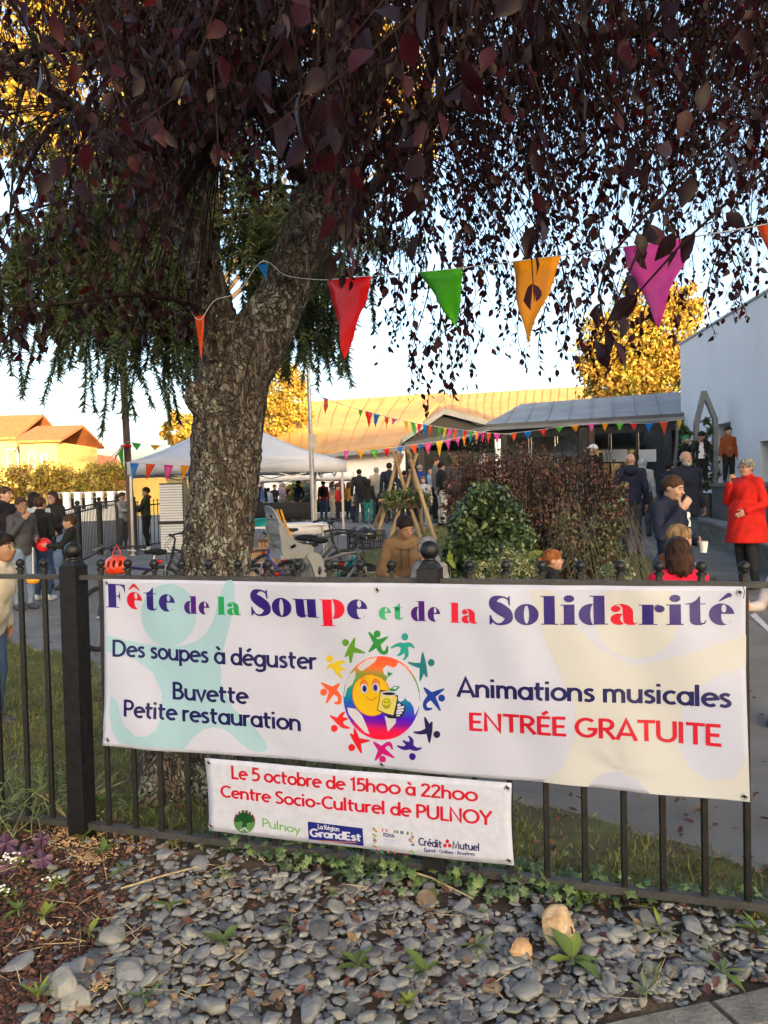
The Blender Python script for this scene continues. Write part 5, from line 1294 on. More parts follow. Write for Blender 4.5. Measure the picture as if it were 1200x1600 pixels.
def chips(name, label, mats, n, region, lo, hi, lift=.004, cat='mulch'):
    r = random.Random(len(name)); V, Fa, MI = [], [], []; off = 0; T = [stone_template(r, r.choice((4, 5, 6)), r.uniform(.15, .35)) for _ in range(10)]; k = 0; tries = 0
    while k < n and tries < n * 30:
        tries += 1
        px, py, ok = region(r)
        if not ok: continue
        q = G(px, py); v, f = r.choice(T); sz = r.uniform(lo, hi); v = v * np.array((sz, sz * r.uniform(.35, .8), sz))
        m = np.array(Matrix.Rotation(r.uniform(0, 6.3), 3, 'Z') @ Matrix.Rotation(r.gauss(0, .5), 3, 'X') @ Matrix.Rotation(r.gauss(0, .5), 3, 'Y'))
        V.append(v @ m.T + np.array((q.x, q.y, bed_z(q.x, q.y) + lift + r.uniform(0, .014)))); Fa.append(f + off); off += len(v); MI.extend([r.randrange(len(mats))] * len(f)); k += 1
    tag(mesh_np(name, np.concatenate(V), np.concatenate(Fa), mats, mi=MI), label, cat, kind='stuff')
m_mulch = [M('bark mulch brown', (.085, .038, .026), .92, scale=40, var=.5), M('bark mulch red', (.14, .06, .04), .92, scale=40, var=.4), M('bark mulch dark', (.045, .023, .017), .95, scale=40, var=.4)]
def reg_mulch(r):
    py = r.uniform(1300, 1640); lim = np.interp(py, [1300, 1340, 1400, 1450, 1500, 1560, 1600, 1700], [235, 225, 190, 195, 150, 90, 70, 30]); px = r.uniform(-120, lim + 60)
    return px, py, (px < lim - 10 or r.random() < .3)
chips('bark_mulch', 'dark reddish bark mulch in the left part of the bed', m_mulch, 4200, reg_mulch, .010, .024)
m_saw = [M('fresh sawdust', (.45, .27, .13), .95, scale=40, var=.2), M('pale wood chip', (.55, .38, .21), .95, scale=40, var=.2)]
def reg_saw(r):
    c = r.choices([(108, 1322, 34, 20), (140, 1350, 22, 22), (225, 1320, 16, 12), (170, 1325, 40, 22), (150, 1560, 16, 14), (118, 1545, 18, 10), (90, 1480, 40, 30)], (5, 4, 2, 2, 1.6, 1, .5))[0]
    return r.gauss(c[0], c[2] * .6), r.gauss(c[1], c[3] * .6), True
chips('sawdust', 'orange wood chips and sawdust left of the gravel', m_saw, 1300, reg_saw, .004, .011, .014)
m_dead = [M('dead leaf brown', (.10, .035, .02), .7, scale=40, var=.4), M('dead leaf wine', (.055, .018, .018), .7, scale=40, var=.4), M('dead leaf tan', (.17, .10, .05), .7, scale=40, var=.3)]
def dead():
    r = random.Random(8); C, D, N, L, MI = [], [], [], [], []
    for _ in range(420):
        px, py = r.uniform(60, 1230), r.uniform(1320, 1610)
        if r.random() < .35: px, py = r.uniform(300, 1230), 1330 + (px - 300) * .11 + r.uniform(10, 70)
        q = G(px, py)
        if (q - FA).dot(FN) < -.1: continue
        C.append((q.x, q.y, bed_z(q.x, q.y) + r.uniform(.02, .04))); a = r.uniform(0, 6.3); D.append((math.cos(a), math.sin(a), r.gauss(0, .25))); N.append((r.gauss(0, .4), r.gauss(0, .4), 1)); L.append(r.uniform(.022, .05)); MI.append(r.randrange(3))
    L = np.array(L); tag(leaf_mesh('fallen_leaves', C, D, N, L, L * .6, m_dead, mi=MI, fold=.5, curl=-.3), 'brown fallen leaves scattered over the slate bed', 'leaves', kind='stuff')
    for _ in range(0): pass
    C, D, L = [], [], []
    for _ in range(260):
        px, py = r.uniform(0, 1210), r.uniform(1320, 1600); 
        if px > 420 and r.random() < .6: px = r.uniform(0, 330)
        q = G(px, py)
        if (q - FA).dot(FN) < -.1: continue
        C.append((q.x, q.y, bed_z(q.x, q.y) + r.uniform(.015, .035))); a = r.uniform(0, 6.3); D.append((math.cos(a), math.sin(a), r.gauss(0, .12))); L.append(r.uniform(.05, .16))
    tag(blade_mesh('dry_straw', C, D, L, .0035, M('dry straw', (.40, .31, .17), .8, scale=30, var=.25), bend=.15), 'dry straw stalks lying on mulch and slate', 'straw', kind='stuff')
dead()
def rock(name, label, px, py, r3, mat, seed, flat=.8):
    q = G(px, py); z = bed_z(q.x, q.y); r = random.Random(seed)
    bm = bmesh.new(); bmesh.ops.create_icosphere(bm, subdivisions=4, radius=1)
    for _ in range(11):                       # facets
        n = Vector((r.gauss(0, 1), r.gauss(0, 1), r.gauss(0, .8))).normalized(); d = r.uniform(.55, .85)
        for v in bm.verts:
            k = v.co.dot(n) - d
            if k > 0: v.co -= n * k
    for v in bm.verts:
        v.co += v.co * .06 * mnoise.noise(v.co * 4 + Vector((seed, 0, 0))); v.co = Vector((v.co.x * r3[0], v.co.y * r3[1], v.co.z * r3[2]))
    bmesh.ops.rotate(bm, verts=bm.verts[:], cent=(0, 0, 0), matrix=Matrix.Rotation(r.uniform(0, 6), 3, 'Z') @ Matrix.Rotation(r.uniform(-.3, .3), 3, 'X'))
    me = bpy.data.meshes.new(name); bm.to_mesh(me); bm.free()
    for p in me.polygons: p.use_smooth = True
    me.set_sharp_from_angle(angle=R(28)); z += .018
    o = link_mesh(name, me, mat, None, (q.x, q.y, z + r3[2] * .45)); tag(o, label, 'rock')
m_orock = M('orange limestone', (.36, .22, .10), .9, scale=14, col2=(.55, .44, .28), bump=.9, bscale=45)
rock('rock', 'largest pale orange limestone rock on the slate right of the small banner', 872, 1482, (.088, .072, .068), m_orock, 1)
rock('rock', 'smaller orange stone just left of the largest limestone rock', 812, 1514, (.058, .044, .036), M('rust orange stone', (.40, .22, .09), .9, scale=14, col2=(.5, .33, .18), bump=.9, bscale=45), 2)
rock('rock', 'big blue grey boulder at the bottom left of the slate bed', 100, 1574, (.066, .054, .058), m_slate[1], 3)
rock('rock', 'flat grey slab at the bottom edge left of centre', 205, 1548, (.075, .055, .03), m_slate[0], 4)
rock('rock', 'grey slab stone lying beside the lower left weeds under the big banner', 260, 1310 + 45, (.06, .045, .022), m_slate[0], 5)
rock('rock', 'dark slate lump below the fence right of the limestone rock', 1010, 1460, (.06, .05, .03), m_slate[2], 6)
# weeds: rosettes and small plants
m_weed = [M('weed leaf', (.11, .17, .035), .5, scale=12, var=.3, trans=((.12, .2, .03), .25)), M('weed leaf grey', (.15, .18, .085), .55, scale=12, var=.3, trans=((.12, .16, .05), .2)), M('weed leaf yellow', (.22, .27, .04), .5, scale=12, var=.3, trans=((.2, .25, .03), .25))]
def rosette(label, px, py, n, L, seed, up=.5, mi=None, wid=.26, cat='weed', grp=None, z=None):
    q = G(px, py); r = random.Random(seed); zb = bed_z(q.x, q.y) + .034 if z is None else z; L = L * 1.05
    t = thing('weed', label, cat, (q.x, q.y, zb), 0, grp)
    C, D, N, Ls, MI = [], [], [], [], []
    for k in range(n):
        a = 2 * PI * (k + r.uniform(-.3, .3)) / n; a += r.gauss(0, .35); e = r.uniform(.05, 1.6) * up
        C.append((math.cos(a) * .004, math.sin(a) * .004, .002)); D.append((math.cos(a), math.sin(a), e)); N.append((-math.cos(a) * e, -math.sin(a) * e, 1)); Ls.append(L * r.uniform(.35, 1.3)); MI.append(r.randrange(3) if mi is None or r.random() < .2 else mi)
    Ls = np.array(Ls); leaf_mesh('leaves', C, D, N, Ls, Ls * wid * RNG.uniform(.7, 1.2, len(Ls)), m_weed, t, MI, fold=.4, curl=r.uniform(.1, .5), fine=True)
    m = MB(); m.tube([(0, 0, -.04), (0, 0, .012)], [.004, .003], 6); m.build('stem', m_weed[1], t)
WEEDS = [(155, 1275, 7, .16, 2.6, 0, .28, 'tall bright dock leaves at the foot of the left fence post'), (205, 1290, 7, .11, 1.6, 1, .3, 'grey green broad weed right of the left fence post'), (245, 1300, 9, .08, 1.1, 0, .3, 'low weed at the fence foot under the left half of the big banner'),
 (130, 1328, 10, .05, .8, 2, .3, 'small yellow green weed growing out of the sawdust'), (160, 1350, 10, .07, .7, 0, .3, 'toothed weed at the right edge of the sawdust'), (190, 1385, 8, .06, .6, 1, .3, 'small weed between mulch and slate'), (265, 1440, 5, .06, .9, 0, .45, 'single broad seedling on the slate left of centre'), (140, 1485, 6, .05, .9, 1, .4, 'little green seedling on dark mulch'),
 (350, 1505, 9, .075, .8, 0, .35, 'green dandelion rosette at the lower left of the slate'), (350, 1395, 9, .05, .6, 2, .2, 'thin grassy weed in the slate under the small banner'), (270, 1345, 8, .05, .8, 2, .2, 'yellowish tuft beside the grey slab stone'), (560, 1530, 9, .08, .7, 0, .34, 'wide weed rosette at the bottom centre of the slate'), (665, 1545, 8, .075, .9, 0, .34, 'weed with a tall leaf right of the bottom centre'), (455, 1470, 8, .045, .5, 1, .2, 'tiny grass tuft in the slate left of centre'),
 (745, 1505, 10, .07, .7, 1, .28, 'flat grey weed left of the orange stone'), (895, 1530, 11, .10, .6, 0, .34, 'large low weed below the limestone rock'), (640, 1595, 14, .035, 1.2, 2, .4, 'bright green feathery tuft at the bottom edge'), (905, 1425, 9, .07, .9, 0, .3, 'weed in front of the fence above the limestone rock'), (1035, 1480, 8, .10, .5, 1, .2, 'spiky pale weed right of the dark slate lump'), (1025, 1560, 10, .07, .8, 1, .2, 'dry grassy weed near the lower right kerb'), (1130, 1550, 9, .07, .6, 0, .28, 'weed above the kerb joint at the right'), (1110, 1505, 9, .06, .7, 1, .2, 'grassy weed right of the large low weed'), (1010, 1590, 8, .06, .9, 1, .2, 'straggly weed at the tip of the kerb'), (1185, 1480, 9, .08, 1.0, 0, .3, 'leafy weed at the right picture edge'), (520, 1420, 8, .05, .8, 0, .3, 'small green weed just under the ivy'), (225, 1590, 9, .06, .7, 0, .2, 'weed beside the flat grey slab'), (60, 1590, 9, .07, .9, 2, .25, 'yellow green weed at the bottom left corner'), (30, 1450, 9, .07, .8, 0, .4, 'green leaves on the mulch below the purple plant'), (70, 1455, 8, .05, .8, 2, .4, 'small pale seedlings under the purple plant')]
for i, (px, py, n_, L, up, mi, wd, lab) in enumerate(WEEDS): rosette(lab, px, py, n_, L, 50 + i, up, mi, wd, grp='weeds in the slate bed')
# purple heuchera and little white flowers at the left edge
def heuchera(label, spots, seed):
    r = random.Random(seed); q = G(spots[0][0], spots[0][1] + 30); t = thing('coral_bells_plant', label, 'plant', (q.x, q.y, bed_z(q.x, q.y)))
    m = MB(); st = MB()
    for px, py, rad in spots:
        b = G(px, py + 16); c = Vector((b.x - q.x, b.y - q.y, r.uniform(.05, .10))); nrm = Vector((r.gauss(0, .3), -.55, 1)).normalized(); u = nrm.orthogonal().normalized(); v = nrm.cross(u); k0 = len(m.v); n = 30
        V = [c]
        for k in range(n):
            a = 2 * PI * k / n; rr_ = rad * (1 + .16 * math.cos(5 * a) + .07 * math.cos(15 * a)) * (.55 if k == 0 else 1)
            V.append(c + (u * math.cos(a) + v * math.sin(a)) * rr_ + nrm * (.012 * math.cos(5 * a) - .01))
        m.add(V, [(0, 1 + k, 1 + (k + 1) % n) for k in range(n)])
        st.tube([(r.gauss(0, .02), r.gauss(0, .02), 0), c - nrm * .003], [.0025, .002], 5)
    m.build('leaves', M('heuchera purple', (.06, .022, .05), .4, scale=30, col2=(.12, .05, .09), bump=.3, spec=.5), t); st.build('stems', m_twig, t)
heuchera('purple scalloped coral bells plant at the left picture edge', [(10, 1325, .055), (40, 1345, .042), (-20, 1345, .05), (15, 1358, .045), (60, 1335, .03)], 1)
heuchera('two purple coral bells leaves lying right of the main plant', [(68, 1372, .042), (66, 1334, .036)], 2)
def alyssum(label, px, py, seed, n=26, sp=.05):
    r = random.Random(seed); q = G(px, py); z = bed_z(q.x, q.y); t = thing('small_flowering_plant', label, 'plant', (q.x, q.y, z))
    C, D, N, L = [], [], [], []
    for _ in range(n * 5): C.append((r.gauss(0, sp * .6), r.gauss(0, sp * .5), r.uniform(.01, .05))); D.append((r.gauss(0, 1), r.gauss(0, 1), r.uniform(.1, 1))); N.append((0, -.3, 1)); L.append(r.uniform(.012, .024))
    L = np.array(L); leaf_mesh('leaves', C, D, N, L, L * .45, m_weed[2], t)
    m = MB()
    for _ in range(n): 
        c = (r.gauss(0, sp * .45), r.gauss(-.01, sp * .4), r.uniform(.045, .07)); m.sphere(c, (.006, .006, .004), 6, 4)
    m.build('flowers', M('white petals', (.75, .75, .70), .6, scale=40, var=.05), t)
alyssum('white flowered cushion plant below the purple leaves', 22, 1368, 1); alyssum('pale green flowering sprig right of the purple leaves', 85, 1400, 2, 10, .035); alyssum('yellow green flowering plant at the left edge', 5, 1415, 3, 14, .05)
# tall weeds along the fence foot at the left
def tall_weeds(label, px, py, n, hgt, seed, spread=.35):
    r = random.Random(seed); q = G(px, py); z = bed_z(q.x, q.y); t = thing('tall_weed', label, 'weed', (q.x, q.y, z), 0, 'tall weeds at the fence foot'); st = MB(); C, D, N, L, MI = [], [], [], [], []
    for _ in range(n):
        b = Vector((r.gauss(0, spread * .5), r.gauss(0, spread * .18), 0)); h = hgt * r.uniform(.5, 1.1); e = b + Vector((r.gauss(0, .14), r.gauss(-.03, .10), h)); c = [Vector(p) for p in catmull([b, (b + e) / 2 + Vector((r.gauss(0, .04), 0, .02)), e], 4)]
        st.tube(c, [.003, .003, .0028, .0026, .0024, .002, .0018, .0015, .001][:len(c)], 4, cap=False)
        for k in range(int(9 * h / .3)):
            f = r.random() * (len(c) - 1); i = min(len(c) - 2, int(f)); p = c[i].lerp(c[i + 1], f - i); a = r.uniform(0, 6.3)
            C.append(p); D.append((math.cos(a), math.sin(a), r.uniform(-.1, .9))); N.append((0, -.2, 1)); L.append(r.uniform(.03, .075)); MI.append(r.choices((0, 1, 2), (.35, .5, .15))[0])
    st.build('stems', m_weed[1], t); L = np.array(L); leaf_mesh('leaves', C, D, N, L, L * .24, m_weed, t, MI)
tall_weeds('tangled grey green weeds in front of the fence at the left edge', 30, 1300, 26, .34, 1, .45); tall_weeds('tall leafy weeds just left of the fence post', 85, 1290, 16, .28, 2, .3); tall_weeds('bushy low weeds beside the purple plant', -10, 1310, 18, .26, 3, .4)
def long_straw():
    q = G(112, 1300); t = thing('dry_grass_tuft', 'long pale dry grass stalks leaning across the left fence post', 'grass', (q.x, q.y, bed_z(q.x, q.y))); m = MB(); r = random.Random(4)
    for i in range(16):
        a = r.uniform(-1.0, 1.25); h = r.uniform(.18, .38); m.tube([(0, 0, 0), (math.sin(a) * h * .45, -.03, h * .5), (math.sin(a) * h, -.05 + r.gauss(0, .03), h * math.cos(a * .75))], [.0022, .002, .001], 4, cap=False)
    m.build('stalks', M('dry straw', (.40, .31, .17), .8, scale=30, var=.25), t)
long_straw()
# ivy under the small banner
m_ivy = [M('ivy dark', (.04, .072, .026), .45, scale=25, var=.35, spec=.5), M('ivy mid', (.085, .135, .038), .45, scale=25, var=.3, spec=.5)]
def ivy():
    r = random.Random(31); m = MB(); n = 0
    while n < 1100:
        px = r.uniform(330, 1210); base = np.interp(px, [330, 420, 560, 700, 800, 900, 1000, 1200], [1320, 1336, 1352, 1368, 1385, 1402, 1416, 1436]); w = np.interp(px, [330, 450, 600, 760, 860, 1000, 1200], [14, 26, 40, 44, 26, 10, 8])
        if r.random() > np.interp(px, [330, 450, 600, 780, 850, 1000, 1200], [.3, .7, 1, 1, .6, .25, .18]): continue
        py = base + r.gauss(8, w * .55); q = G(px, py); c = Vector((q.x, q.y, bed_z(q.x, q.y) + r.uniform(.02, .085))); nrm = Vector((r.gauss(0, .5), r.gauss(-.5, .4), 1)).normalized(); u = nrm.orthogonal().normalized(); a0 = r.uniform(0, 6.3); v = nrm.cross(u); s = r.uniform(.014, .030)
        shp = [(0, 1.25), (.45, .45), (1.0, .35), (.6, -.2), (.55, -.75), (0, -.45), (-.55, -.75), (-.6, -.2), (-1.0, .35), (-.45, .45)]
        ca, sa = math.cos(a0), math.sin(a0); V = [c + nrm * .004]
        for x, y in shp: X, Y = x * ca - y * sa, x * sa + y * ca; V.append(c + (u * X + v * Y) * s)
        m.add(V, [(0, 1 + k, 1 + (k + 1) % 10) for k in range(10)], r.choices((0, 1), (.55, .45))[0]); n += 1
    for k in range(26):
        px = r.uniform(420, 1000); py = np.interp(px, [330, 420, 560, 700, 800, 900, 1000, 1200], [1320, 1336, 1352, 1368, 1385, 1402, 1416, 1436]) + r.uniform(-5, 30); q = G(px, py); a = r.uniform(-.6, .6); z = bed_z(q.x, q.y) + .03; m.tube([(q.x, q.y, z), (q.x + .12, q.y + .1 * a, z + .015), (q.x + .26, q.y + .2 * a, z - .01)], .0025, 4, 2)
    tag(m.build('ivy', m_ivy + [m_twig]), 'dark green ivy creeping along the fence foot below the small banner', 'ivy', kind='stuff')
ivy()
def fallen_stick(label, a, b):
    p, q = G(*a), G(*b); m = WB(); z = .05; t = thing('stick', label, 'stick', (p.x, p.y, bed_z(p.x, p.y) + z))
    m.tube([(p.x, p.y, bed_z(p.x, p.y) + z), ((p.x + q.x) / 2, (p.y + q.y) / 2, bed_z((p.x + q.x) / 2, (p.y + q.y) / 2) + z + .008), (q.x, q.y, bed_z(q.x, q.y) + z - .01)], [.005, .004, .003], 6); m.build('bark', M('dry straw', (.40, .31, .17), .8, scale=30, var=.25), t)
fallen_stick('pale dry twig lying across the ivy under the small banner', (615, 1380), (740, 1430)); fallen_stick('dry stem lying on the slate left of centre', (190, 1416), (310, 1378))

# grass on the strip behind the fence and on the lawn
m_gr = [M('grass blade', (.12, .165, .036), .6, scale=6, var=.35, trans=((.10, .16, .03), .25)), M('grass blade dry', (.23, .20, .07), .7, scale=6, var=.3), M('moss blade', (.10, .115, .025), .7, scale=6, var=.3)]
def poly_in(x, y, poly):
    c = False; n = len(poly)
    for i in range(n):
        (x1, y1), (x2, y2) = poly[i], poly[(i + 1) % n]
        if (y1 > y) != (y2 > y) and x < (x2 - x1) * (y - y1) / (y2 - y1) + x1: c = not c
    return c
def grass(name, label, poly, n, L0, L1, w, seed, bare=.15, zf=None):
    r = np.random.default_rng(seed); xs = [max(-5.6, p[0]) for p in poly]; ys = [p[1] for p in poly]; C, D, L, MI = [], [], [], []
    tries = 0
    while len(C) < n and tries < n * 14:
        tries += 1
        x = r.uniform(min(xs), max(xs)); y = r.uniform(min(ys), max(ys))
        if not poly_in(x, y, poly): continue
        k = mnoise.noise(Vector((x * 1.7, y * 1.7, 2))) + .5 * mnoise.noise(Vector((x * 5, y * 5, 7)))
        if k < -bare: 
            if r.random() > .22: continue
        px, _ = proj((x, y, ground(x, y)))
        if not -60 < px < 1260: continue
        C.append((x, y, (zf or (lambda a, b: ground(a, b) + .012))(x, y))); D.append((r.normal() * .55, r.normal() * .55, 1)); L.append(r.uniform(L0, L1)); MI.append(int(r.choice(3, p=(.5, .22, .28)) if k > .1 else r.choice(3, p=(.25, .4, .35))))
    print(name, len(C))
    tag(blade_mesh(name, C, D, L, w, m_gr, mi=MI, bend=.45), label, 'grass', kind='stuff')
def strip_z(x, y): return ground(x, y) + .012 + .035 * (mnoise.noise(Vector((x * 2.5, y * 2.5, 0))) + 0.4 * mnoise.noise(Vector((x * 7.5, y * 7.5, 5))) + 0.5) - .004
strip = [(fl.x, fl.y), (fr.x, fr.y), (K4.x, K4.y), (K3.x, K3.y), (K2.x, K2.y), (K1.x, K1.y), (K0.x, K0.y), (fl.x - 1, fl.y + 2)]
grass('short_grass', 'sparse mossy grass growing on the strip behind the fence', strip, 34000, .02, .06, .005, 1, .35, strip_z)
def litter(name, label, n, seed, f):
    r = random.Random(seed); C, D, N, L, MI = [], [], [], [], []
    while len(C) < n:
        x, y = f(r); px, py = proj((x, y, ground(x, y)))
        if not -20 < px < 1220: continue
        C.append((x, y, (strip_z(x, y) if y < 6 and poly_in(x, y, strip) else ground(x, y)) + r.uniform(.012, .03))); a = r.uniform(0, 6.3); D.append((math.cos(a), math.sin(a), r.gauss(0, .2))); N.append((r.gauss(0, .3), r.gauss(0, .3), 1)); L.append(r.uniform(.03, .06)); MI.append(r.randrange(3))
    L = np.array(L); tag(leaf_mesh(name, C, D, N, L, L * .6, m_dead, mi=MI, fold=.5, curl=-.3), label, 'leaves', kind='stuff')
litter('leaf_litter', 'plum leaves fallen on the grass strip and path behind the fence', 700, 77, lambda r: (r.uniform(-4.5, 3), 3.1 + abs(r.gauss(0, 2.6))))
LW = [(-1.15, 13.2), (-1.8, 11.0), (-1.6, 8.6), (1.2, 7.2), (3.6, 8.2), (4.9, 11.0), (4.6, 15.5), (3.4, 19.0), (2.1, 23.5), (1.75, 23.3), (.6, 18.6)]
sheet('lawn', LW, m_lawn2, .012, .4)
grass('lawn_grass', 'short green grass on the lawn around the bushes', LW, 20000, .03, .07, .011, 2, .5)
for i in range(len(LW)):
    if i in (0, 1, 2, 3, 8, 9, 10):
        a, b = LW[i], LW[(i + 1) % len(LW)]
        kerb_stone(Vector((a[0], a[1], 0)), Vector((b[0], b[1], 0)), .10, .07, ['pale kerb at the left front of the lawn by the bicycles', 'pale kerb at the near left of the lawn', 'pale kerb at the front of the lawn behind the banner', 'pale kerb at the front right of the lawn', '', '', '', '', 'pale kerb at the far tip of the lawn', 'short pale kerb behind the wooden poles', 'long pale kerb along the far left side of the lawn'][i], m_conc, 'kerbs around the lawn')
# ------------------------------------------------------------------ people
SKIN = {'light': M('skin light', (.46, .27, .19), .5, scale=30, var=.06, spec=.35), 'tan': M('skin tan', (.34, .18, .11), .5, scale=30, var=.06, spec=.35), 'pink': M('skin pink', (.50, .28, .21), .5, scale=30, var=.07, spec=.35)}
HAIR = {'brown': (.055, .03, .017), 'dark': (.012, .009, .008), 'grey': (.22, .21, .20), 'blond': (.20, .125, .06), 'red': (.22, .075, .022), 'chestnut': (.04, .018, .012), 'white': (.45, .43, .40)}
def hairm(c): return M('hair ' + c, HAIR[c], .62, scale=40, var=.5, bump=.9, bscale=110, stretch=(1, 1, .22), spec=.18)
def cloth(c, rough=.85): return M('cloth %.3f %.3f %.3f' % c, c, rough, scale=9, var=.14, bump=.25, bscale=220, spec=.2)
def banded(name, bands):                      # knitted bands by height: [(z, colour), ...]
    m = cloth_ = M(name, (.1, .1, .1), .9, bump=.3, bscale=200, spec=.2); n = m.node_tree.nodes; l = m.node_tree.links
    tc = n.new('ShaderNodeTexCoord'); sx = n.new('ShaderNodeSeparateXYZ'); cr = n.new('ShaderNodeValToRGB'); cr.color_ramp.interpolation = 'CONSTANT'; mp = n.new('ShaderNodeMath'); mp.operation = 'MULTIPLY'; mp.inputs[1].default_value = .5
    l.new(tc.outputs['Object'], sx.inputs[0]); l.new(sx.outputs['Z'], mp.inputs[0]); l.new(mp.outputs[0], cr.inputs[0]); l.new(cr.outputs[0], n['Principled BSDF'].inputs['Base Color'])
    while len(cr.color_ramp.elements) < len(bands): cr.color_ramp.elements.new(.5)
    for e, (z, c) in zip(cr.color_ramp.elements, bands): e.position = z / 2; e.color = (*c, 1)
    return m
BLACK, NAVY, CHAR, JEANS, LJEANS, WHITE, GREY, REDC = (.017, .017, .018), (.018, .024, .048), (.06, .061, .066), (.05, .085, .16), (.16, .22, .32), (.68, .68, .68), (.22, .225, .235), (.56, .022, .018)
ARMS = {'down': ((.030, .012, -.168), (.042, -.022, -.315)), 'hold': ((.030, .0, -.168), (-.035, -.135, -.185)), 'mouth': ((.045, -.065, -.145), (-.045, -.125, -.005)), 'waist': ((.045, .018, -.165), (-.010, -.105, -.225)),
        'pocket': ((.06, .03, -.16), (.035, -.035, -.285)), 'reach': ((.02, -.09, -.13), (-.01, -.225, -.12)), 'lap': ((.05, -.05, -.155), (-.07, -.19, -.17)), 'swing': ((.04, .05, -.16), (.055, .0, -.31)), 'swingf': ((.04, -.04, -.165), (.04, -.12, -.29)), 'up': ((.06, -.05, -.12), (-.02, -.10, .02))}
PEOPLE = {}
def person(lab, px, top, Z, yaw, skin='light', hair='short', hc='brown', topc=BLACK, bot=JEANS, shoes=CHAR, aL='down', aR='down', legs='stand', puff=.012, hem=None, sleeve='long', head=(0, 0), lean=0, fat=1.0, sw=.096, base=None, group='visitors at the fair', sit=None, topm=None, beard=None, glasses=False, flare=0.0, hood=None, inner=None, key=None, collar=None, sx=0.0, face=None):
    pt = P(px, top, Z); gz = ground(pt.x, Z) if base is None else base
    h = pt.z - gz
    if sit is not None: h = (pt.z - gz - sit) / (1 - .52) * .985
    t = thing('person', lab, 'person', (pt.x, pt.y, gz), R(yaw), group)
    hf = float(np.interp(h, [.85, 1.2, 1.5, 1.7], [.195, .168, .148, .133])); hh = hf * h
    zh = h * float(np.interp(h, [.9, 1.6], [.48, .525])); zs = h - hh - .048 * h
    dz = 0.0 if sit is None else sit - (zh - .07 * h)     # seated: pelvis lowered
    th = R(lean); cl, sl = math.cos(th), math.sin(th)
    RL = np.array([[1, 0, 0], [0, cl, -sl], [0, sl, cl]])
    RL = np.array(Matrix.Rotation(th, 3, 'X'))            # +X rotation tips the head towards -Y (forward)
    piv = np.array([0, 0, zh + dz])
    def U(p): return RL @ (np.array(p, float) - np.array([0, 0, zh])) + piv
    Rh = RL @ np.array(Matrix.Rotation(R(head[0]), 3, 'Z') @ Matrix.Rotation(R(head[1]), 3, 'X'))
    nk = np.array([0, .05 * hh, h - hh * .92])
    def Hd(p): return U(nk) + Rh @ (np.array(p, float) * hh + np.array([0, -.05 * hh, hh * .42]))
    vox = .0075 if Z < 8.5 else (.010 if Z < 14 else (.0125 if Z < 19 else .017))
    sw_ = sw * h
    # skeleton
    J = {}
    for s, nm, a in ((1, 'L', aL), (-1, 'R', aR)):
        sp = np.array([s * sw_, .012 * h, zs]); e, w = ARMS[a] if isinstance(a, str) else a
        J['s' + nm] = U(sp); J['e' + nm] = U(sp + np.array([s * e[0], e[1], e[2]]) * h); J['w' + nm] = U(sp + np.array([s * w[0], w[1], w[2]]) * h)
        hip = np.array([s * .048 * h, .005 * h, zh - .01 * h + dz])
        if sit is not None:
            kn = hip + np.array([s * .05 * h, -.235 * h, .02 * h]); ft = np.array([s * .09 * h, kn[1] - .03 * h, .04 * h])
            if kn[2] - ft[2] > .26 * h: kn[2] = ft[2] + .25 * h
            if kn[2] - ft[2] < .2 * h: kn[2] = ft[2] + .24 * h; kn[1] += .04 * h; ft[1] = kn[1] - .04 * h
        elif legs == 'walk':
            f = s if sx >= 0 else -s
            kn = np.array([s * .05 * h, (-.085 if f > 0 else .02) * h, .285 * h]); ft = np.array([s * .05 * h, (-.125 if f > 0 else .15) * h, (.04 if f > 0 else .075) * h])
        else: kn = np.array([s * .056 * h, -.01 * h, .285 * h]); ft = np.array([s * .064 * h, .018 * h, .042 * h])
        J['h' + nm] = hip; J['k' + nm] = kn; J['f' + nm] = ft
    ext = .42 * h; lo = (-ext, -.48 * h, -.03); hi = (ext, .42 * h, h + .04 if sit is None else h + dz + .06)
    kf = fat; puff = puff * (.72 if Z < 20 else .5)
    def torso(S, inf, k=.03):
        S.ell(U((0, -.004 * h, zs - .085 * h)), np.array((.090 * h * (1 + (kf - 1) * .6) + inf, .062 * h * (1 + (kf - 1) * .7) + inf, .115 * h)), rot=RL, k=k)
        S.ell(U((0, -.008 * h * kf, zh + .085 * h)), np.array((.084 * h * kf + inf, .059 * h * kf + inf, .105 * h)), rot=RL, k=k)
        S.ell(U((0, .004 * h, zh + .0 * h)), np.array((.089 * h * (1 + (kf - 1) * .7) + inf, .064 * h * (1 + (kf - 1) * .6) + inf, .075 * h)), rot=RL, k=k)
        S.cone(J['sL'] * np.array([.8, 1, 1]) - np.array([0, 0, .012 * h]), J['sR'] * np.array([.8, 1, 1]) - np.array([0, 0, .012 * h]), .034 * h + inf, .034 * h + inf, k=k)
        for nm in 'LR': S.cone(U((0, .02 * h, zs + .034 * h)), J['s' + nm] - np.array([0, 0, .004 * h]), .022 * h + inf * .5, .024 * h + inf * .6, k=k)
    def arm(S, inf, nm, upto=1.0, k=.012):
        s, e, w = J['s' + nm], J['e' + nm], J['w' + nm]
        S.cone(s, e, .030 * h + inf, .0235 * h + inf, k=k)
        if upto > .55: S.cone(e, e + (w - e) * min(1, (upto - .5) * 2), .0235 * h + inf, .0165 * h + inf, k=k)
    def leg(S, inf, nm, r=1.0, k=.015):
        S.cone(J['h' + nm], J['k' + nm], .056 * h * r + inf, .036 * h * r + inf, k=k); S.cone(J['k' + nm], J['f' + nm], .036 * h * r + inf, .022 * h * r + inf, k=k)
        d = J['f' + nm] - J['k' + nm]; m_ = J['k' + nm] + d * .3 + np.array([0, .012 * h, 0]); S.ell(m_, (.035 * h * r + inf, .038 * h * r + inf, .08 * h), k=k)
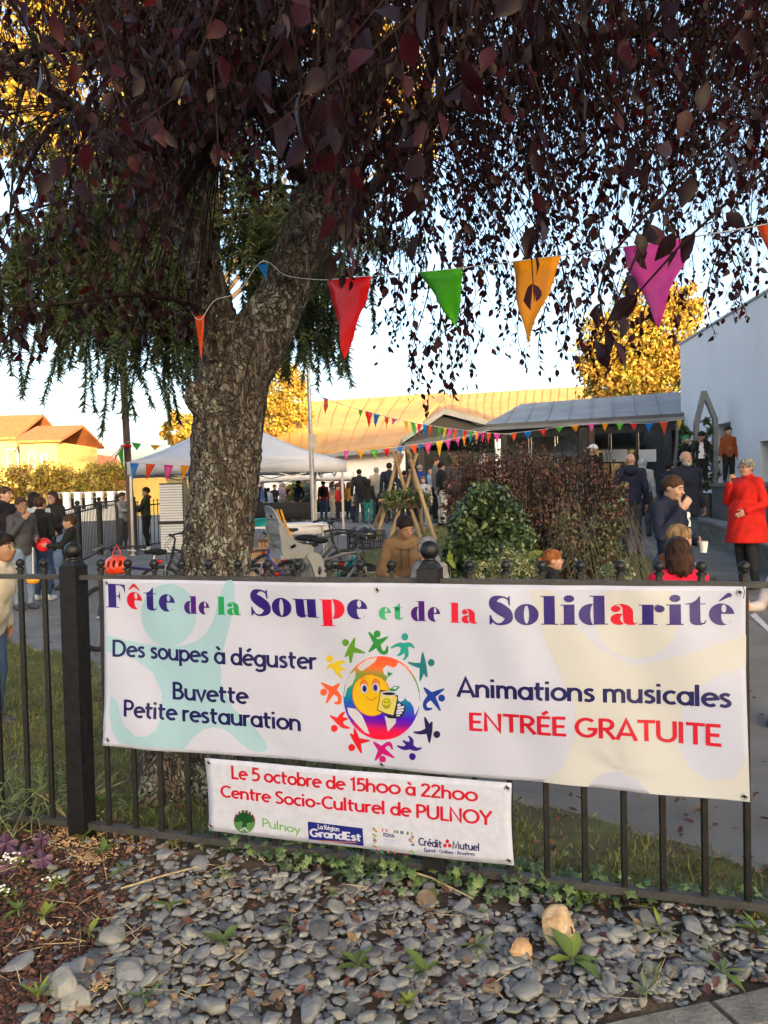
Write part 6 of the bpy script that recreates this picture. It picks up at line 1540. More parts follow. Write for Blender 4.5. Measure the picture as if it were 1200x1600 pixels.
    # ---- the body: one continuous surface
    S = Soft(lo, hi, vox)
    torso(S, -.012)
    for nm in 'LR':
        arm(S, -.002, nm); leg(S, -.006, nm)
        w, e = J['w' + nm], J['e' + nm]; d = (w - e); d /= np.linalg.norm(d); sgn = 1 if nm == 'L' else -1
        # palm and fingers: thumb side towards the front / inside
        side = np.cross(d, np.array([0, 0, 1.0])) if abs(d[2]) < .8 else np.array([0, -1.0, 0])
        side = side - d * (side @ d); side /= np.linalg.norm(side)
        if abs(d[2]) < .8: side = np.array([0, 0, 1.0]) - d * d[2]; side /= np.linalg.norm(side)
        nrm = np.cross(d, side) * sgn                     # curl direction
        if nrm @ np.array([-sgn, 0, 0]) < 0: nrm = -nrm
        hs = .105 * h * (1.05 if h < 1.4 else 1.0)
        rt = np.stack([side, nrm, d], 1)
        S.ell(w + d * hs * .24, (hs * .215, hs * .10, hs * .29), rot=rt, k=.006)
        fr_ = max(.0052 * h, .0068)
        for q, (o, ln) in enumerate(((.15, .40), (.05, .46), (-.055, .43), (-.15, .34))):
            b = w + d * hs * .46 + side * hs * o; m1 = b + (d * .86 + nrm * .30) * hs * ln * .52; m2 = m1 + (d * .45 + nrm * .85) * hs * ln * .5
            S.cone(b - d * hs * .1, m1, fr_ * 1.05, fr_ * .95, k=.003); S.cone(m1, m2, fr_ * .95, fr_ * .8, k=.002)
        tb = w + d * hs * .14 + side * hs * .17; tm = tb + (side * .62 + d * .62 + nrm * .3) * hs * .25; S.cone(tb, tm, fr_ * 1.35, fr_ * 1.1, k=.004); S.cone(tm, tm + (d * .85 + nrm * .5 + side * .1) * hs * .2, fr_ * 1.1, fr_ * .85, k=.002)
        J['hand' + nm] = w + d * hs * .55 + nrm * hs * .16
        S.ell(J['f' + nm] + np.array([0, -.045 * h, -.022 * h]), (.025 * h, .07 * h, .02 * h), k=.01)
    kid = h < 1.5
    nr = .19 if kid else .225
    S.cone(Hd((0, .07, -.30)), U((0, .022 * h, zs + .01 * h)), nr * hh, nr * 1.1 * hh, k=.012)
    def E(c, r, k=.02, sub=False): S.ell(Hd(c), np.array(r) * hh, rot=Rh, k=k * hh / .23, sub=sub)
    E((0, .06, .10), (.345, .42, .385)); ch = 1.06 if kid else 1.0
    E((0, -.10, -.15), (.265 * ch, .285, .335), .03); E((0, -.235, -.385), (.12, .10, .085), .03)
    if vox < .016:
        for s in (1, -1):
            E((s * .335, .04, -.05), (.035, .085, .115), .006); E((s * .15, -.27, -.14), (.10, .09, .10), .02); E((s * .145, -.425, .015), (.075, .06, .05), sub=True)
        S.cone(Hd((0, -.36, .02)), Hd((0, -.435 if kid else -.46, -.125)), .035 * hh, .052 * hh, k=.012); E((0, -.345, -.255), (.10, .05, .05), .015)
    body = S.build('body', SKIN[skin], t)
    # ---- face
    if vox < .016:
        hm = hairm('dark' if hc == 'dark' else ('grey' if hc in ('grey', 'white') else 'chestnut'))
        for s in (1, -1):
            m = MB(); c = Hd((s * .145, -.335, .012)); m.sphere(c, (.055 * hh, .045 * hh, .034 * hh), 10, 8, 0); m.sphere(Hd((s * .142, -.362, .010)), (.030 * hh, .024 * hh, .030 * hh), 8, 6, 1)
            m.build('eye', [M('eye white', (.36, .33, .31), .3, scale=30, var=.03), M('eye iris dark', (.02, .014, .01), .2, scale=30)], t, 60)
            m = MB(); m.tube([Hd((s * .06, -.405, .09)), Hd((s * .15, -.395, .115)), Hd((s * .235, -.335, .085))], [.012 * hh, .017 * hh, .010 * hh], 6); m.build('eyebrow', hm, t, 60)
        m = MB(); m.tube([Hd((-.105, -.355, -.262)), Hd((-.05, -.395, -.25)), Hd((0, -.405, -.254)), Hd((.05, -.395, -.25)), Hd((.105, -.355, -.262))], [.010 * hh, .022 * hh, .024 * hh, .022 * hh, .010 * hh], 8); m.build('mouth', M('lips', (.34, .11, .09), .45, scale=30, var=.08), t, 60)
        if glasses:
            m = MB()
            for s in (1, -1): m.torus(Hd((s * .15, -.435, .0)), .105 * hh, .012 * hh, Rh @ np.array([0, 1, 0]), 18, 5); m.tube([Hd((s * .25, -.42, .02)), Hd((s * .37, .0, .02))], .011 * hh, 5)
            m.tube([Hd((-.045, -.445, .01)), Hd((.045, -.445, .01))], .011 * hh, 5); m.build('glasses', m_black, t, 60)
    if beard:
        B = Soft(Hd((0, -.1, -.3)) - .55 * hh, Hd((0, -.1, -.3)) + .55 * hh, vox * .8)
        B.ell(Hd((0, -.12, -.27)), np.array((.29, .30, .27)) * hh, rot=Rh, k=.01); B.cut(Hd((0, 0, -.19)), Rh @ np.array([0, .45, 1.0])); B.ell(Hd((0, -.42, -.245)), np.array((.09, .08, .035)) * hh, rot=Rh, sub=True)
        B.build('beard', hairm(beard), t, wr=.002)
    # ---- hair / headwear (worked in head space, then moved onto the head)
    if hair != 'bald':
        hv = max(.006, vox * .75) / hh
        Hs = Soft((-.75, -.75, -1.25), (.75, .95, .75), hv)
        mat_h = hairm(hc) if hair not in ('cap', 'beanie', 'hood') else cloth(hood or GREY)
        n_ = np.array([0, -.60, -.66])
        if hair in ('short', 'curly', 'fringe', 'pony', 'bun', 'long', 'bob'):
            b = .03 if hair == 'curly' else 0
            Hs.ell((0, .075, .12), (.375 + b, .445 + b, .40 + b), k=0)
            if kid or hair in ('bob',): Hs.ell((0, -.22, .27), (.25, .17, .15), k=.05)
            Hs.cut((0, -.36, .21 if not kid else .14), np.array([0, -.62, -.60])); [Hs.ell((q * .36, -.02, -.12), (.12, .17, .17), sub=True) for q in (1, -1)] if hair in ('short', 'curly', 'pony', 'bun') else None
            if hair == 'fringe': Hs.cut((0, 0, .10), (0, -.2, 1)); 
            if hair == 'pony': Hs.cone((0, .44, .12), (0, .60, -.02), .09, .12, k=.05); Hs.cone((0, .60, -.02), (0, .58, -.42), .12, .05, k=.05)
            if hair == 'bun': Hs.ell((0, .42, .30), (.18, .18, .18), k=.05)
            if hair in ('long', 'bob'):
                z2 = -.95 if hair == 'long' else -.52
                Hs.ell((0, .22, -.12), (.37, .25, .40), k=.08); Hs.cone((0, .28, -.2), (0, .34, z2), .30, .22, k=.08)
                for s in (1, -1): Hs.cone((s * .31, .05, .12), (s * .30, .06, z2 + .08), .11, .08, k=.06); Hs.cone((s * .2, .3, -.2), (s * .24, .32, z2), .2, .12, k=.05)
        elif hair == 'cap': Hs.ell((0, .06, .12), (.385, .455, .40), k=0); Hs.cut((0, -.2, .12), (0, -.25, -1)); Hs.ell((0, -.46, .17), (.25, .22, .035), k=.03)
        elif hair == 'beanie': Hs.ell((0, .07, .14), (.395, .46, .41), k=0); Hs.cut((0, -.25, .12), (0, -.35, -1))
        elif hair == 'hood': Hs.ell((0, .10, .04), (.43, .50, .52), k=0); Hs.cone((0, .2, -.4), (0, .25, -.62), .36, .40, k=.1); Hs.ell((0, -.5, -.05), (.30, .52, .42), sub=True)
        V, Fq = Hs.surface()
        x, y, z = V.T
        w = np.sin(31 * x + 9 * np.sin(5 * z + 3 * y)) * .6 + np.sin(53 * x - 27 * y + 6 * np.sin(9 * z)) * .5 + np.sin(17 * y + 11 * z + 5 * np.sin(8 * x)) * .5
        V = V * (1 + (.022 if hair not in ('cap', 'beanie', 'hood') else .004) * w * (2.0 if hair == 'curly' else 1))[:, None]
        Vw = (U(nk) + (V * hh + np.array([0, -.05 * hh, hh * .42])) @ Rh.T)
        mesh_np('hair' if hair not in ('cap', 'beanie', 'hood') else hair, Vw, Fq, mat_h, t, smooth=True)
    # ---- clothes
    hz = (zh - .045 * h) if hem is None else hem * h
    S = Soft(lo, hi, vox); torso(S, puff + .006)
    if flare: S.cone(U((0, 0, zh + .06 * h)), U((0, 0, hz - .02)), .082 * h * kf + puff, .082 * h * kf + puff + flare, k=.05)
    elif hem is not None and hz < zh - .07 * h: S.cone(U((0, 0, zh + .02 * h)), U((0, 0, hz - .02)), .078 * h * kf + puff, .088 * h * kf + puff, k=.05)
    for nm in 'LR': arm(S, puff * .8 + .003, nm, .97 if sleeve == 'long' else .42)
    if collar != 'none': S.cone(U((0, .02 * h, zs + .005 * h)), U((0, .016 * h, zs + .036 * h)), nr * hh + .018, nr * hh + .012 + (.012 if puff > .0075 else 0), k=.012)
    if puff > .0075 and collar == 'hood': S.ell(U((0, .085 * h, zs + .015 * h)), (.062 * h, .035 * h, .05 * h), rot=RL, k=.02)
    dn = RL @ np.array([0, 0, -1.0]); S.cut(U((0, 0, hz)), dn)
    tm_ = topm or cloth(topc); S.build('jacket' if puff > .0075 else 'top', tm_, t, wr=.0035 if puff < .0115 else .006, wf=1.35 / max(.8, h))
    if inner:                                 # shirt front showing in the open jacket
        m = MB(); q = []
        for z, w_ in ((zs + .01 * h, .026), (zs - .08 * h, .042), (zh + .06 * h, .052), (zh - .02 * h, .056)):
            fy = -(.066 * h * (1 + (kf - 1) * .7) + puff + .012); q.append((z, w_ * h, fy))
        V = []
        for z, w_, fy in q: V += [U((-w_, fy + .012, z)), U((0, fy, z)), U((w_, fy + .012, z))]
        Vb = [v + RL @ np.array([0, .03, 0]) for v in V]
        m.add(V + Vb, [(i * 3 + j, i * 3 + j + 1, i * 3 + j + 4, i * 3 + j + 3) for i in range(3) for j in range(2)]); m.build('shirt', cloth(inner), t, 60)
    S = Soft(lo, hi, vox)
    S.ell(np.array([0, .004 * h, zh + dz]), (.089 * h * (1 + (kf - 1) * .7) + .008, .064 * h * (1 + (kf - 1) * .6) + .008, .075 * h), k=.02)
    for nm in 'LR': leg(S, .008, nm, 1.05)
    S.cut((0, 0, zh + .05 * h + dz), (0, 0, 1)); S.cut((0, 0, .045 * h), (0, 0, -1)); S.build('trousers', cloth(bot), t, wr=.0035, wf=1.3)
    for nm in 'LR':
        f = J['f' + nm]; m = Soft(f - .16 * h, f + .16 * h, max(.008, vox * .8)); c = f + np.array([0, -.045 * h, -.020 * h])
        m.ell(c, (.030 * h, .076 * h, .024 * h), k=.01); m.ell(f + np.array([0, 0, .0]), (.030 * h, .036 * h, .036 * h), k=.015); m.cut(f + np.array([0, 0, -.040 * h]), (0, 0, -1)); m.build('shoe', cloth(shoes, .6), t)
    M4 = Matrix.Translation(Vector((pt.x, pt.y, gz))) @ Matrix.Rotation(R(yaw), 4, 'Z')
    inf = {k: M4 @ Vector(v) for k, v in J.items()}; inf['root'] = t; inf['h'] = h; inf['M'] = M4; inf['U'] = U; inf['Hd'] = Hd; inf['zs'] = zs; inf['zh'] = zh; inf['hh'] = hh; inf['puff'] = puff
    if key: PEOPLE[key] = inf
    if h < .8 or h > 2.0: print('person height', round(h, 2), lab)
    return inf
TAUPE, BEIGE, OLIVE = (.13, .10, .08), (.42, .36, .27), (.035, .045, .03)
# children and adults at the left
person('man with brown hair and dark jacket cut off by the left picture edge', 8, 760, 11.2, 80, topc=(.018, .014, .022), puff=.02, bot=NAVY, aL='waist', aR='waist')
person('child with glasses and tied back hair in a dark grey hoodie', 33, 777, 11.0, 55, 'tan', 'bun', 'brown', CHAR, LJEANS, glasses=True, aL='hold', aR='mouth', puff=.014)
person('person with black hair in a pale grey blue top behind the children', 54, 769, 13.2, 150, hair='bob', hc='dark', topc=(.40, .44, .48), bot=LJEANS)
person('boy seen from behind in a black t-shirt, jeans and white sneakers', 63, 776, 11.8, 165, 'light', 'short', 'brown', BLACK, JEANS, WHITE, sleeve='short', aR='hold', aL='waist', key='tee')
person('girl with glasses and dark hair in a long black cardigan', 81, 767, 13.0, -15, 'light', 'long', 'chestnut', BLACK, LJEANS, glasses=True, aL='hold', aR='hold', hem=.40, inner=(.4, .4, .42))
k6 = person('boy in a black hoodie facing left and holding a red ball', 108, 804, 11.2, -75, 'light', 'short', 'brown', BLACK, BLACK, aL='reach', aR='reach', puff=.018, key='ball')
person('boy with green face paint and black hair in a cream hoodie behind the fence', -26, 828, 5.6, 82, lean=17, head=(-8, -20), skin='tan', hair='short', hc='dark', topc=(.50, .45, .36), bot=JEANS, puff=.026, aL='pocket', aR='down', key='paint')
person('man in a dark green jacket with red hood, facing left under the marquee', 227, 761, 19, -75, 'light', 'short', 'brown', OLIVE, BLACK, WHITE, aL='reach', aR='hold', puff=.022, key='tentman')
person('person in a grey top half hidden behind the brown pole', 191, 769, 20, 70, 'tan', 'short', 'brown', (.3, .3, .3), CHAR, aL='hold', aR='reach')
# marquee guests, far
FG = 'guests gathered around the marquee tables'
person('grey haired man in a dark suit over a blue shirt at the marquee table', 408, 752, 30, 25, 'pink', 'fringe', 'grey', NAVY, BLACK, puff=.02, inner=(.15, .22, .45), group=FG)
person('person in a white shirt with back turned at the marquee table', 419, 762, 31, 170, hair='short', hc='dark', topc=WHITE, bot=BLACK, group=FG)
person('dark haired man in black leaning forward at the marquee table', 429, 757, 32, 30, 'tan', 'short', 'dark', BLACK, BLACK, aL='reach', aR='hold', group=FG)
person('older woman with fair hair in a pale pink top', 440, 752, 31, 60, 'pink', 'bob', 'white', (.52, .36, .36), GREY, aR='reach', group=FG)
person('long haired woman in an olive coat holding a baby', 451, 764, 29, 70, 'light', 'long', 'brown', (.085, .08, .06), BLACK, hem=.38, puff=.02, aL='hold', aR='hold', group=FG)
person('bearded man with black hair in a navy jacket', 465, 751, 29.5, -40, 'tan', 'short', 'dark', NAVY, BLACK, puff=.02, beard='dark', aL='pocket', group=FG)
person('person with black hair in a red jacket carrying a black backpack', 505, 751, 30, 165, 'tan', 'short', 'dark', (.36, .02, .03), JEANS, puff=.022, group=FG, key='pack')
person('person in a long cream coat with grey hair beside the red sweater', 519, 752, 29, 75, 'pink', 'bob', 'grey', (.55, .50, .42), (.5, .46, .4), hem=.33, puff=.02, group=FG)
person('woman in a red sweater and dark patterned trousers', 527, 757, 27.5, 80, 'light', 'short', 'brown', (.46, .02, .025), (.03, .02, .03), aL='waist', aR='waist', group=FG)
person('tall brown haired person behind the woman in the red sweater', 531, 745, 31, 20, 'light', 'short', 'brown', (.25, .1, .1), BLACK, group=FG)
person('small child in dark blue in front of the black haired woman', 552, 784, 26, -50, 'light', 'short', 'brown', NAVY, NAVY, group=FG)
person('black haired woman in a black puffer jacket and teal trousers', 575, 748, 25, 170, 'tan', 'bob', 'dark', BLACK, (.02, .16, .16), puff=.034, group=FG)
person('dark haired woman in a purple jacket', 590, 748, 26.5, -70, 'light', 'bob', 'chestnut', (.12, .03, .15), NAVY, puff=.025, group=FG)
person('man with thin hair in a black jacket with his back turned by the white hall', 561, 733, 26, 180, 'light', 'short', 'dark', (.014, .016, .02), CHAR, puff=.028, sw=.106, group=FG)
person('grey haired person in a beige jacket beside the wooden poles', 588, 730, 26, 165, 'light', 'short', 'grey', (.40, .35, .27), CHAR, puff=.022, group=FG)
person('tall man with dark hair in a navy hooded jacket', 608, 723, 25, 175, 'light', 'short', 'dark', (.012, .017, .035), CHAR, puff=.03, sw=.105, group=FG)
person('man in a charcoal jacket between the two wooden tripods', 632, 735, 24, 165, 'light', 'short', 'dark', (.03, .033, .038), BLACK, puff=.024, sw=.104, group=FG)
person('dark haired person behind the crossing of the right wooden tripod', 641, 725, 27, 150, 'light', 'short', 'dark', BLACK, BLACK, group=FG)
person('man in a bright blue jacket behind the right tripod', 656, 726, 25, 150, 'pink', 'short', 'grey', (.02, .05, .22), NAVY, puff=.02, group=FG)
person('boy in a pale grey sweatshirt and jeans walking past the tripods', 661, 744, 21.5, -5, 'light', 'short', 'blond', (.42, .43, .47), LJEANS, legs='walk', aL='swing', aR='swing', group=FG)
person('brown haired person in a grey jacket near the porch', 681, 715, 24.5, 75, 'light', 'short', 'brown', (.12, .12, .12), BLACK, puff=.02, aL='hold', group=FG)
person('dark haired person in a black jacket and white trousers', 690, 722, 22, 110, 'light', 'short', 'dark', BLACK, (.55, .53, .5), BLACK, puff=.02, aL='hold', group=FG)
person('blond head seen above the left end of the red brown shrub', 711, 711, 23, 190, 'pink', 'bob', 'blond', CHAR, BLACK, group=FG)
person('fair haired person behind the middle of the red brown shrub', 757, 709, 23, 60, 'pink', 'bob', 'white', (.2, .12, .1), BLACK, group=FG)
person('woman with brown hair in a mustard jacket beyond the marquee leg', 545, 753, 29.5, 150, 'light', 'bob', 'brown', (.30, .17, .04), NAVY, puff=.02, group=FG)
person('man in a grey green jacket behind the marquee post', 481, 748, 31, -20, 'light', 'short', 'grey', (.10, .12, .10), CHAR, puff=.02, aL='hold', group=FG)
person('woman with long dark hair in a dusty rose coat between tripods and purple jacket', 604, 750, 27, 140, 'light', 'long', 'chestnut', (.36, .14, .15), BLACK, puff=.02, group=FG)
person('man in a light blue shirt at the edge of the porch', 672, 730, 26, 10, 'pink', 'short', 'brown', (.25, .33, .45), CHAR, aR='hold', group=FG)
# seated man, child beside him, redhead girl
person('young man in a tan hoodie seated on the lawn edge, looking down to his right', 628, 814, 8.0, 4, 'tan', 'short', 'dark', (.17, .105, .058), (.03, .03, .035), puff=.018, aL='lap', aR='lap', head=(22, 12), lean=16, sit=.40, collar='hood', key='seated', sw=.086, fat=.92, group='people near the fence')
person('child in grey and navy crouching behind the fence post beside the seated man', 678, 853, 7.4, -40, 'light', 'hood', 'grey', GREY, NAVY, hood=(.17, .17, .18), aL='lap', aR='lap', sit=.34, lean=12, group='people near the fence')
person('red haired girl with a ponytail in profile behind the fence', 864, 858, 6.8, 82, 'light', 'pony', 'red', BLACK, NAVY, group='people near the fence')
# right side
RG = 'people on the path at the right'
person('man with shaved head seen from behind in a navy jacket', 985, 709, 14.5, 165, 'pink', 'bald', 'grey', (.019, .023, .046), CHAR, puff=.03, sw=.106, fat=1.12, collar='hood', aL='pocket', group=RG, key='bald')
person('person in a white cap and dark jacket behind the shrub', 926, 694, 19, -60, 'light', 'cap', 'brown', BLACK, BLACK, hood=(.75, .75, .75), puff=.02, group=RG)
person('person with a pale grey hood right of the bald man', 1004, 716, 17.5, 150, 'light', 'hood', 'grey', (.35, .36, .38), CHAR, hood=(.35, .36, .38), puff=.02, group=RG)
person('boy with short dark hair in the distance left of the bearded man', 1046, 721, 15.8, 120, 'light', 'short', 'dark', NAVY, CHAR, group=RG)
person('child in a green cap and black top standing on the planter', 1072, 680, 17.2, 55, 'light', 'cap', 'brown', BLACK, BLACK, hood=(.03, .22, .14), base=1.48, aL='hold', group='boys standing on the terrace wall', key='panda')
person('boy looking down in a dark jacket over a white t-shirt on the terrace wall', 1096, 673, 15.9, -25, 'tan', 'short', 'dark', BLACK, BLACK, base=1.70, puff=.018, inner=(.75, .75, .75), aR='mouth', aL='waist', head=(0, 25), group='boys standing on the terrace wall')
swm = banded('rust knit with dark bands', [(0, (.24, .062, .02)), (.80, (.26, .07, .022)), (.99, (.02, .014, .012)), (1.01, (.26, .07, .022)), (1.03, (.012, .01, .01)), (1.10, (.24, .065, .02))])
person('smiling boy in a rust and black sweater standing on the terrace wall', 1138, 666, 15.5, -5, 'light', 'short', 'dark', topm=None, topc=(.25, .065, .02), bot=BLACK, base=1.70, group='boys standing on the terrace wall', key='rust')
person('bearded bald man in a navy coat and jeans walking towards the fence', 1072, 705, 12.9, 8, 'pink', 'fringe', 'white', (.017, .021, .036), (.05, .09, .15), (.42, .40, .38), puff=.032, sw=.106, fat=1.16, legs='walk', beard='white', hem=.44, aL='swing', aR='swingf', group=RG, sx=-1, key='walker')
person('older woman in a bright red coat with curly grey hair eating something', 1166, 717, 10.6, -72, 'pink', 'curly', 'grey', (.62, .022, .015), (.028, .03, .036), BLACK, puff=.03, fat=1.42, hem=.355, flare=.05, aR='mouth', aL='waist', glasses=True, group=RG, key='redcoat', sw=.10)
person('boy in a navy half zip sweater holding a paper cup', 1048, 742, 7.1, 28, 'light', 'short', 'brown', (.016, .021, .043), JEANS, puff=.016, aL='hold', aR='mouth', head=(16, 14), group=RG, key='cup')
sw2 = banded('brown knit with black bands', [(0, (.18, .065, .03)), (.80, (.18, .065, .03)), (.88, (.012, .01, .01)), (.97, (.18, .065, .03)), (1.0, (.012, .01, .01)), (1.03, (.2, .07, .03))])
person('fair haired boy in a brown and black striped sweater behind the girl in red', 1048, 819, 5.8, 105, 'light', 'short', 'blond', topm=sw2, bot=NAVY, puff=.016, lean=8, group=RG)
person('girl with long brown hair in a bright red jacket seen from behind', 1058, 838, 5.0, 178, 'light', 'bob', 'chestnut', (.62, .012, .045), NAVY, puff=.028, group=RG)
person('child in a floral top just beyond the right end of the banner', 1232, 850, 5.2, -60, 'light', 'bob', 'brown', (.5, .45, .45), JEANS, group=RG, aR='reach')

# things people hold and small marks on clothes
def hat(): pass
q = (k6['handL'] + k6['handR']) / 2
t = thing('ball', 'red ball held by the boy in the black hoodie', 'ball', q - Vector((0, 0, .10))); m = MB(); m.sphere((0, 0, .10), .105, 24, 16); m.lathe([(.012, 0), (.01, .0)], (0, 0, .20), 6); m.build('ball', M('red rubber', (.62, .02, .02), .35, scale=6, var=.08), t, 60)
def cup(label, q, col, hgt=.10, r=.04):
    t = thing('paper_cup', label, 'cup', q - Vector((0, 0, hgt / 2))); m = MB(); m.lathe([(r * .7, 0), (r, hgt), (r * 1.05, hgt), (r * .92, hgt - .003), (r * .66, .004)], (0, 0, 0), 20); m.build('cup', M('paper cup', col, .6, scale=12, var=.06), t, 50)
    m = MB(); m.lathe([(r * .9, hgt * .8), (.002, hgt * .8 + .001)], (0, 0, 0), 16); m.build('drink', M('dark drink', (.05, .02, .01), .2, scale=5), t)
i_ = PEOPLE['cup']; cup('white paper cup in the hand of the boy in the navy sweater', i_['handL'] + Vector((.02, -.03, -.02)), (.72, .70, .66))
i_ = PEOPLE['seated']; cup('white cup beside the hands of the seated young man', i_['handL'] + Vector((.10, -.02, -.05)), (.72, .72, .72), .08, .033)
q = (i_['handL'] + i_['handR']) / 2; t = thing('phone', 'dark phone held by the seated young man', 'phone', q); m = MB(); m.box((0, 0, .02), (.14, .07, .009), .3); m.build('phone_body', m_black, t)
i_ = PEOPLE['seated']; U_, h_, zs_ = i_['U'], i_['h'], i_['zs']; m = MB()
for s_ in (1, -1): m.tube([U_((s_ * .022 * h_, -.062 * h_, zs_ + .0 * h_)), U_((s_ * .024 * h_, -.088 * h_, zs_ - .05 * h_)), U_((s_ * .02 * h_, -.092 * h_, zs_ - .11 * h_))], .004, 5)
m.build('drawstring', m_black, i_['root'], 60)
S = Soft(U_((0, 0, zs_ + .02 * h_)) - .22, U_((0, 0, zs_ + .02 * h_)) + .22, .008)
for k_ in range(18):
    a_, b_ = 2 * PI * k_ / 18, 2 * PI * (k_ + 1) / 18; f_ = lambda a: U_((.062 * h_ * math.sin(a), .012 * h_ - .062 * h_ * math.cos(a), zs_ + (.012 - .016 * math.cos(a)) * h_)); r_ = .016 * h_ + .010 * h_ * (1 - math.cos(a_)) / 2
    S.cone(f_(a_), f_(b_), r_, r_, k=.01)
S.build('hood', cloth((.17, .105, .058)), i_['root'], wr=.003)
i_ = PEOPLE['redcoat']; q = i_['handR']; t = thing('bread_roll', 'piece of bread held to the mouth of the woman in red', 'bread', q); m = MB(); m.sphere((0, 0, .01), (.045, .035, .03), 14, 10); m.build('crust', M('bread crust', (.45, .28, .12), .8, scale=14, var=.2), t, 60)
def chest(key, name, mat, shapes, lift=.006):   # small flat marks following the chest
    i = PEOPLE[key]; S_o = i['U']; zs, h = i['zs'], i['h']; m = MB()
    for pl in shapes:
        V = [S_o((x * h, y * h, zs + z * h)) for x, y, z in pl]; m.add(V, [tuple(range(len(V)))]); m.add([v + np.array([0, .004, 0]) for v in V], [tuple(range(len(V)))[::-1]])
    m.build(name, mat, i['root'])
def ring_pts(cx, cz, rx, rz, y, n=14): return [(cx + rx * math.cos(2 * PI * k / n), y, cz + rz * math.sin(2 * PI * k / n)) for k in range(n)]
yb = -.088
chest('panda', 'panda_print', cloth(WHITE), [ring_pts(0, -.12, .045, .04, yb)]); chest('panda', 'panda_eyes', cloth(BLACK), [ring_pts(-.018, -.115, .012, .012, yb - .004), ring_pts(.018, -.115, .012, .012, yb - .004)])
i_ = PEOPLE['rust']; zs_, h_ = i_['zs'], i_['h']; RU, BK = (.27, .072, .022), (.012, .01, .01)
rk = banded('rust knit bands', [(0, BK), (zs_ - .335 * h_, RU), (zs_ - .135 * h_, BK), (zs_ - .120 * h_, RU), (zs_ - .105 * h_, BK), (zs_ + .012 * h_, RU)])
for o_ in i_['root'].children:
    if o_.name.startswith('top'): o_.data.materials[0] = rk
chest('rust', 'knit_motif', cloth((.34, .24, .14)), [ring_pts(0, -.165, .036, .006, -.083), ring_pts(0, -.19, .036, .006, -.083)])
chest('cup', 'zip_placket', cloth((.62, .62, .62)), [[(.028, -.083, -.02), (.05, -.083, -.025), (.05, -.085, -.05), (.036, -.085, -.05), (.052, -.086, -.075), (.05, -.087, -.10), (.03, -.087, -.10), (.042, -.086, -.075), (.026, -.085, -.05)]])
def backpack(key):
    i = PEOPLE[key]; h = i['h']; S = Soft((-.2 * h, 0, i['zs'] - .3 * h), (.2 * h, .25 * h, i['zs'] + .05 * h), .017)
    c = i['U']((0, .115 * h, i['zs'] - .11 * h)); S.ell(c, (.09 * h, .05 * h, .12 * h)); o = S.build('backpack', cloth(BLACK), None); o.location = (0, 0, 0)
    t = thing('backpack', 'black backpack worn over the red jacket', 'backpack', i['M'] @ Vector(c) - Vector((0, 0, .1))); o.name = 'bag'; o.parent = t; o.matrix_parent_inverse = Matrix.Identity(4)
    o.matrix_local = t.matrix_world.inverted() @ i['M'] if False else Matrix.Translation(-Vector(t.location)) @ i['M']
backpack('pack')
i_ = PEOPLE['tentman']; S = Soft((-.2, -.2, i_['zs'] - .1), (.2, .25, i_['zs'] + .14), .0125); S.ell(i_['U']((0, .05, i_['zs'] + .05)), (.10, .09, .05)); S.build('red_hood', cloth((.25, .02, .02)), i_['root'])
i_ = PEOPLE['paint']; hd, hh_ = i_['Hd'], i_['hh']; S = Soft(hd((0, -.2, .05)) - .5 * hh_, hd((0, -.2, .05)) + .5 * hh_, .006); S.ell(hd((0, -.115, -.10)), np.array((.268, .283, .32)) * hh_ * 1.03, k=0); S.ell(hd((0, .06, .10)), np.array((.345, .42, .385)) * hh_ * 1.012, k=.01)
S.cut(hd((0, -.15, 0)), (0, 1, 0)); S.cut(hd((0, 0, -.12)), (0, 0, -1)); S.cut(hd((0, 0, .14)), (0, 0, 1)); S.build('face_paint', M('green face paint', (.045, .075, .03), .6, scale=30, col2=(.12, .17, .07)), i_['root'])
i_ = PEOPLE['bald']; q = i_['M'] @ Vector((.26, -.02, .72)); t = thing('shoulder_bag', 'red and navy bag hanging at the side of the shaved headed man', 'bag', q - Vector((0, 0, .2))); m = MB(); m.box((0, 0, .2), (.12, .20, .34), .3, taper=.85); m.build('bag', cloth((.40, .02, .03)), t); m = MB(); m.tube([(0, -.08, .36), (-.03, -.05, .62), (-.02, .06, .62), (0, .08, .36)], .012, 6); m.build('strap', m_black, t)
# ------------------------------------------------------------------ bunting
FLAG = {'red': (.80, .014, .018), 'green': (.10, .52, .02), 'orange': (.92, .42, .012), 'pink': (.78, .12, .46), 'blue': (.012, .26, .66), 'vermilion': (.85, .13, .018), 'yellow': (.90, .60, .025), 'magenta': (.78, .05, .34), 'white': (.75, .75, .77)}
def flagm(c): return M('bunting ' + c, FLAG[c], .28, scale=7, var=.05, bump=.35, bscale=30, trans=(tuple(min(1, x * 1.2) for x in FLAG[c]), .5))
def pennant(root, a, b, tip, col, seed, n=7):
    r = random.Random(seed); a, b, tip = Vector(a), Vector(b), Vector(tip); nr = (b - a).cross(tip - a).normalized(); V = []; L = (b - a).length
    for i in range(n + 1):
        f = i / n; l, q = a.lerp(tip, f), b.lerp(tip, f)
        for j in range(6):
            g = j / 5; p = l.lerp(q, g) + nr * L * (.06 * math.sin(g * 5 + f * 3 + seed) + .045 * math.sin(9 * f + 4 * g + seed * 2)) * (1 - f) ** .6 * min(1, f * 3 + .05); V.append(p)
    m = WB(); m.add(V, [(i * 6 + j, i * 6 + j + 1, (i + 1) * 6 + j + 1, (i + 1) * 6 + j) for i in range(n) for j in range(5)])
    o = m.build('pennant', flagm(col), root, 70); o['label'] = col + ' plastic pennant'
    md = o.modifiers.new('film', 'SOLIDIFY'); md.thickness = .0006
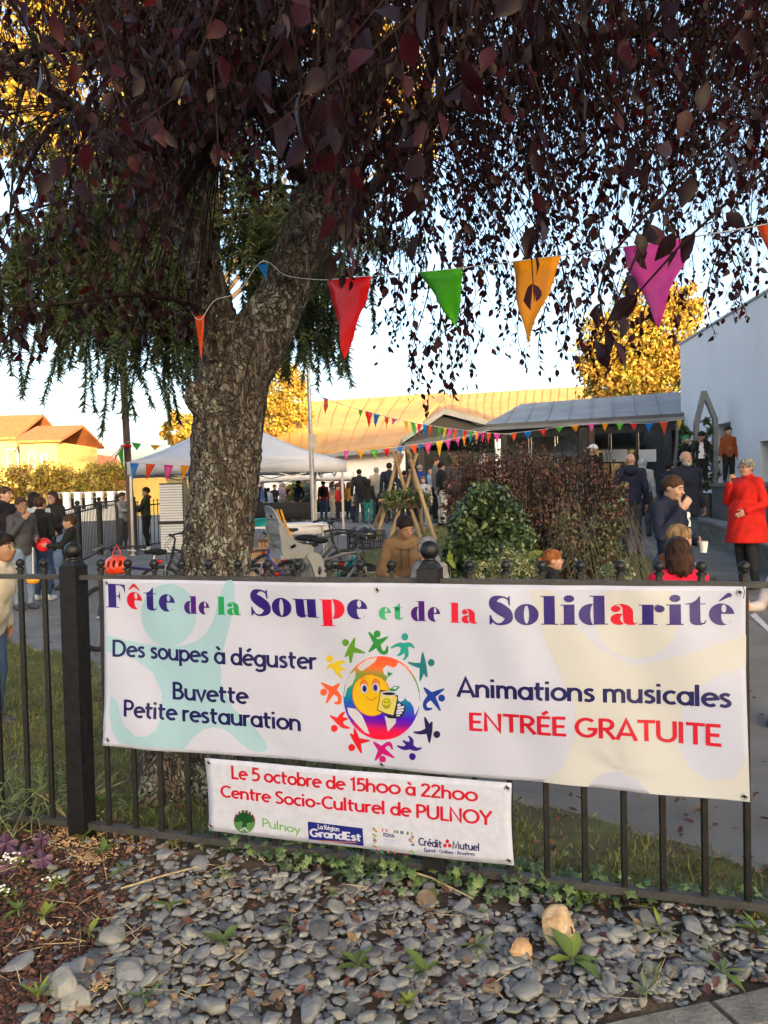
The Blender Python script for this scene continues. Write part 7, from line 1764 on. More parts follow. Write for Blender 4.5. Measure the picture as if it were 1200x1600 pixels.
def bunting(label, pts, flags, rad=.0025):
    """pts: string points (px, py, Y); flags: (colour, px left, px right, tip px, tip py) along the string"""
    P3 = [P(*p) for p in pts]; cv = [Vector(c) for c in catmull([tuple(p) for p in P3], 14)]
    t = thing('bunting', label, 'bunting', P3[0], 0, 'strings of coloured pennants'); m = WB(); m.tube(cv, rad, 5); m.build('string', M('white string', (.6, .6, .58), .8, scale=40, var=.05), t, 60)
    pr = [proj(c) for c in cv]
    def at(px):
        for i in range(len(cv) - 1):
            x0, x1 = pr[i][0], pr[i + 1][0]
            if (x0 - px) * (x1 - px) <= 0 and x0 != x1: return cv[i].lerp(cv[i + 1], (px - x0) / (x1 - x0))
        return cv[0] if abs(pr[0][0] - px) < abs(pr[-1][0] - px) else cv[-1]
    for k, (c, x0, x1, tx, ty) in enumerate(flags):
        a, b = at(x0), at(x1); Y = (a.y + b.y) / 2; w = (b - a).length
        if w < .12 * Y / 12: b = a + (b - a) * 1
        pennant(t, a - Vector((0, 0, rad)), b - Vector((0, 0, rad)), P(tx, ty, Y + .03 * math.sin(k * 2.3)), c, k + len(label))
    return t
bunting('nearest string of large pennants hung from the plum tree fork', [(294, 479, 4.30), (312, 500, 4.27), (335, 470, 4.28), (372, 456, 4.28), (402, 414, 4.24), (420, 410, 4.24), (446, 430, 4.20), (500, 437, 3.7), (545, 434, 3.45), (615, 428, 3.2), (690, 422, 3.0), (838, 404, 2.6), (1030, 378, 2.1), (1200, 350, 1.85), (1330, 322, 1.7)],
        [('red', 294, 303, 300, 486), ('vermilion', 304, 320, 315, 566), ('blue', 402, 419, 417, 436), ('red', 510, 580, 538, 561), ('green', 654, 722, 714, 512), ('orange', 801, 877, 825, 540), ('pink', 974, 1087, 1028, 514), ('vermilion', 1184, 1260, 1225, 455)], .0018)
bunting('string of pennants across the front of the white marquee', [(190, 722, 17.25), (240, 725, 17.5), (290, 727, 17.6), (400, 726, 18.2), (500, 712, 18.9), (536, 704, 19.2)],
        [('blue', 203, 217, 207, 752), ('vermilion', 228, 243, 228, 752), ('magenta', 256, 271, 260, 753), ('orange', 282, 296, 285, 750), ('green', 308, 322, 314, 750), ('red', 335, 349, 341, 750)], .006)
bunting('string of pennants from the marquee corner to the porch', [(536, 704, 19.2), (580, 703, 19.6), (630, 697, 20), (700, 687, 20.6), (765, 672, 21.4)],
        [('pink', 535, 545, 541, 721), ('orange', 559, 569, 564, 719), ('green', 579, 590, 587, 719), ('red', 599, 609, 606, 717), ('blue', 620, 629, 625, 716), ('vermilion', 640, 652, 649, 711), ('blue', 653, 661, 655, 704), ('magenta', 662, 674, 670, 711), ('yellow', 681, 692, 687, 714), ('pink', 695, 705, 701, 703), ('pink', 712, 719, 716, 699), ('orange', 722, 729, 725, 697), ('blue', 731, 738, 735, 693), ('magenta', 742, 749, 746, 692)], .006)
bunting('upper string of small pennants from the spruce to the shelter', [(498, 618, 12), (540, 634, 13.5), (575, 643, 14.5), (620, 655, 16), (680, 666, 18), (740, 674, 20), (800, 679, 21.5)],
        [('vermilion', 504, 513, 508, 648), ('green', 560, 566, 563, 652), ('red', 571, 582, 577, 668), ('blue', 584, 594, 586, 670), ('vermilion', 601, 608, 604, 672), ('pink', 612, 621, 612, 664), ('yellow', 630, 638, 636, 682), ('green', 640, 648, 650, 684), ('red', 652, 658, 655, 682), ('blue', 661, 668, 664, 686), ('vermilion', 670, 676, 670, 686), ('green', 685, 692, 684, 686), ('yellow', 693, 699, 692, 686), ('pink', 700, 707, 700, 687), ('vermilion', 709, 714, 710, 690), ('blue', 717, 721, 717, 684), ('red', 724, 730, 726, 688), ('green', 733, 738, 735, 690), ('yellow', 741, 747, 744, 690), ('magenta', 750, 757, 754, 692), ('vermilion', 760, 767, 763, 694), ('pink', 772, 782, 777, 694)], .006)
bunting('string of pennants hung along the front of the grey shelter', [(790, 678, 21.6), (840, 672, 21.2), (900, 664, 20.8), (945, 661, 20.5), (1014, 661, 20.1), (1066, 655, 19.8)],
        [('vermilion', 798, 808, 803, 690), ('blue', 818, 831, 825, 687), ('red', 843, 855, 850, 682), ('green', 867, 880, 874, 676), ('orange', 891, 905, 900, 675), ('pink', 918, 929, 924, 675), ('orange', 940, 951, 945, 674), ('green', 962, 975, 968, 673), ('red', 984, 996, 991, 673), ('blue', 1007, 1021, 1014, 676), ('vermilion', 1031, 1044, 1038, 680), ('yellow', 1058, 1070, 1061, 677)], .006)
bunting('short string of two pennants from the brown pole to the marquee roof', [(198, 690, 17.9), (225, 694, 18.3), (262, 697, 18.8)], [('green', 205, 220, 214, 704), ('orange', 235, 250, 242, 704)], .006)
bunting('bunch of pennants fluttering left of the brown pole', [(196, 692, 17.8), (186, 705, 17.6), (170, 722, 17.4)], [('red', 190, 196, 172, 716), ('white', 187, 192, 176, 720), ('magenta', 181, 188, 176, 727), ('green', 184, 193, 192, 736)], .006)

# ------------------------------------------------------------------ marquees, tables, poles
m_canvas = M('white marquee fabric', (.80, .80, .84), .7, scale=3, var=.04, bump=.25, bscale=14, trans=((.75, .75, .78), .25))
m_alu = M('aluminium leg', (.42, .42, .43), .4, scale=12, var=.1, metal=.6)
def marquee(label, O, u, Wd, D, z0, ze, zp, val=.30, frame=True, flip=False):
    u = Vector((u[0], u[1], 0)).normalized(); n = Vector((-u.y, u.x, 0)); O = Vector((O[0], O[1], 0)); t = thing('marquee', label, 'marquee', (O.x, O.y, z0))
    c = [O, O + u * Wd, O + u * Wd + n * D, O + n * D]; pk = O + u * Wd / 2 + n * D / 2; V = []; Fs = []; N = 12; K = 7
    for s in range(4):
        a, b = c[s], c[(s + 1) % 4]; k0 = len(V)
        for i in range(K + 1):
            f = i / K
            for j in range(N + 1):
                g = j / N; e = a.lerp(b, g); p = e.lerp(pk, f); z = ze + (zp - ze) * (f ** 1.0) - .16 * math.sin(PI * f) * (1 - .4 * math.sin(PI * g)) + .03 * math.sin(PI * g) * (1 - f); V.append((p.x, p.y, z))
        Fs += [(k0 + i * (N + 1) + j, k0 + i * (N + 1) + j + 1, k0 + (i + 1) * (N + 1) + j + 1, k0 + (i + 1) * (N + 1) + j) for i in range(K) for j in range(N)]
    o = WB().add(V, Fs).build('canopy', m_canvas, t, 50); md = o.modifiers.new('fabric', 'SOLIDIFY'); md.thickness = .004
    V, Fs = [], []
    for s in range(4):
        a, b = c[s], c[(s + 1) % 4]; k0 = len(V); out = ((a + b) / 2 - pk).normalized(); out.z = 0
        for i in (0, 1, 2):
            for j in range(17):
                g = j / 16; p = a.lerp(b, g) + out * (.012 + .010 * math.sin(7 * j + s) * i); V.append((p.x, p.y, ze + .03 * math.sin(PI * g) - .004 - val * i / 2))
        Fs += [(k0 + i * 17 + j, k0 + i * 17 + j + 1, k0 + (i + 1) * 17 + j + 1, k0 + (i + 1) * 17 + j) for i in (0, 1) for j in range(16)]
    o = WB().add(V, Fs).build('valance', m_canvas, t, 50); md = o.modifiers.new('fabric', 'SOLIDIFY'); md.thickness = .004
    for q in c: 
        gz = ground(q.x, q.y); p = q.lerp(pk, .03); m = WB(); m.beam((p.x, p.y, gz), (p.x, p.y, ze - .03), .055, .055, up=(0, 1, 0)); m.box((p.x, p.y, gz + .015), (.14, .14, .03)); m.build('leg', m_alu, t)
    m = WB()
    for s in range(4):
        a, b = c[s].lerp(pk, .035), c[(s + 1) % 4].lerp(pk, .035)
        for k in range(4):
            p, q = a.lerp(b, k / 4), a.lerp(b, (k + 1) / 4); lo, hi = ze - .38, ze - .06
            m.beam((p.x, p.y, lo if k % 2 else hi), (q.x, q.y, hi if k % 2 else lo), .02, .03)
    m.build('truss', m_alu, t)
O1 = P(198, 720, 17.8)
marquee('large white peaked marquee behind the plum tree trunk', (O1.x, O1.y), (.95, .32), 5.25, 3.0, .3, 2.50, 3.78)
O2 = P(396, 738, 27); marquee('second white marquee further back over the guests', (O2.x, O2.y), (1, .06), 3.5, 3.0, .5, 2.42, 3.1)
O3 = P(858, 708, 25.4); marquee('small white peaked tent far behind the red brown shrub', (O3.x, O3.y), (1, .0), 1.35, 1.3, .6, 2.85, 3.45, .2)
def table(label, px, Y, w, d, hgt, top, cloth_c=None, rz=0.0):
    b = ONG(px, Y); t = thing('table', label, 'table', b, rz); m = MB(); m.box((0, 0, hgt - .02), (w, d, .035)); m.build('tabletop', top, t)
    for sx in (-1, 1):
        for sy in (-1, 1): m = MB(); m.tube([(sx * (w / 2 - .08), sy * (d / 2 - .06), hgt - .04), (sx * (w / 2 - .05), sy * (d / 2 - .05), 0)], .018, 8); m.build('leg', m_alu, t)
    return b + Vector((0, 0, hgt))
def table_cloth(label, b, w, d, drop, mat, rz=0.0):
    t = thing('tablecloth', label, 'tablecloth', b, rz); m = MB(); V = []; n = 40
    per = []
    for k in range(n):
        f = k / n * 4; s = int(f); g = f - s; x, y = [(-w / 2 + w * g, -d / 2), (w / 2, -d / 2 + d * g), (w / 2 - w * g, d / 2), (-w / 2, d / 2 - d * g)][s]; per.append((x, y))
    for x, y in per: V.append((x * 1.01, y * 1.01, .004))
    for i in (1, 2):
        for k, (x, y) in enumerate(per): e = 1.02 + .03 * i * (.5 + .5 * math.sin(k * 1.9)); V.append((x * e, y * e, .004 - drop * i / 2))
    m.add(V, [tuple(range(n))] + [(i * n + k, i * n + (k + 1) % n, (i + 1) * n + (k + 1) % n, (i + 1) * n + k) for i in (0, 1) for k in range(n)]); o = m.build('cloth', mat, t, 50); md = o.modifiers.new('fabric', 'SOLIDIFY'); md.thickness = .003
m_wtop = M('white plastic top', (.66, .66, .66), .5, scale=10, var=.04); m_dgreen = M('dark green cloth', (.012, .05, .035), .9, scale=10, var=.2); m_bcloth = M('black cloth', (.012, .012, .013), .9, scale=10, var=.3)
b = table('serving table with a black cloth front under the far marquee', 425, 27.2, 2.6, .7, .78, m_wtop); table_cloth('black cloth hanging from the serving table', b, 2.62, .72, .6, m_bcloth)
b = table('table with a dark green cloth in front of the red jackets', 515, 31, 2.2, .8, .76, m_wtop); table_cloth('dark green cloth over the table behind the red jackets', b, 2.2, .8, .5, m_dgreen)
b3 = table('folding table with a pale cloth right of the child seat', 462, 14.6, 1.2, .7, .74, m_wtop, .2); table_cloth('crumpled pale cloth on the folding table right of the child seat', b3, 1.2, .7, .2, m_canvas, .2)
b4 = table('folding table carrying the teal basin right of the trunk', 408, 14.2, 1.0, .6, .76, m_wtop)
t = thing('basin', 'teal plastic basin on the folding table right of the trunk', 'basin', b4 + Vector((.02, -.05, .0))); m = MB(); m.lathe([(.19, 0), (.25, .13), (.265, .135), (.26, .125), (.23, .12), (.18, .012)], (0, 0, .002), 28); m.build('basin', M('teal plastic', (.01, .33, .34), .4, scale=8, var=.06), t, 50)
def carton(label, px, py_b, Y, w, d, h, rz, z=None):
    b = ONG(px, Y); b = b if z is None else Vector((b.x, b.y, z)); t = thing('cardboard_box', label, 'box', b, rz, 'cardboard boxes by the bicycles'); m = MB()
    for s in (-1, 1): m.box((0, s * (d / 2 - .004), h / 2), (w, .008, h)); m.box((s * (w / 2 - .004), 0, h / 2), (.008, d - .018, h))
    m.box((0, 0, .006), (w - .018, d - .018, .01)); m.build('box', m_card, t)
    for s in (-1, 1): m = MB(); m.beam((0, s * d / 2, h + .002), (0, s * (d / 2 + .10), h + .05), w * .96, .006); m.build('flap', m_card, t)
m_card = M('cardboard', (.36, .22, .12), .85, scale=10, var=.12)
carton('open cardboard box standing right of the trunk', 402, 860, 13.2, .5, .4, .40, .2); carton('second cardboard box behind the purple bicycle', 424, 850, 13.6, .4, .36, .52, -.1)
def slat_panel():
    Y = 17.6; b = ONG(268, Y); t = thing('slatted_panel', 'white slatted screen standing under the marquee left of the trunk', 'screen', b); H = 1.62; w = .52; m = MB()
    for i in range(26): m.box((0, 0, .06 + i * .06), (w, .03, .05))
    m.build('slats', m_wtop, t); m = MB(); m.box((0, .035, H / 2), (w + .02, .02, H)); m.box((0, -.03, .72), (w + .1, .03, .07)); m.build('frame', m_dark, t)
slat_panel()
def pole(name, label, a, b, r, mat, cat, extra=None):
    t = thing(name, label, cat, a); m = WB(); m.tube([a - Vector((0, 0, .05)), a.lerp(b, .5), b], [r, r * .92, r * .8], 14); m.lathe([(r * 1.5, 0), (r * 1.5, .02), (r * 1.1, .03)], a, 14); m.build('shaft', mat, t, 50)
    return t
m_rust = M('weathered brown pole', (.085, .048, .034), .8, scale=6, col2=(.15, .09, .065), bump=.5, bscale=30, stretch=(1, 1, .2))
a = ONG(206, 18); tp = P(178, 330, 18); t = pole('utility_pole', 'tall slim brown pole at the left corner of the marquee', a, tp, .085, m_rust, 'pole')
q = P(197, 697, 17.88); m = WB(); m.torus(q, .10, .03, (0, 0, 1), 16, 6); m.build('red_tape', flagm('red'), t, 50)
a = ONG(490, 17.2); tp = P(481, 560, 17.2); t = pole('lamp_post', 'slim grey metal post in front of the marquee', a, tp, .055, m_alu, 'post')
m = WB(); q = P(489, 690, 17.1); m.box(q, (.16, .03, .32)); m.build('bracket', m_alu, t)
# second railing at the left
def railing(label, pts, hgt, post_every):
    t = thing('garden_railing', label, 'fence', pts[0], 0, 'black railings beyond the path')
    for k in range(len(pts) - 1):
        a, b = pts[k], pts[k + 1]; L = (b - a).length; n = int(L / .15)
        m = WB(); m.beam(a + Vector((0, 0, hgt - .1)), b + Vector((0, 0, hgt - .1)), .03, .03); m.build('top_rail', m_iron, t); m = WB(); m.beam(a + Vector((0, 0, .1)), b + Vector((0, 0, .1)), .03, .03); m.build('bottom_rail', m_iron, t)
        for i in range(1, n): p = a.lerp(b, i / n); m = WB(); m.beam(p + Vector((0, 0, .05)), p + Vector((0, 0, hgt - .03)), .017, .017); m.sphere(p + Vector((0, 0, hgt)), .024, 8, 6); m.build('picket', m_iron, t, 40)
    for p in pts: m = WB(); m.box(p + Vector((0, 0, hgt / 2)), (.11, .11, hgt + .1)); m.sphere(p + Vector((0, 0, hgt + .1)), .055, 12, 8); m.build('post', m_iron, t, 40)
railing('black picket railing running away from the viewer at the left', [ONG(88, 14.4), ONG(121, 16.4), ONG(155, 18.6), ONG(184, 20.8)], 1.25, 0)
railing('short black picket railing behind the man under the marquee', [ONG(209, 18.9), ONG(264, 20.2)], 1.2, 0)

# ------------------------------------------------------------------ wooden tripods with a hanging planter
m_pole = M('peeled wooden pole', (.30, .20, .10), .8, scale=5, col2=(.42, .30, .16), bump=.4, bscale=25, stretch=(1, 1, .15))
def tripod(label, apex, feet, Y):
    ap = P(*apex, Y); t = thing('wooden_tripod', label, 'tripod', ONG(apex[0], Y), 0, 'wooden pole tripods'); k = 0
    for px, YY in feet:
        f = ONG(px, YY); d = (ap - f).normalized(); off = Vector((.05 * math.cos(k * 2.1), .05 * math.sin(k * 2.1), 0)); m = WB(); m.tube([f + off * .5, f.lerp(ap, .5) + off, ap + off + d * (.22 + .05 * k)], [.052, .047, .040], 12); m.build('pole', m_pole, t, 50); k += 1
    m = WB(); m.torus(ap, .085, .018, (0, 0, 1), 16, 6); m.build('lashing', M('jute rope', (.25, .17, .09), .9, scale=40, var=.2), t, 50); return t, ap
tripod('left tripod of pale wooden poles on the lawn', (621, 722), [(577, 19.4), (589, 18.0), (657, 18.2)], 18.4)
tripod('right tripod of pale wooden poles on the lawn, nearer the shrub', (644, 722), [(607, 18.3), (662, 19.6), (680, 17.6)], 18.2)
def planter():
    a, b = P(600, 782, 18.1), P(668, 778, 18.3); t = thing('hanging_planter', 'long planter of leafy greens slung between the wooden tripods', 'planter', (a + b) / 2 - Vector((0, 0, .25)))
    m = WB(); m.tube([a - (b - a) * .12, b + (b - a) * .12], .04, 10); m.build('crossbar', m_pole, t, 50)
    m = WB(); m.beam(a - Vector((0, 0, .12)), b - Vector((0, 0, .12)), .30, .18); m.build('trough', M('dark wicker', (.06, .045, .03), .9, scale=30, var=.3, bump=.5), t)
    r = RNG; n = 900; f = r.random(n); C = np.array(a)[None] + np.outer(f, np.array(b - a)) + r.normal(size=(n, 3)) * np.array([.06, .14, .10]) + np.array([0, 0, .02]); L = r.uniform(.06, .12, n)
    leaf_mesh('leaves', C - np.array(t.location), r.normal(size=(n, 3)) - np.array([0, 0, .4]), r.normal(size=(n, 3)) + np.array([0, 0, .6]), L, L * .55, [M('clipped green leaf', (.05, .075, .02)), m_weed[0], m_weed[1]], t, r.integers(0, 3, n))
planter()

# ------------------------------------------------------------------ shrubs on the lawn
m_glossy = [M('laurel leaf dark', (.03, .058, .024), .32, scale=14, var=.35, spec=.55), M('laurel leaf', (.045, .085, .032), .32, scale=14, var=.35, spec=.55), M('laurel leaf pale', (.11, .16, .07), .4, scale=14, var=.3)]
m_photinia = [M('shrub brown red', (.10, .044, .03), .6, scale=12, var=.4), M('shrub wine', (.14, .05, .036), .55, scale=12, var=.4), M('shrub dark brown', (.06, .036, .026), .6, scale=12, var=.4), M('shrub olive brown', (.11, .088, .042), .6, scale=12, var=.4)]
def stems(t, px0, px1, py0, py1, Y, n, r0, mat, seed, lean=.25, bottom=900, dy=.9):
    r = random.Random(seed); m = WB()
    for _ in range(n):
        px = r.uniform(px0, px1); top = P(px, r.uniform(py0, py1), Y + r.uniform(-dy, dy)); b = Vector((top.x + r.gauss(0, lean), top.y + r.gauss(0, .2), ground(top.x, top.y))); mid = b.lerp(top, .5) + Vector((r.gauss(0, .06), r.gauss(0, .06), 0)); m.tube([b, mid, top], [r0, r0 * .7, r0 * .3], 5, cap=False)
    m.build('stems', mat, t)
t = tree('brown_shrub', 'large red brown leaved shrub with upright bare shoots on the lawn', 840, 12.2, [(745, 745, 52, 50, .3), (830, 748, 70, 50), (910, 775, 58, 62), (790, 800, 90, 70), (900, 840, 66, 60, -.4), (720, 790, 30, 55), (960, 805, 22, 60)], 11500, .058, m_photinia, seed=21, cat='shrub', trunk_r=.05, shell=.35)
stems(t, 715, 965, 672, 750, 12.2, 170, .009, m_twig, 3)
t = tree('evergreen_bush', 'rounded evergreen bush with glossy dark leaves in front of the brown shrub', 765, 10.2, [(758, 835, 54, 66), (735, 862, 40, 46), (790, 855, 42, 54), (766, 785, 32, 30), (718, 890, 20, 36)], 7500, .085, m_glossy, seed=22, cat='bush', trunk_r=.04, shell=.6)
t = tree('twiggy_shrub', 'sparse twiggy shrub with small leaves at the right end of the lawn', 930, 10.8, [(900, 850, 52, 54), (945, 860, 38, 50), (960, 810, 24, 40)], 3000, .06, [m_glossy[1], m_photinia[0], m_photinia[3], m_glossy[2]], seed=23, cat='shrub', trunk_r=.03, shell=.2)
stems(t, 870, 1000, 770, 860, 10.8, 70, .006, M('grey twig', (.12, .105, .095), .9, scale=20, var=.3), 5, .4)
tree('variegated_bush', 'low pale variegated bush just behind the fence left of the red haired girl', 790, 8.6, [(760, 892, 26, 20), (795, 885, 34, 24), (830, 890, 22, 20)], 3000, .032, [M('variegated leaf cream', (.38, .38, .22), .5, scale=30, var=.3), M('variegated leaf green', (.12, .17, .06), .5, scale=30, var=.3), m_weed[1]], seed=24, cat='bush', trunk_r=.02, shell=.6)
tree('variegated_bush', 'small pale variegated clump between twiggy shrub and boy in brown', 965, 8.0, [(962, 896, 24, 18)], 900, .03, [M('variegated leaf cream', (.38, .38, .22)), M('variegated leaf green', (.12, .17, .06))], seed=25, cat='bush', trunk_r=.02, shell=.6)
def broad(label, px, Y, tops, seed):
    b = ONG(px, Y); r = random.Random(seed); t = thing('broad_leaved_plant', label, 'plant', b); m = WB(); C, D, N, L = [], [], [], []
    for tx, ty, ln in tops: p = P(tx, ty, Y); m.tube([b, b.lerp(p, .6) + Vector((0, 0, .05)), p], [.008, .006, .004], 5, cap=False); C.append(p); D.append((r.gauss(0, .5), -.4, .7)); N.append((r.gauss(0, .3), -1, .5)); L.append(ln)
    m.build('stems', m_weed[1], t); L = np.array(L); leaf_mesh('leaves', np.array(C) - np.array(b), D, N, L, L * .5, M('big yellow green leaf', (.20, .24, .035), .45, scale=10, var=.25, trans=((.25, .3, .04), .3)), t)
broad('plant with large yellow green leaves in front of the evergreen bush', 785, 8.9, [(775, 885, .20), (790, 880, .22), (768, 892, .14)], 1); broad('tall yellowing leaf stalk right of the evergreen bush', 822, 9.0, [(820, 875, .24), (832, 882, .12)], 2)
broad('plant with drooping grey green leaves left of the evergreen bush', 706, 9.4, [(702, 882, .2), (712, 888, .16), (695, 892, .14)], 3)
tree('climbing_plant', 'dark green climber growing up the pointed trellis frame', 1092, 17.25, [(1104, 690, 12, 34), (1108, 735, 12, 36), (1078, 720, 14, 40), (1070, 672, 8, 14)], 1700, .10, [m_glossy[1], m_glossy[2], M('clipped green leaf', (.05, .075, .02))], seed=26, cat='plant', trunk_r=.02, shell=.3)

# ------------------------------------------------------------------ bicycles
m_tyre = M('bicycle tyre', (.014, .014, .014), .75, scale=30, var=.3); m_chrome = M('bicycle alloy', (.42, .43, .44), .3, metal=.9, scale=14, var=.1)
def bicycle(label, front_px, Y, rz, col, seatc=BLACK, guards=True, basket=False, child=False, step=False):
    b = ONG(front_px, Y); d = Vector((math.cos(R(rz)), math.sin(R(rz)), 0)); o = b - d * .53; o.z = ground(o.x, o.y)
    t = thing('bicycle', label, 'bicycle', o, R(rz), 'bicycles parked behind the fence'); fm = M('bicycle paint %.2f %.2f %.2f' % col, col, .3, scale=10, var=.1, coat=.4)
    wheels = []
    for nm, x in (('rear_wheel', -.52), ('front_wheel', .53)):
        c = Vector((x, 0, .345)); m = MB(); m.torus(c, .322, .024, (0, 1, 0), 40, 8); w = m.build('tyre', m_tyre, t, 60); w.name = nm
        m = MB(); m.torus(c, .292, .011, (0, 1, 0), 40, 6); m.lathe([(.025, -.04), (.03, 0), (.025, .04)], c, 12, mat=Matrix.Rotation(PI / 2, 3, 'X')); q = m.build('rim', m_chrome, None, 50); q.parent = w
        m = MB()
        for k in range(28): a = 2 * PI * k / 28; m.tube([c + Vector((.02 * math.cos(a + .5), .02 * (-1) ** k, .02 * math.sin(a + .5))), c + Vector((.287 * math.cos(a), 0, .287 * math.sin(a)))], .0014, 3, cap=False)
        q = m.build('spokes', m_chrome, None); q.parent = w
        if guards:
            m = MB(); m.torus(c, .365, .022, (0, 1, 0), 24, 6, 0, R(-10 if x < 0 else 20), R(150 if x < 0 else 130)); m.build('mudguard', m_chrome if col[0] > .01 else m_black, t, 50)
    bb, st, ht, hb, rx, fx = Vector((-.06, 0, .29)), Vector((-.21, 0, .78)), Vector((.345, 0, .92)), Vector((.39, 0, .74)), Vector((-.52, 0, .345)), Vector((.53, 0, .345))
    m = MB(); m.tube([bb, st + (st - bb) * .12], .017, 10); m.tube([hb, ht], .021, 10)
    if step: m.tube([hb, Vector((.12, 0, .45)), bb], .030, 10); m.tube([bb + Vector((-.03, 0, .18)), Vector((.05, 0, .42))], .016, 8)
    else: m.tube([hb + Vector((0, 0, .03)), bb], .021, 10); m.tube([ht - Vector((0, 0, .04)), st], .018, 10)
    for s in (-1, 1): m.tube([bb, rx + Vector((0, s * .05, 0))], .010, 6); m.tube([st, rx + Vector((0, s * .05, 0))], .009, 6); m.tube([hb, hb + Vector((.04, s * .05, -.04)), fx + Vector((0, s * .05, 0))], .012, 6)
    m.build('frame', fm, t, 50)
    m = MB(); m.tube([st + Vector((-.02, 0, .06)), st + Vector((-.06, 0, .17))], .013, 8); m.build('seatpost', m_chrome, t, 50)
    S = Soft((-.5, -.15, .88), (.1, .15, 1.08), .01); S.ell((-.33, 0, .97), (.10, .085, .035)); S.cone((-.30, 0, .975), (-.13, 0, .985), .035, .02); S.build('saddle', cloth(seatc, .5), t)
    m = MB(); m.tube([ht, ht + Vector((-.02, 0, .10)), ht + Vector((.03, 0, .14))], .014, 8); hbz = 1.07
    m.tube([(.24, -.30, hbz), (.30, -.22, hbz + .015), (.375, -.06, hbz - .005), (.375, .06, hbz - .005), (.30, .22, hbz + .015), (.24, .30, hbz)], .012, 8)
    hbo = m.build('handlebar', m_black, t, 50)
    for s in (-1, 1):
        m = MB(); m.tube([(.275, s * .26, hbz + .012), (.20, s * .345, hbz - .004)], .017, 8); q = m.build('grip', m_tyre, None, 50); q.parent = hbo
        m = MB(); m.tube([(.31, s * .20, hbz), (.36, s * .24, hbz - .02), (.32, s * .32, hbz - .03)], .005, 5); q = m.build('brake_lever', m_chrome, None, 50); q.parent = hbo
    m = MB(); m.lathe([(.09, -.006), (.09, .006)], bb + Vector((0, .05, 0)), 24, mat=Matrix.Rotation(PI / 2, 3, 'X')); m.tube([bb + Vector((0, .07, 0)), bb + Vector((.12, .08, -.12))], .010, 6); m.tube([bb + Vector((0, -.07, 0)), bb + Vector((-.12, -.08, .12))], .010, 6); m.box(bb + Vector((.12, .12, -.12)), (.09, .07, .02)); m.box(bb + Vector((-.12, -.12, .12)), (.09, .07, .02)); m.build('crankset', m_black, t)
    m = MB(); m.tube([ht + Vector((.02, .03, .12)), ht + Vector((.11, .02, .02)), hb + Vector((.05, .01, 0))], .004, 5); m.tube([ht + Vector((.02, -.03, .12)), ht + Vector((.10, -.02, .0)), bb + Vector((.1, 0, .2))], .004, 5); m.build('cables', m_tyre, t, 50)
    m = MB(); m.sphere((-.60 if guards else -.33, 0, .70 if guards else .86), (.025, .05, .03), 10, 8); m.build('tail_light', M('red lens', (.55, .01, .01), .2, scale=20, var=.1), t, 60)
    if guards:
        m = MB(); m.box((-.52, 0, .735), (.38, .12, .012)); [m.tube([(-.60, s * .06, .735), (-.52, s * .07, .36)], .006, 5) for s in (-1, 1)]; m.build('rack', m_black, t)
    if basket:
        m = MB(); x0, x1, y0, z0, z1 = .42, .72, .19, .86, 1.06
        for i in range(11): f = i / 10; [m.tube([(x0 + (x1 - x0) * f, s * y0 * .9, z0), (x0 + (x1 - x0) * f, s * y0, z1)], .004, 4) for s in (-1, 1)]; [m.tube([(x, -y0 + 2 * y0 * f, z0), (x, -y0 + 2 * y0 * f, z1)], .004, 4) for x in (x0, x1)]
        for z in (z0, z0 + .07, z0 + .14, z1): m.tube([(x0, -y0, z), (x1, -y0, z), (x1, y0, z), (x0, y0, z), (x0, -y0, z)], .006, 5)
        m.box(((x0 + x1) / 2, 0, z0), (x1 - x0, y0 * 1.9, .008)); m.build('basket', m_tyre, t)
        q = t.matrix_basis @ Vector((.57, 0, .96)); S = Soft((-.18, -.18, -.06), (.18, .18, .22), .009); S.ell((0, 0, .05), (.125, .10, .105)); S.cut((0, 0, 0), (0, 0, -1)); [S.ell((x, y, .15), (.03, .014, .06), sub=True) for x, y in ((-.05, .04), (-.05, -.04), (.03, .04), (.03, -.04))]
        hl = thing('helmet', 'glossy black helmet lying in the basket of the teal bicycle', 'helmet', q); S.build('shell', M('black gloss', (.012, .012, .013), .12, scale=10, var=.2, coat=.5), hl)
    if child:
        gp = M('grey seat plastic', (.24, .245, .255), .45, scale=8, var=.06)
        cs = thing('tmp', None, None); m = MB()
        def plate(outline, holes, fn, th, n_=None):    # flat moulded panel with real holes, bent by fn
            loops = [outline] + holes; pts = [Vector((p[0], p[1], 0)) for lp in loops for p in lp]; tri = tessellate_polygon([[Vector((p[0], p[1], 0)) for p in lp] for lp in loops]); k = len(pts)
            F_ = [fn(p.x, p.y, th / 2) for p in pts]; B_ = [fn(p.x, p.y, -th / 2) for p in pts]; Fs = [tuple(t_) for t_ in tri] + [tuple(a + k for a in t_[::-1]) for t_ in tri]; o_ = 0
            for lp in loops:
                q_ = len(lp); Fs += [(o_ + i, o_ + (i + 1) % q_, k + o_ + (i + 1) % q_, k + o_ + i) for i in range(q_)]; o_ += q_
            m.add(F_ + B_, Fs)
        def oval(cx, cy, rx, ry, n_=12): return [(cx + rx * math.cos(2 * PI * i / n_), cy - ry * math.sin(2 * PI * i / n_)) for i in range(n_)]
        back = [tuple(p[:2]) for p in catmull([(-.15, 0, 0), (-.185, .2, 0), (-.17, .45, 0), (-.12, .60, 0), (0, .645, 0), (.12, .60, 0), (.17, .45, 0), (.185, .2, 0), (.15, 0, 0), (0, -.02, 0)], 4, True)]
        plate(back, [oval(-.07, .50, .035, .028), oval(.07, .50, .035, .028), oval(-.075, .33, .018, .055), oval(.075, .33, .018, .055), oval(0, .16, .05, .022), oval(0, .42, .022, .04)], lambda x, y, z: Vector((-.60 - .16 * y + z + 1.9 * x * x, x, .90 + y * .82)), .022)
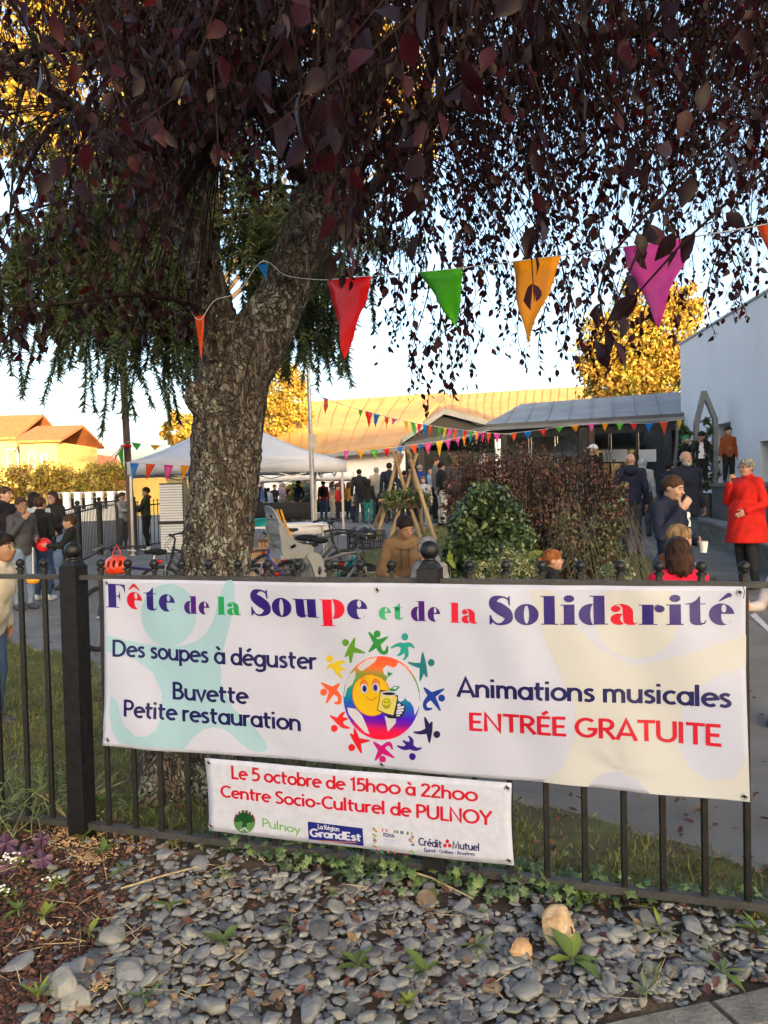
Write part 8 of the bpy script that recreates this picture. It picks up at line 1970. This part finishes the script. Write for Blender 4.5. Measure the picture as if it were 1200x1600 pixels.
        wing = [tuple(p[:2]) for p in catmull([(-.60, .92, 0), (-.62, 1.06, 0), (-.64, 1.20, 0), (-.60, 1.25, 0), (-.54, 1.15, 0), (-.46, 1.05, 0), (-.36, 1.01, 0), (-.27, .99, 0), (-.25, .90, 0), (-.36, .87, 0), (-.50, .87, 0)], 4, True)]
        for s in (-1, 1): plate(wing, [oval(-.50, 1.0, .05, .03)], lambda x, y, z, s=s: Vector((x, s * (.185 + .02 * math.sin(4 * (y - .9))) + z, y)), .022)
        m.box((-.42, 0, .885), (.40, .36, .05))
        leg_ = [tuple(p[:2]) for p in catmull([(-.34, .90, 0), (-.22, .91, 0), (-.15, .82, 0), (-.11, .66, 0), (-.04, .56, 0), (-.06, .52, 0), (-.20, .52, 0), (-.24, .62, 0), (-.29, .78, 0)], 4, True)]
        for s in (-1, 1):
            plate(leg_, [oval(-.20, .72, .022, .05)], lambda x, y, z, s=s: Vector((x, s * .215 + z, y)), .02)
            m.box((-.14, s * .175, .525), (.17, .09, .02)); m.tube([(-.27, s * .14, .86), (-.25, s * .15, .70), (-.21, s * .15, .56)], .028, 8)
        bpy.data.objects.remove(cs); cs = m.build('child_seat', gp, t, 35); bv = cs.modifiers.new('soft_edges', 'BEVEL'); bv.width = .006; bv.segments = 2; bv.limit_method = 'ANGLE'
        m = MB(); m.tube([(-.56, -.06, 1.38), (-.50, -.05, 1.2), (-.42, -.02, 1.06)], .012, 6); m.tube([(-.56, .06, 1.38), (-.50, .05, 1.2), (-.42, .02, 1.06)], .012, 6); m.box((-.46, 0, 1.12), (.04, .10, .05)); q = m.build('harness', M('orange strap', (.75, .32, .02), .6, scale=20, var=.1), None, 50); q.parent = cs
    return t
bicycle('teal low step bicycle with a black wire basket', 567, 9.0, -28, (.02, .20, .26), basket=True, step=True)
bicycle('grey bicycle carrying the pale grey child seat', 578, 8.7, 28, (.10, .10, .11), child=True)
bicycle('purple blue bicycle just right of the trunk', 400, 9.3, 158, (.035, .025, .20))
bicycle('black bicycle with thin saddle behind the child seat', 536, 10.6, 22, (.012, .012, .013))
bicycle('dark bicycle half hidden behind the left side of the trunk', 248, 9.6, 172, (.012, .012, .013))
tb = bicycle('dark purple mountain bicycle behind the left fence post, carrying an orange helmet', 152, 8.0, -118, (.03, .02, .14), guards=False)
q = P(183, 878, 7.9); hl = thing('helmet', 'orange red helmet hanging from the handlebar behind the left fence post', 'helmet', q - Vector((0, 0, .08)))
S = Soft((-.2, -.2, -.12), (.2, .2, .2), .008); S.ell((0, 0, .03), (.135, .115, .12)); S.cut((0, 0, -.03), (0, .2, -1)); S.ell((0, 0, 0), (.115, .095, .10), sub=True)
for x in (-.06, 0, .06): S.ell((x, -.10, .07), (.015, .07, .04), sub=True)
S.build('shell', M('orange red helmet', (.70, .06, .015), .25, scale=10, var=.08, coat=.4), hl); m = MB(); m.tube([(-.08, 0, 0), (-.03, 0, .2), (0, 0, .26), (.03, 0, .2), (.08, 0, 0)], .007, 5); m.build('strap', M('red strap', (.6, .05, .02), .7, scale=20, var=.1), hl)
q = P(52, 912, 10.5); t = thing('toy', 'small orange yellow toy hanging on a stick among the children at the left', 'toy', q); m = MB(); m.sphere((0, 0, .05), (.09, .07, .06), 14, 10); m.build('toy_body', M('orange toy', (.75, .33, .02), .4, scale=10, var=.1), t, 60); m = MB(); m.tube([(0, 0, .1), (.01, 0, .5)], .008, 6); m.build('stick', m_wtop, t)
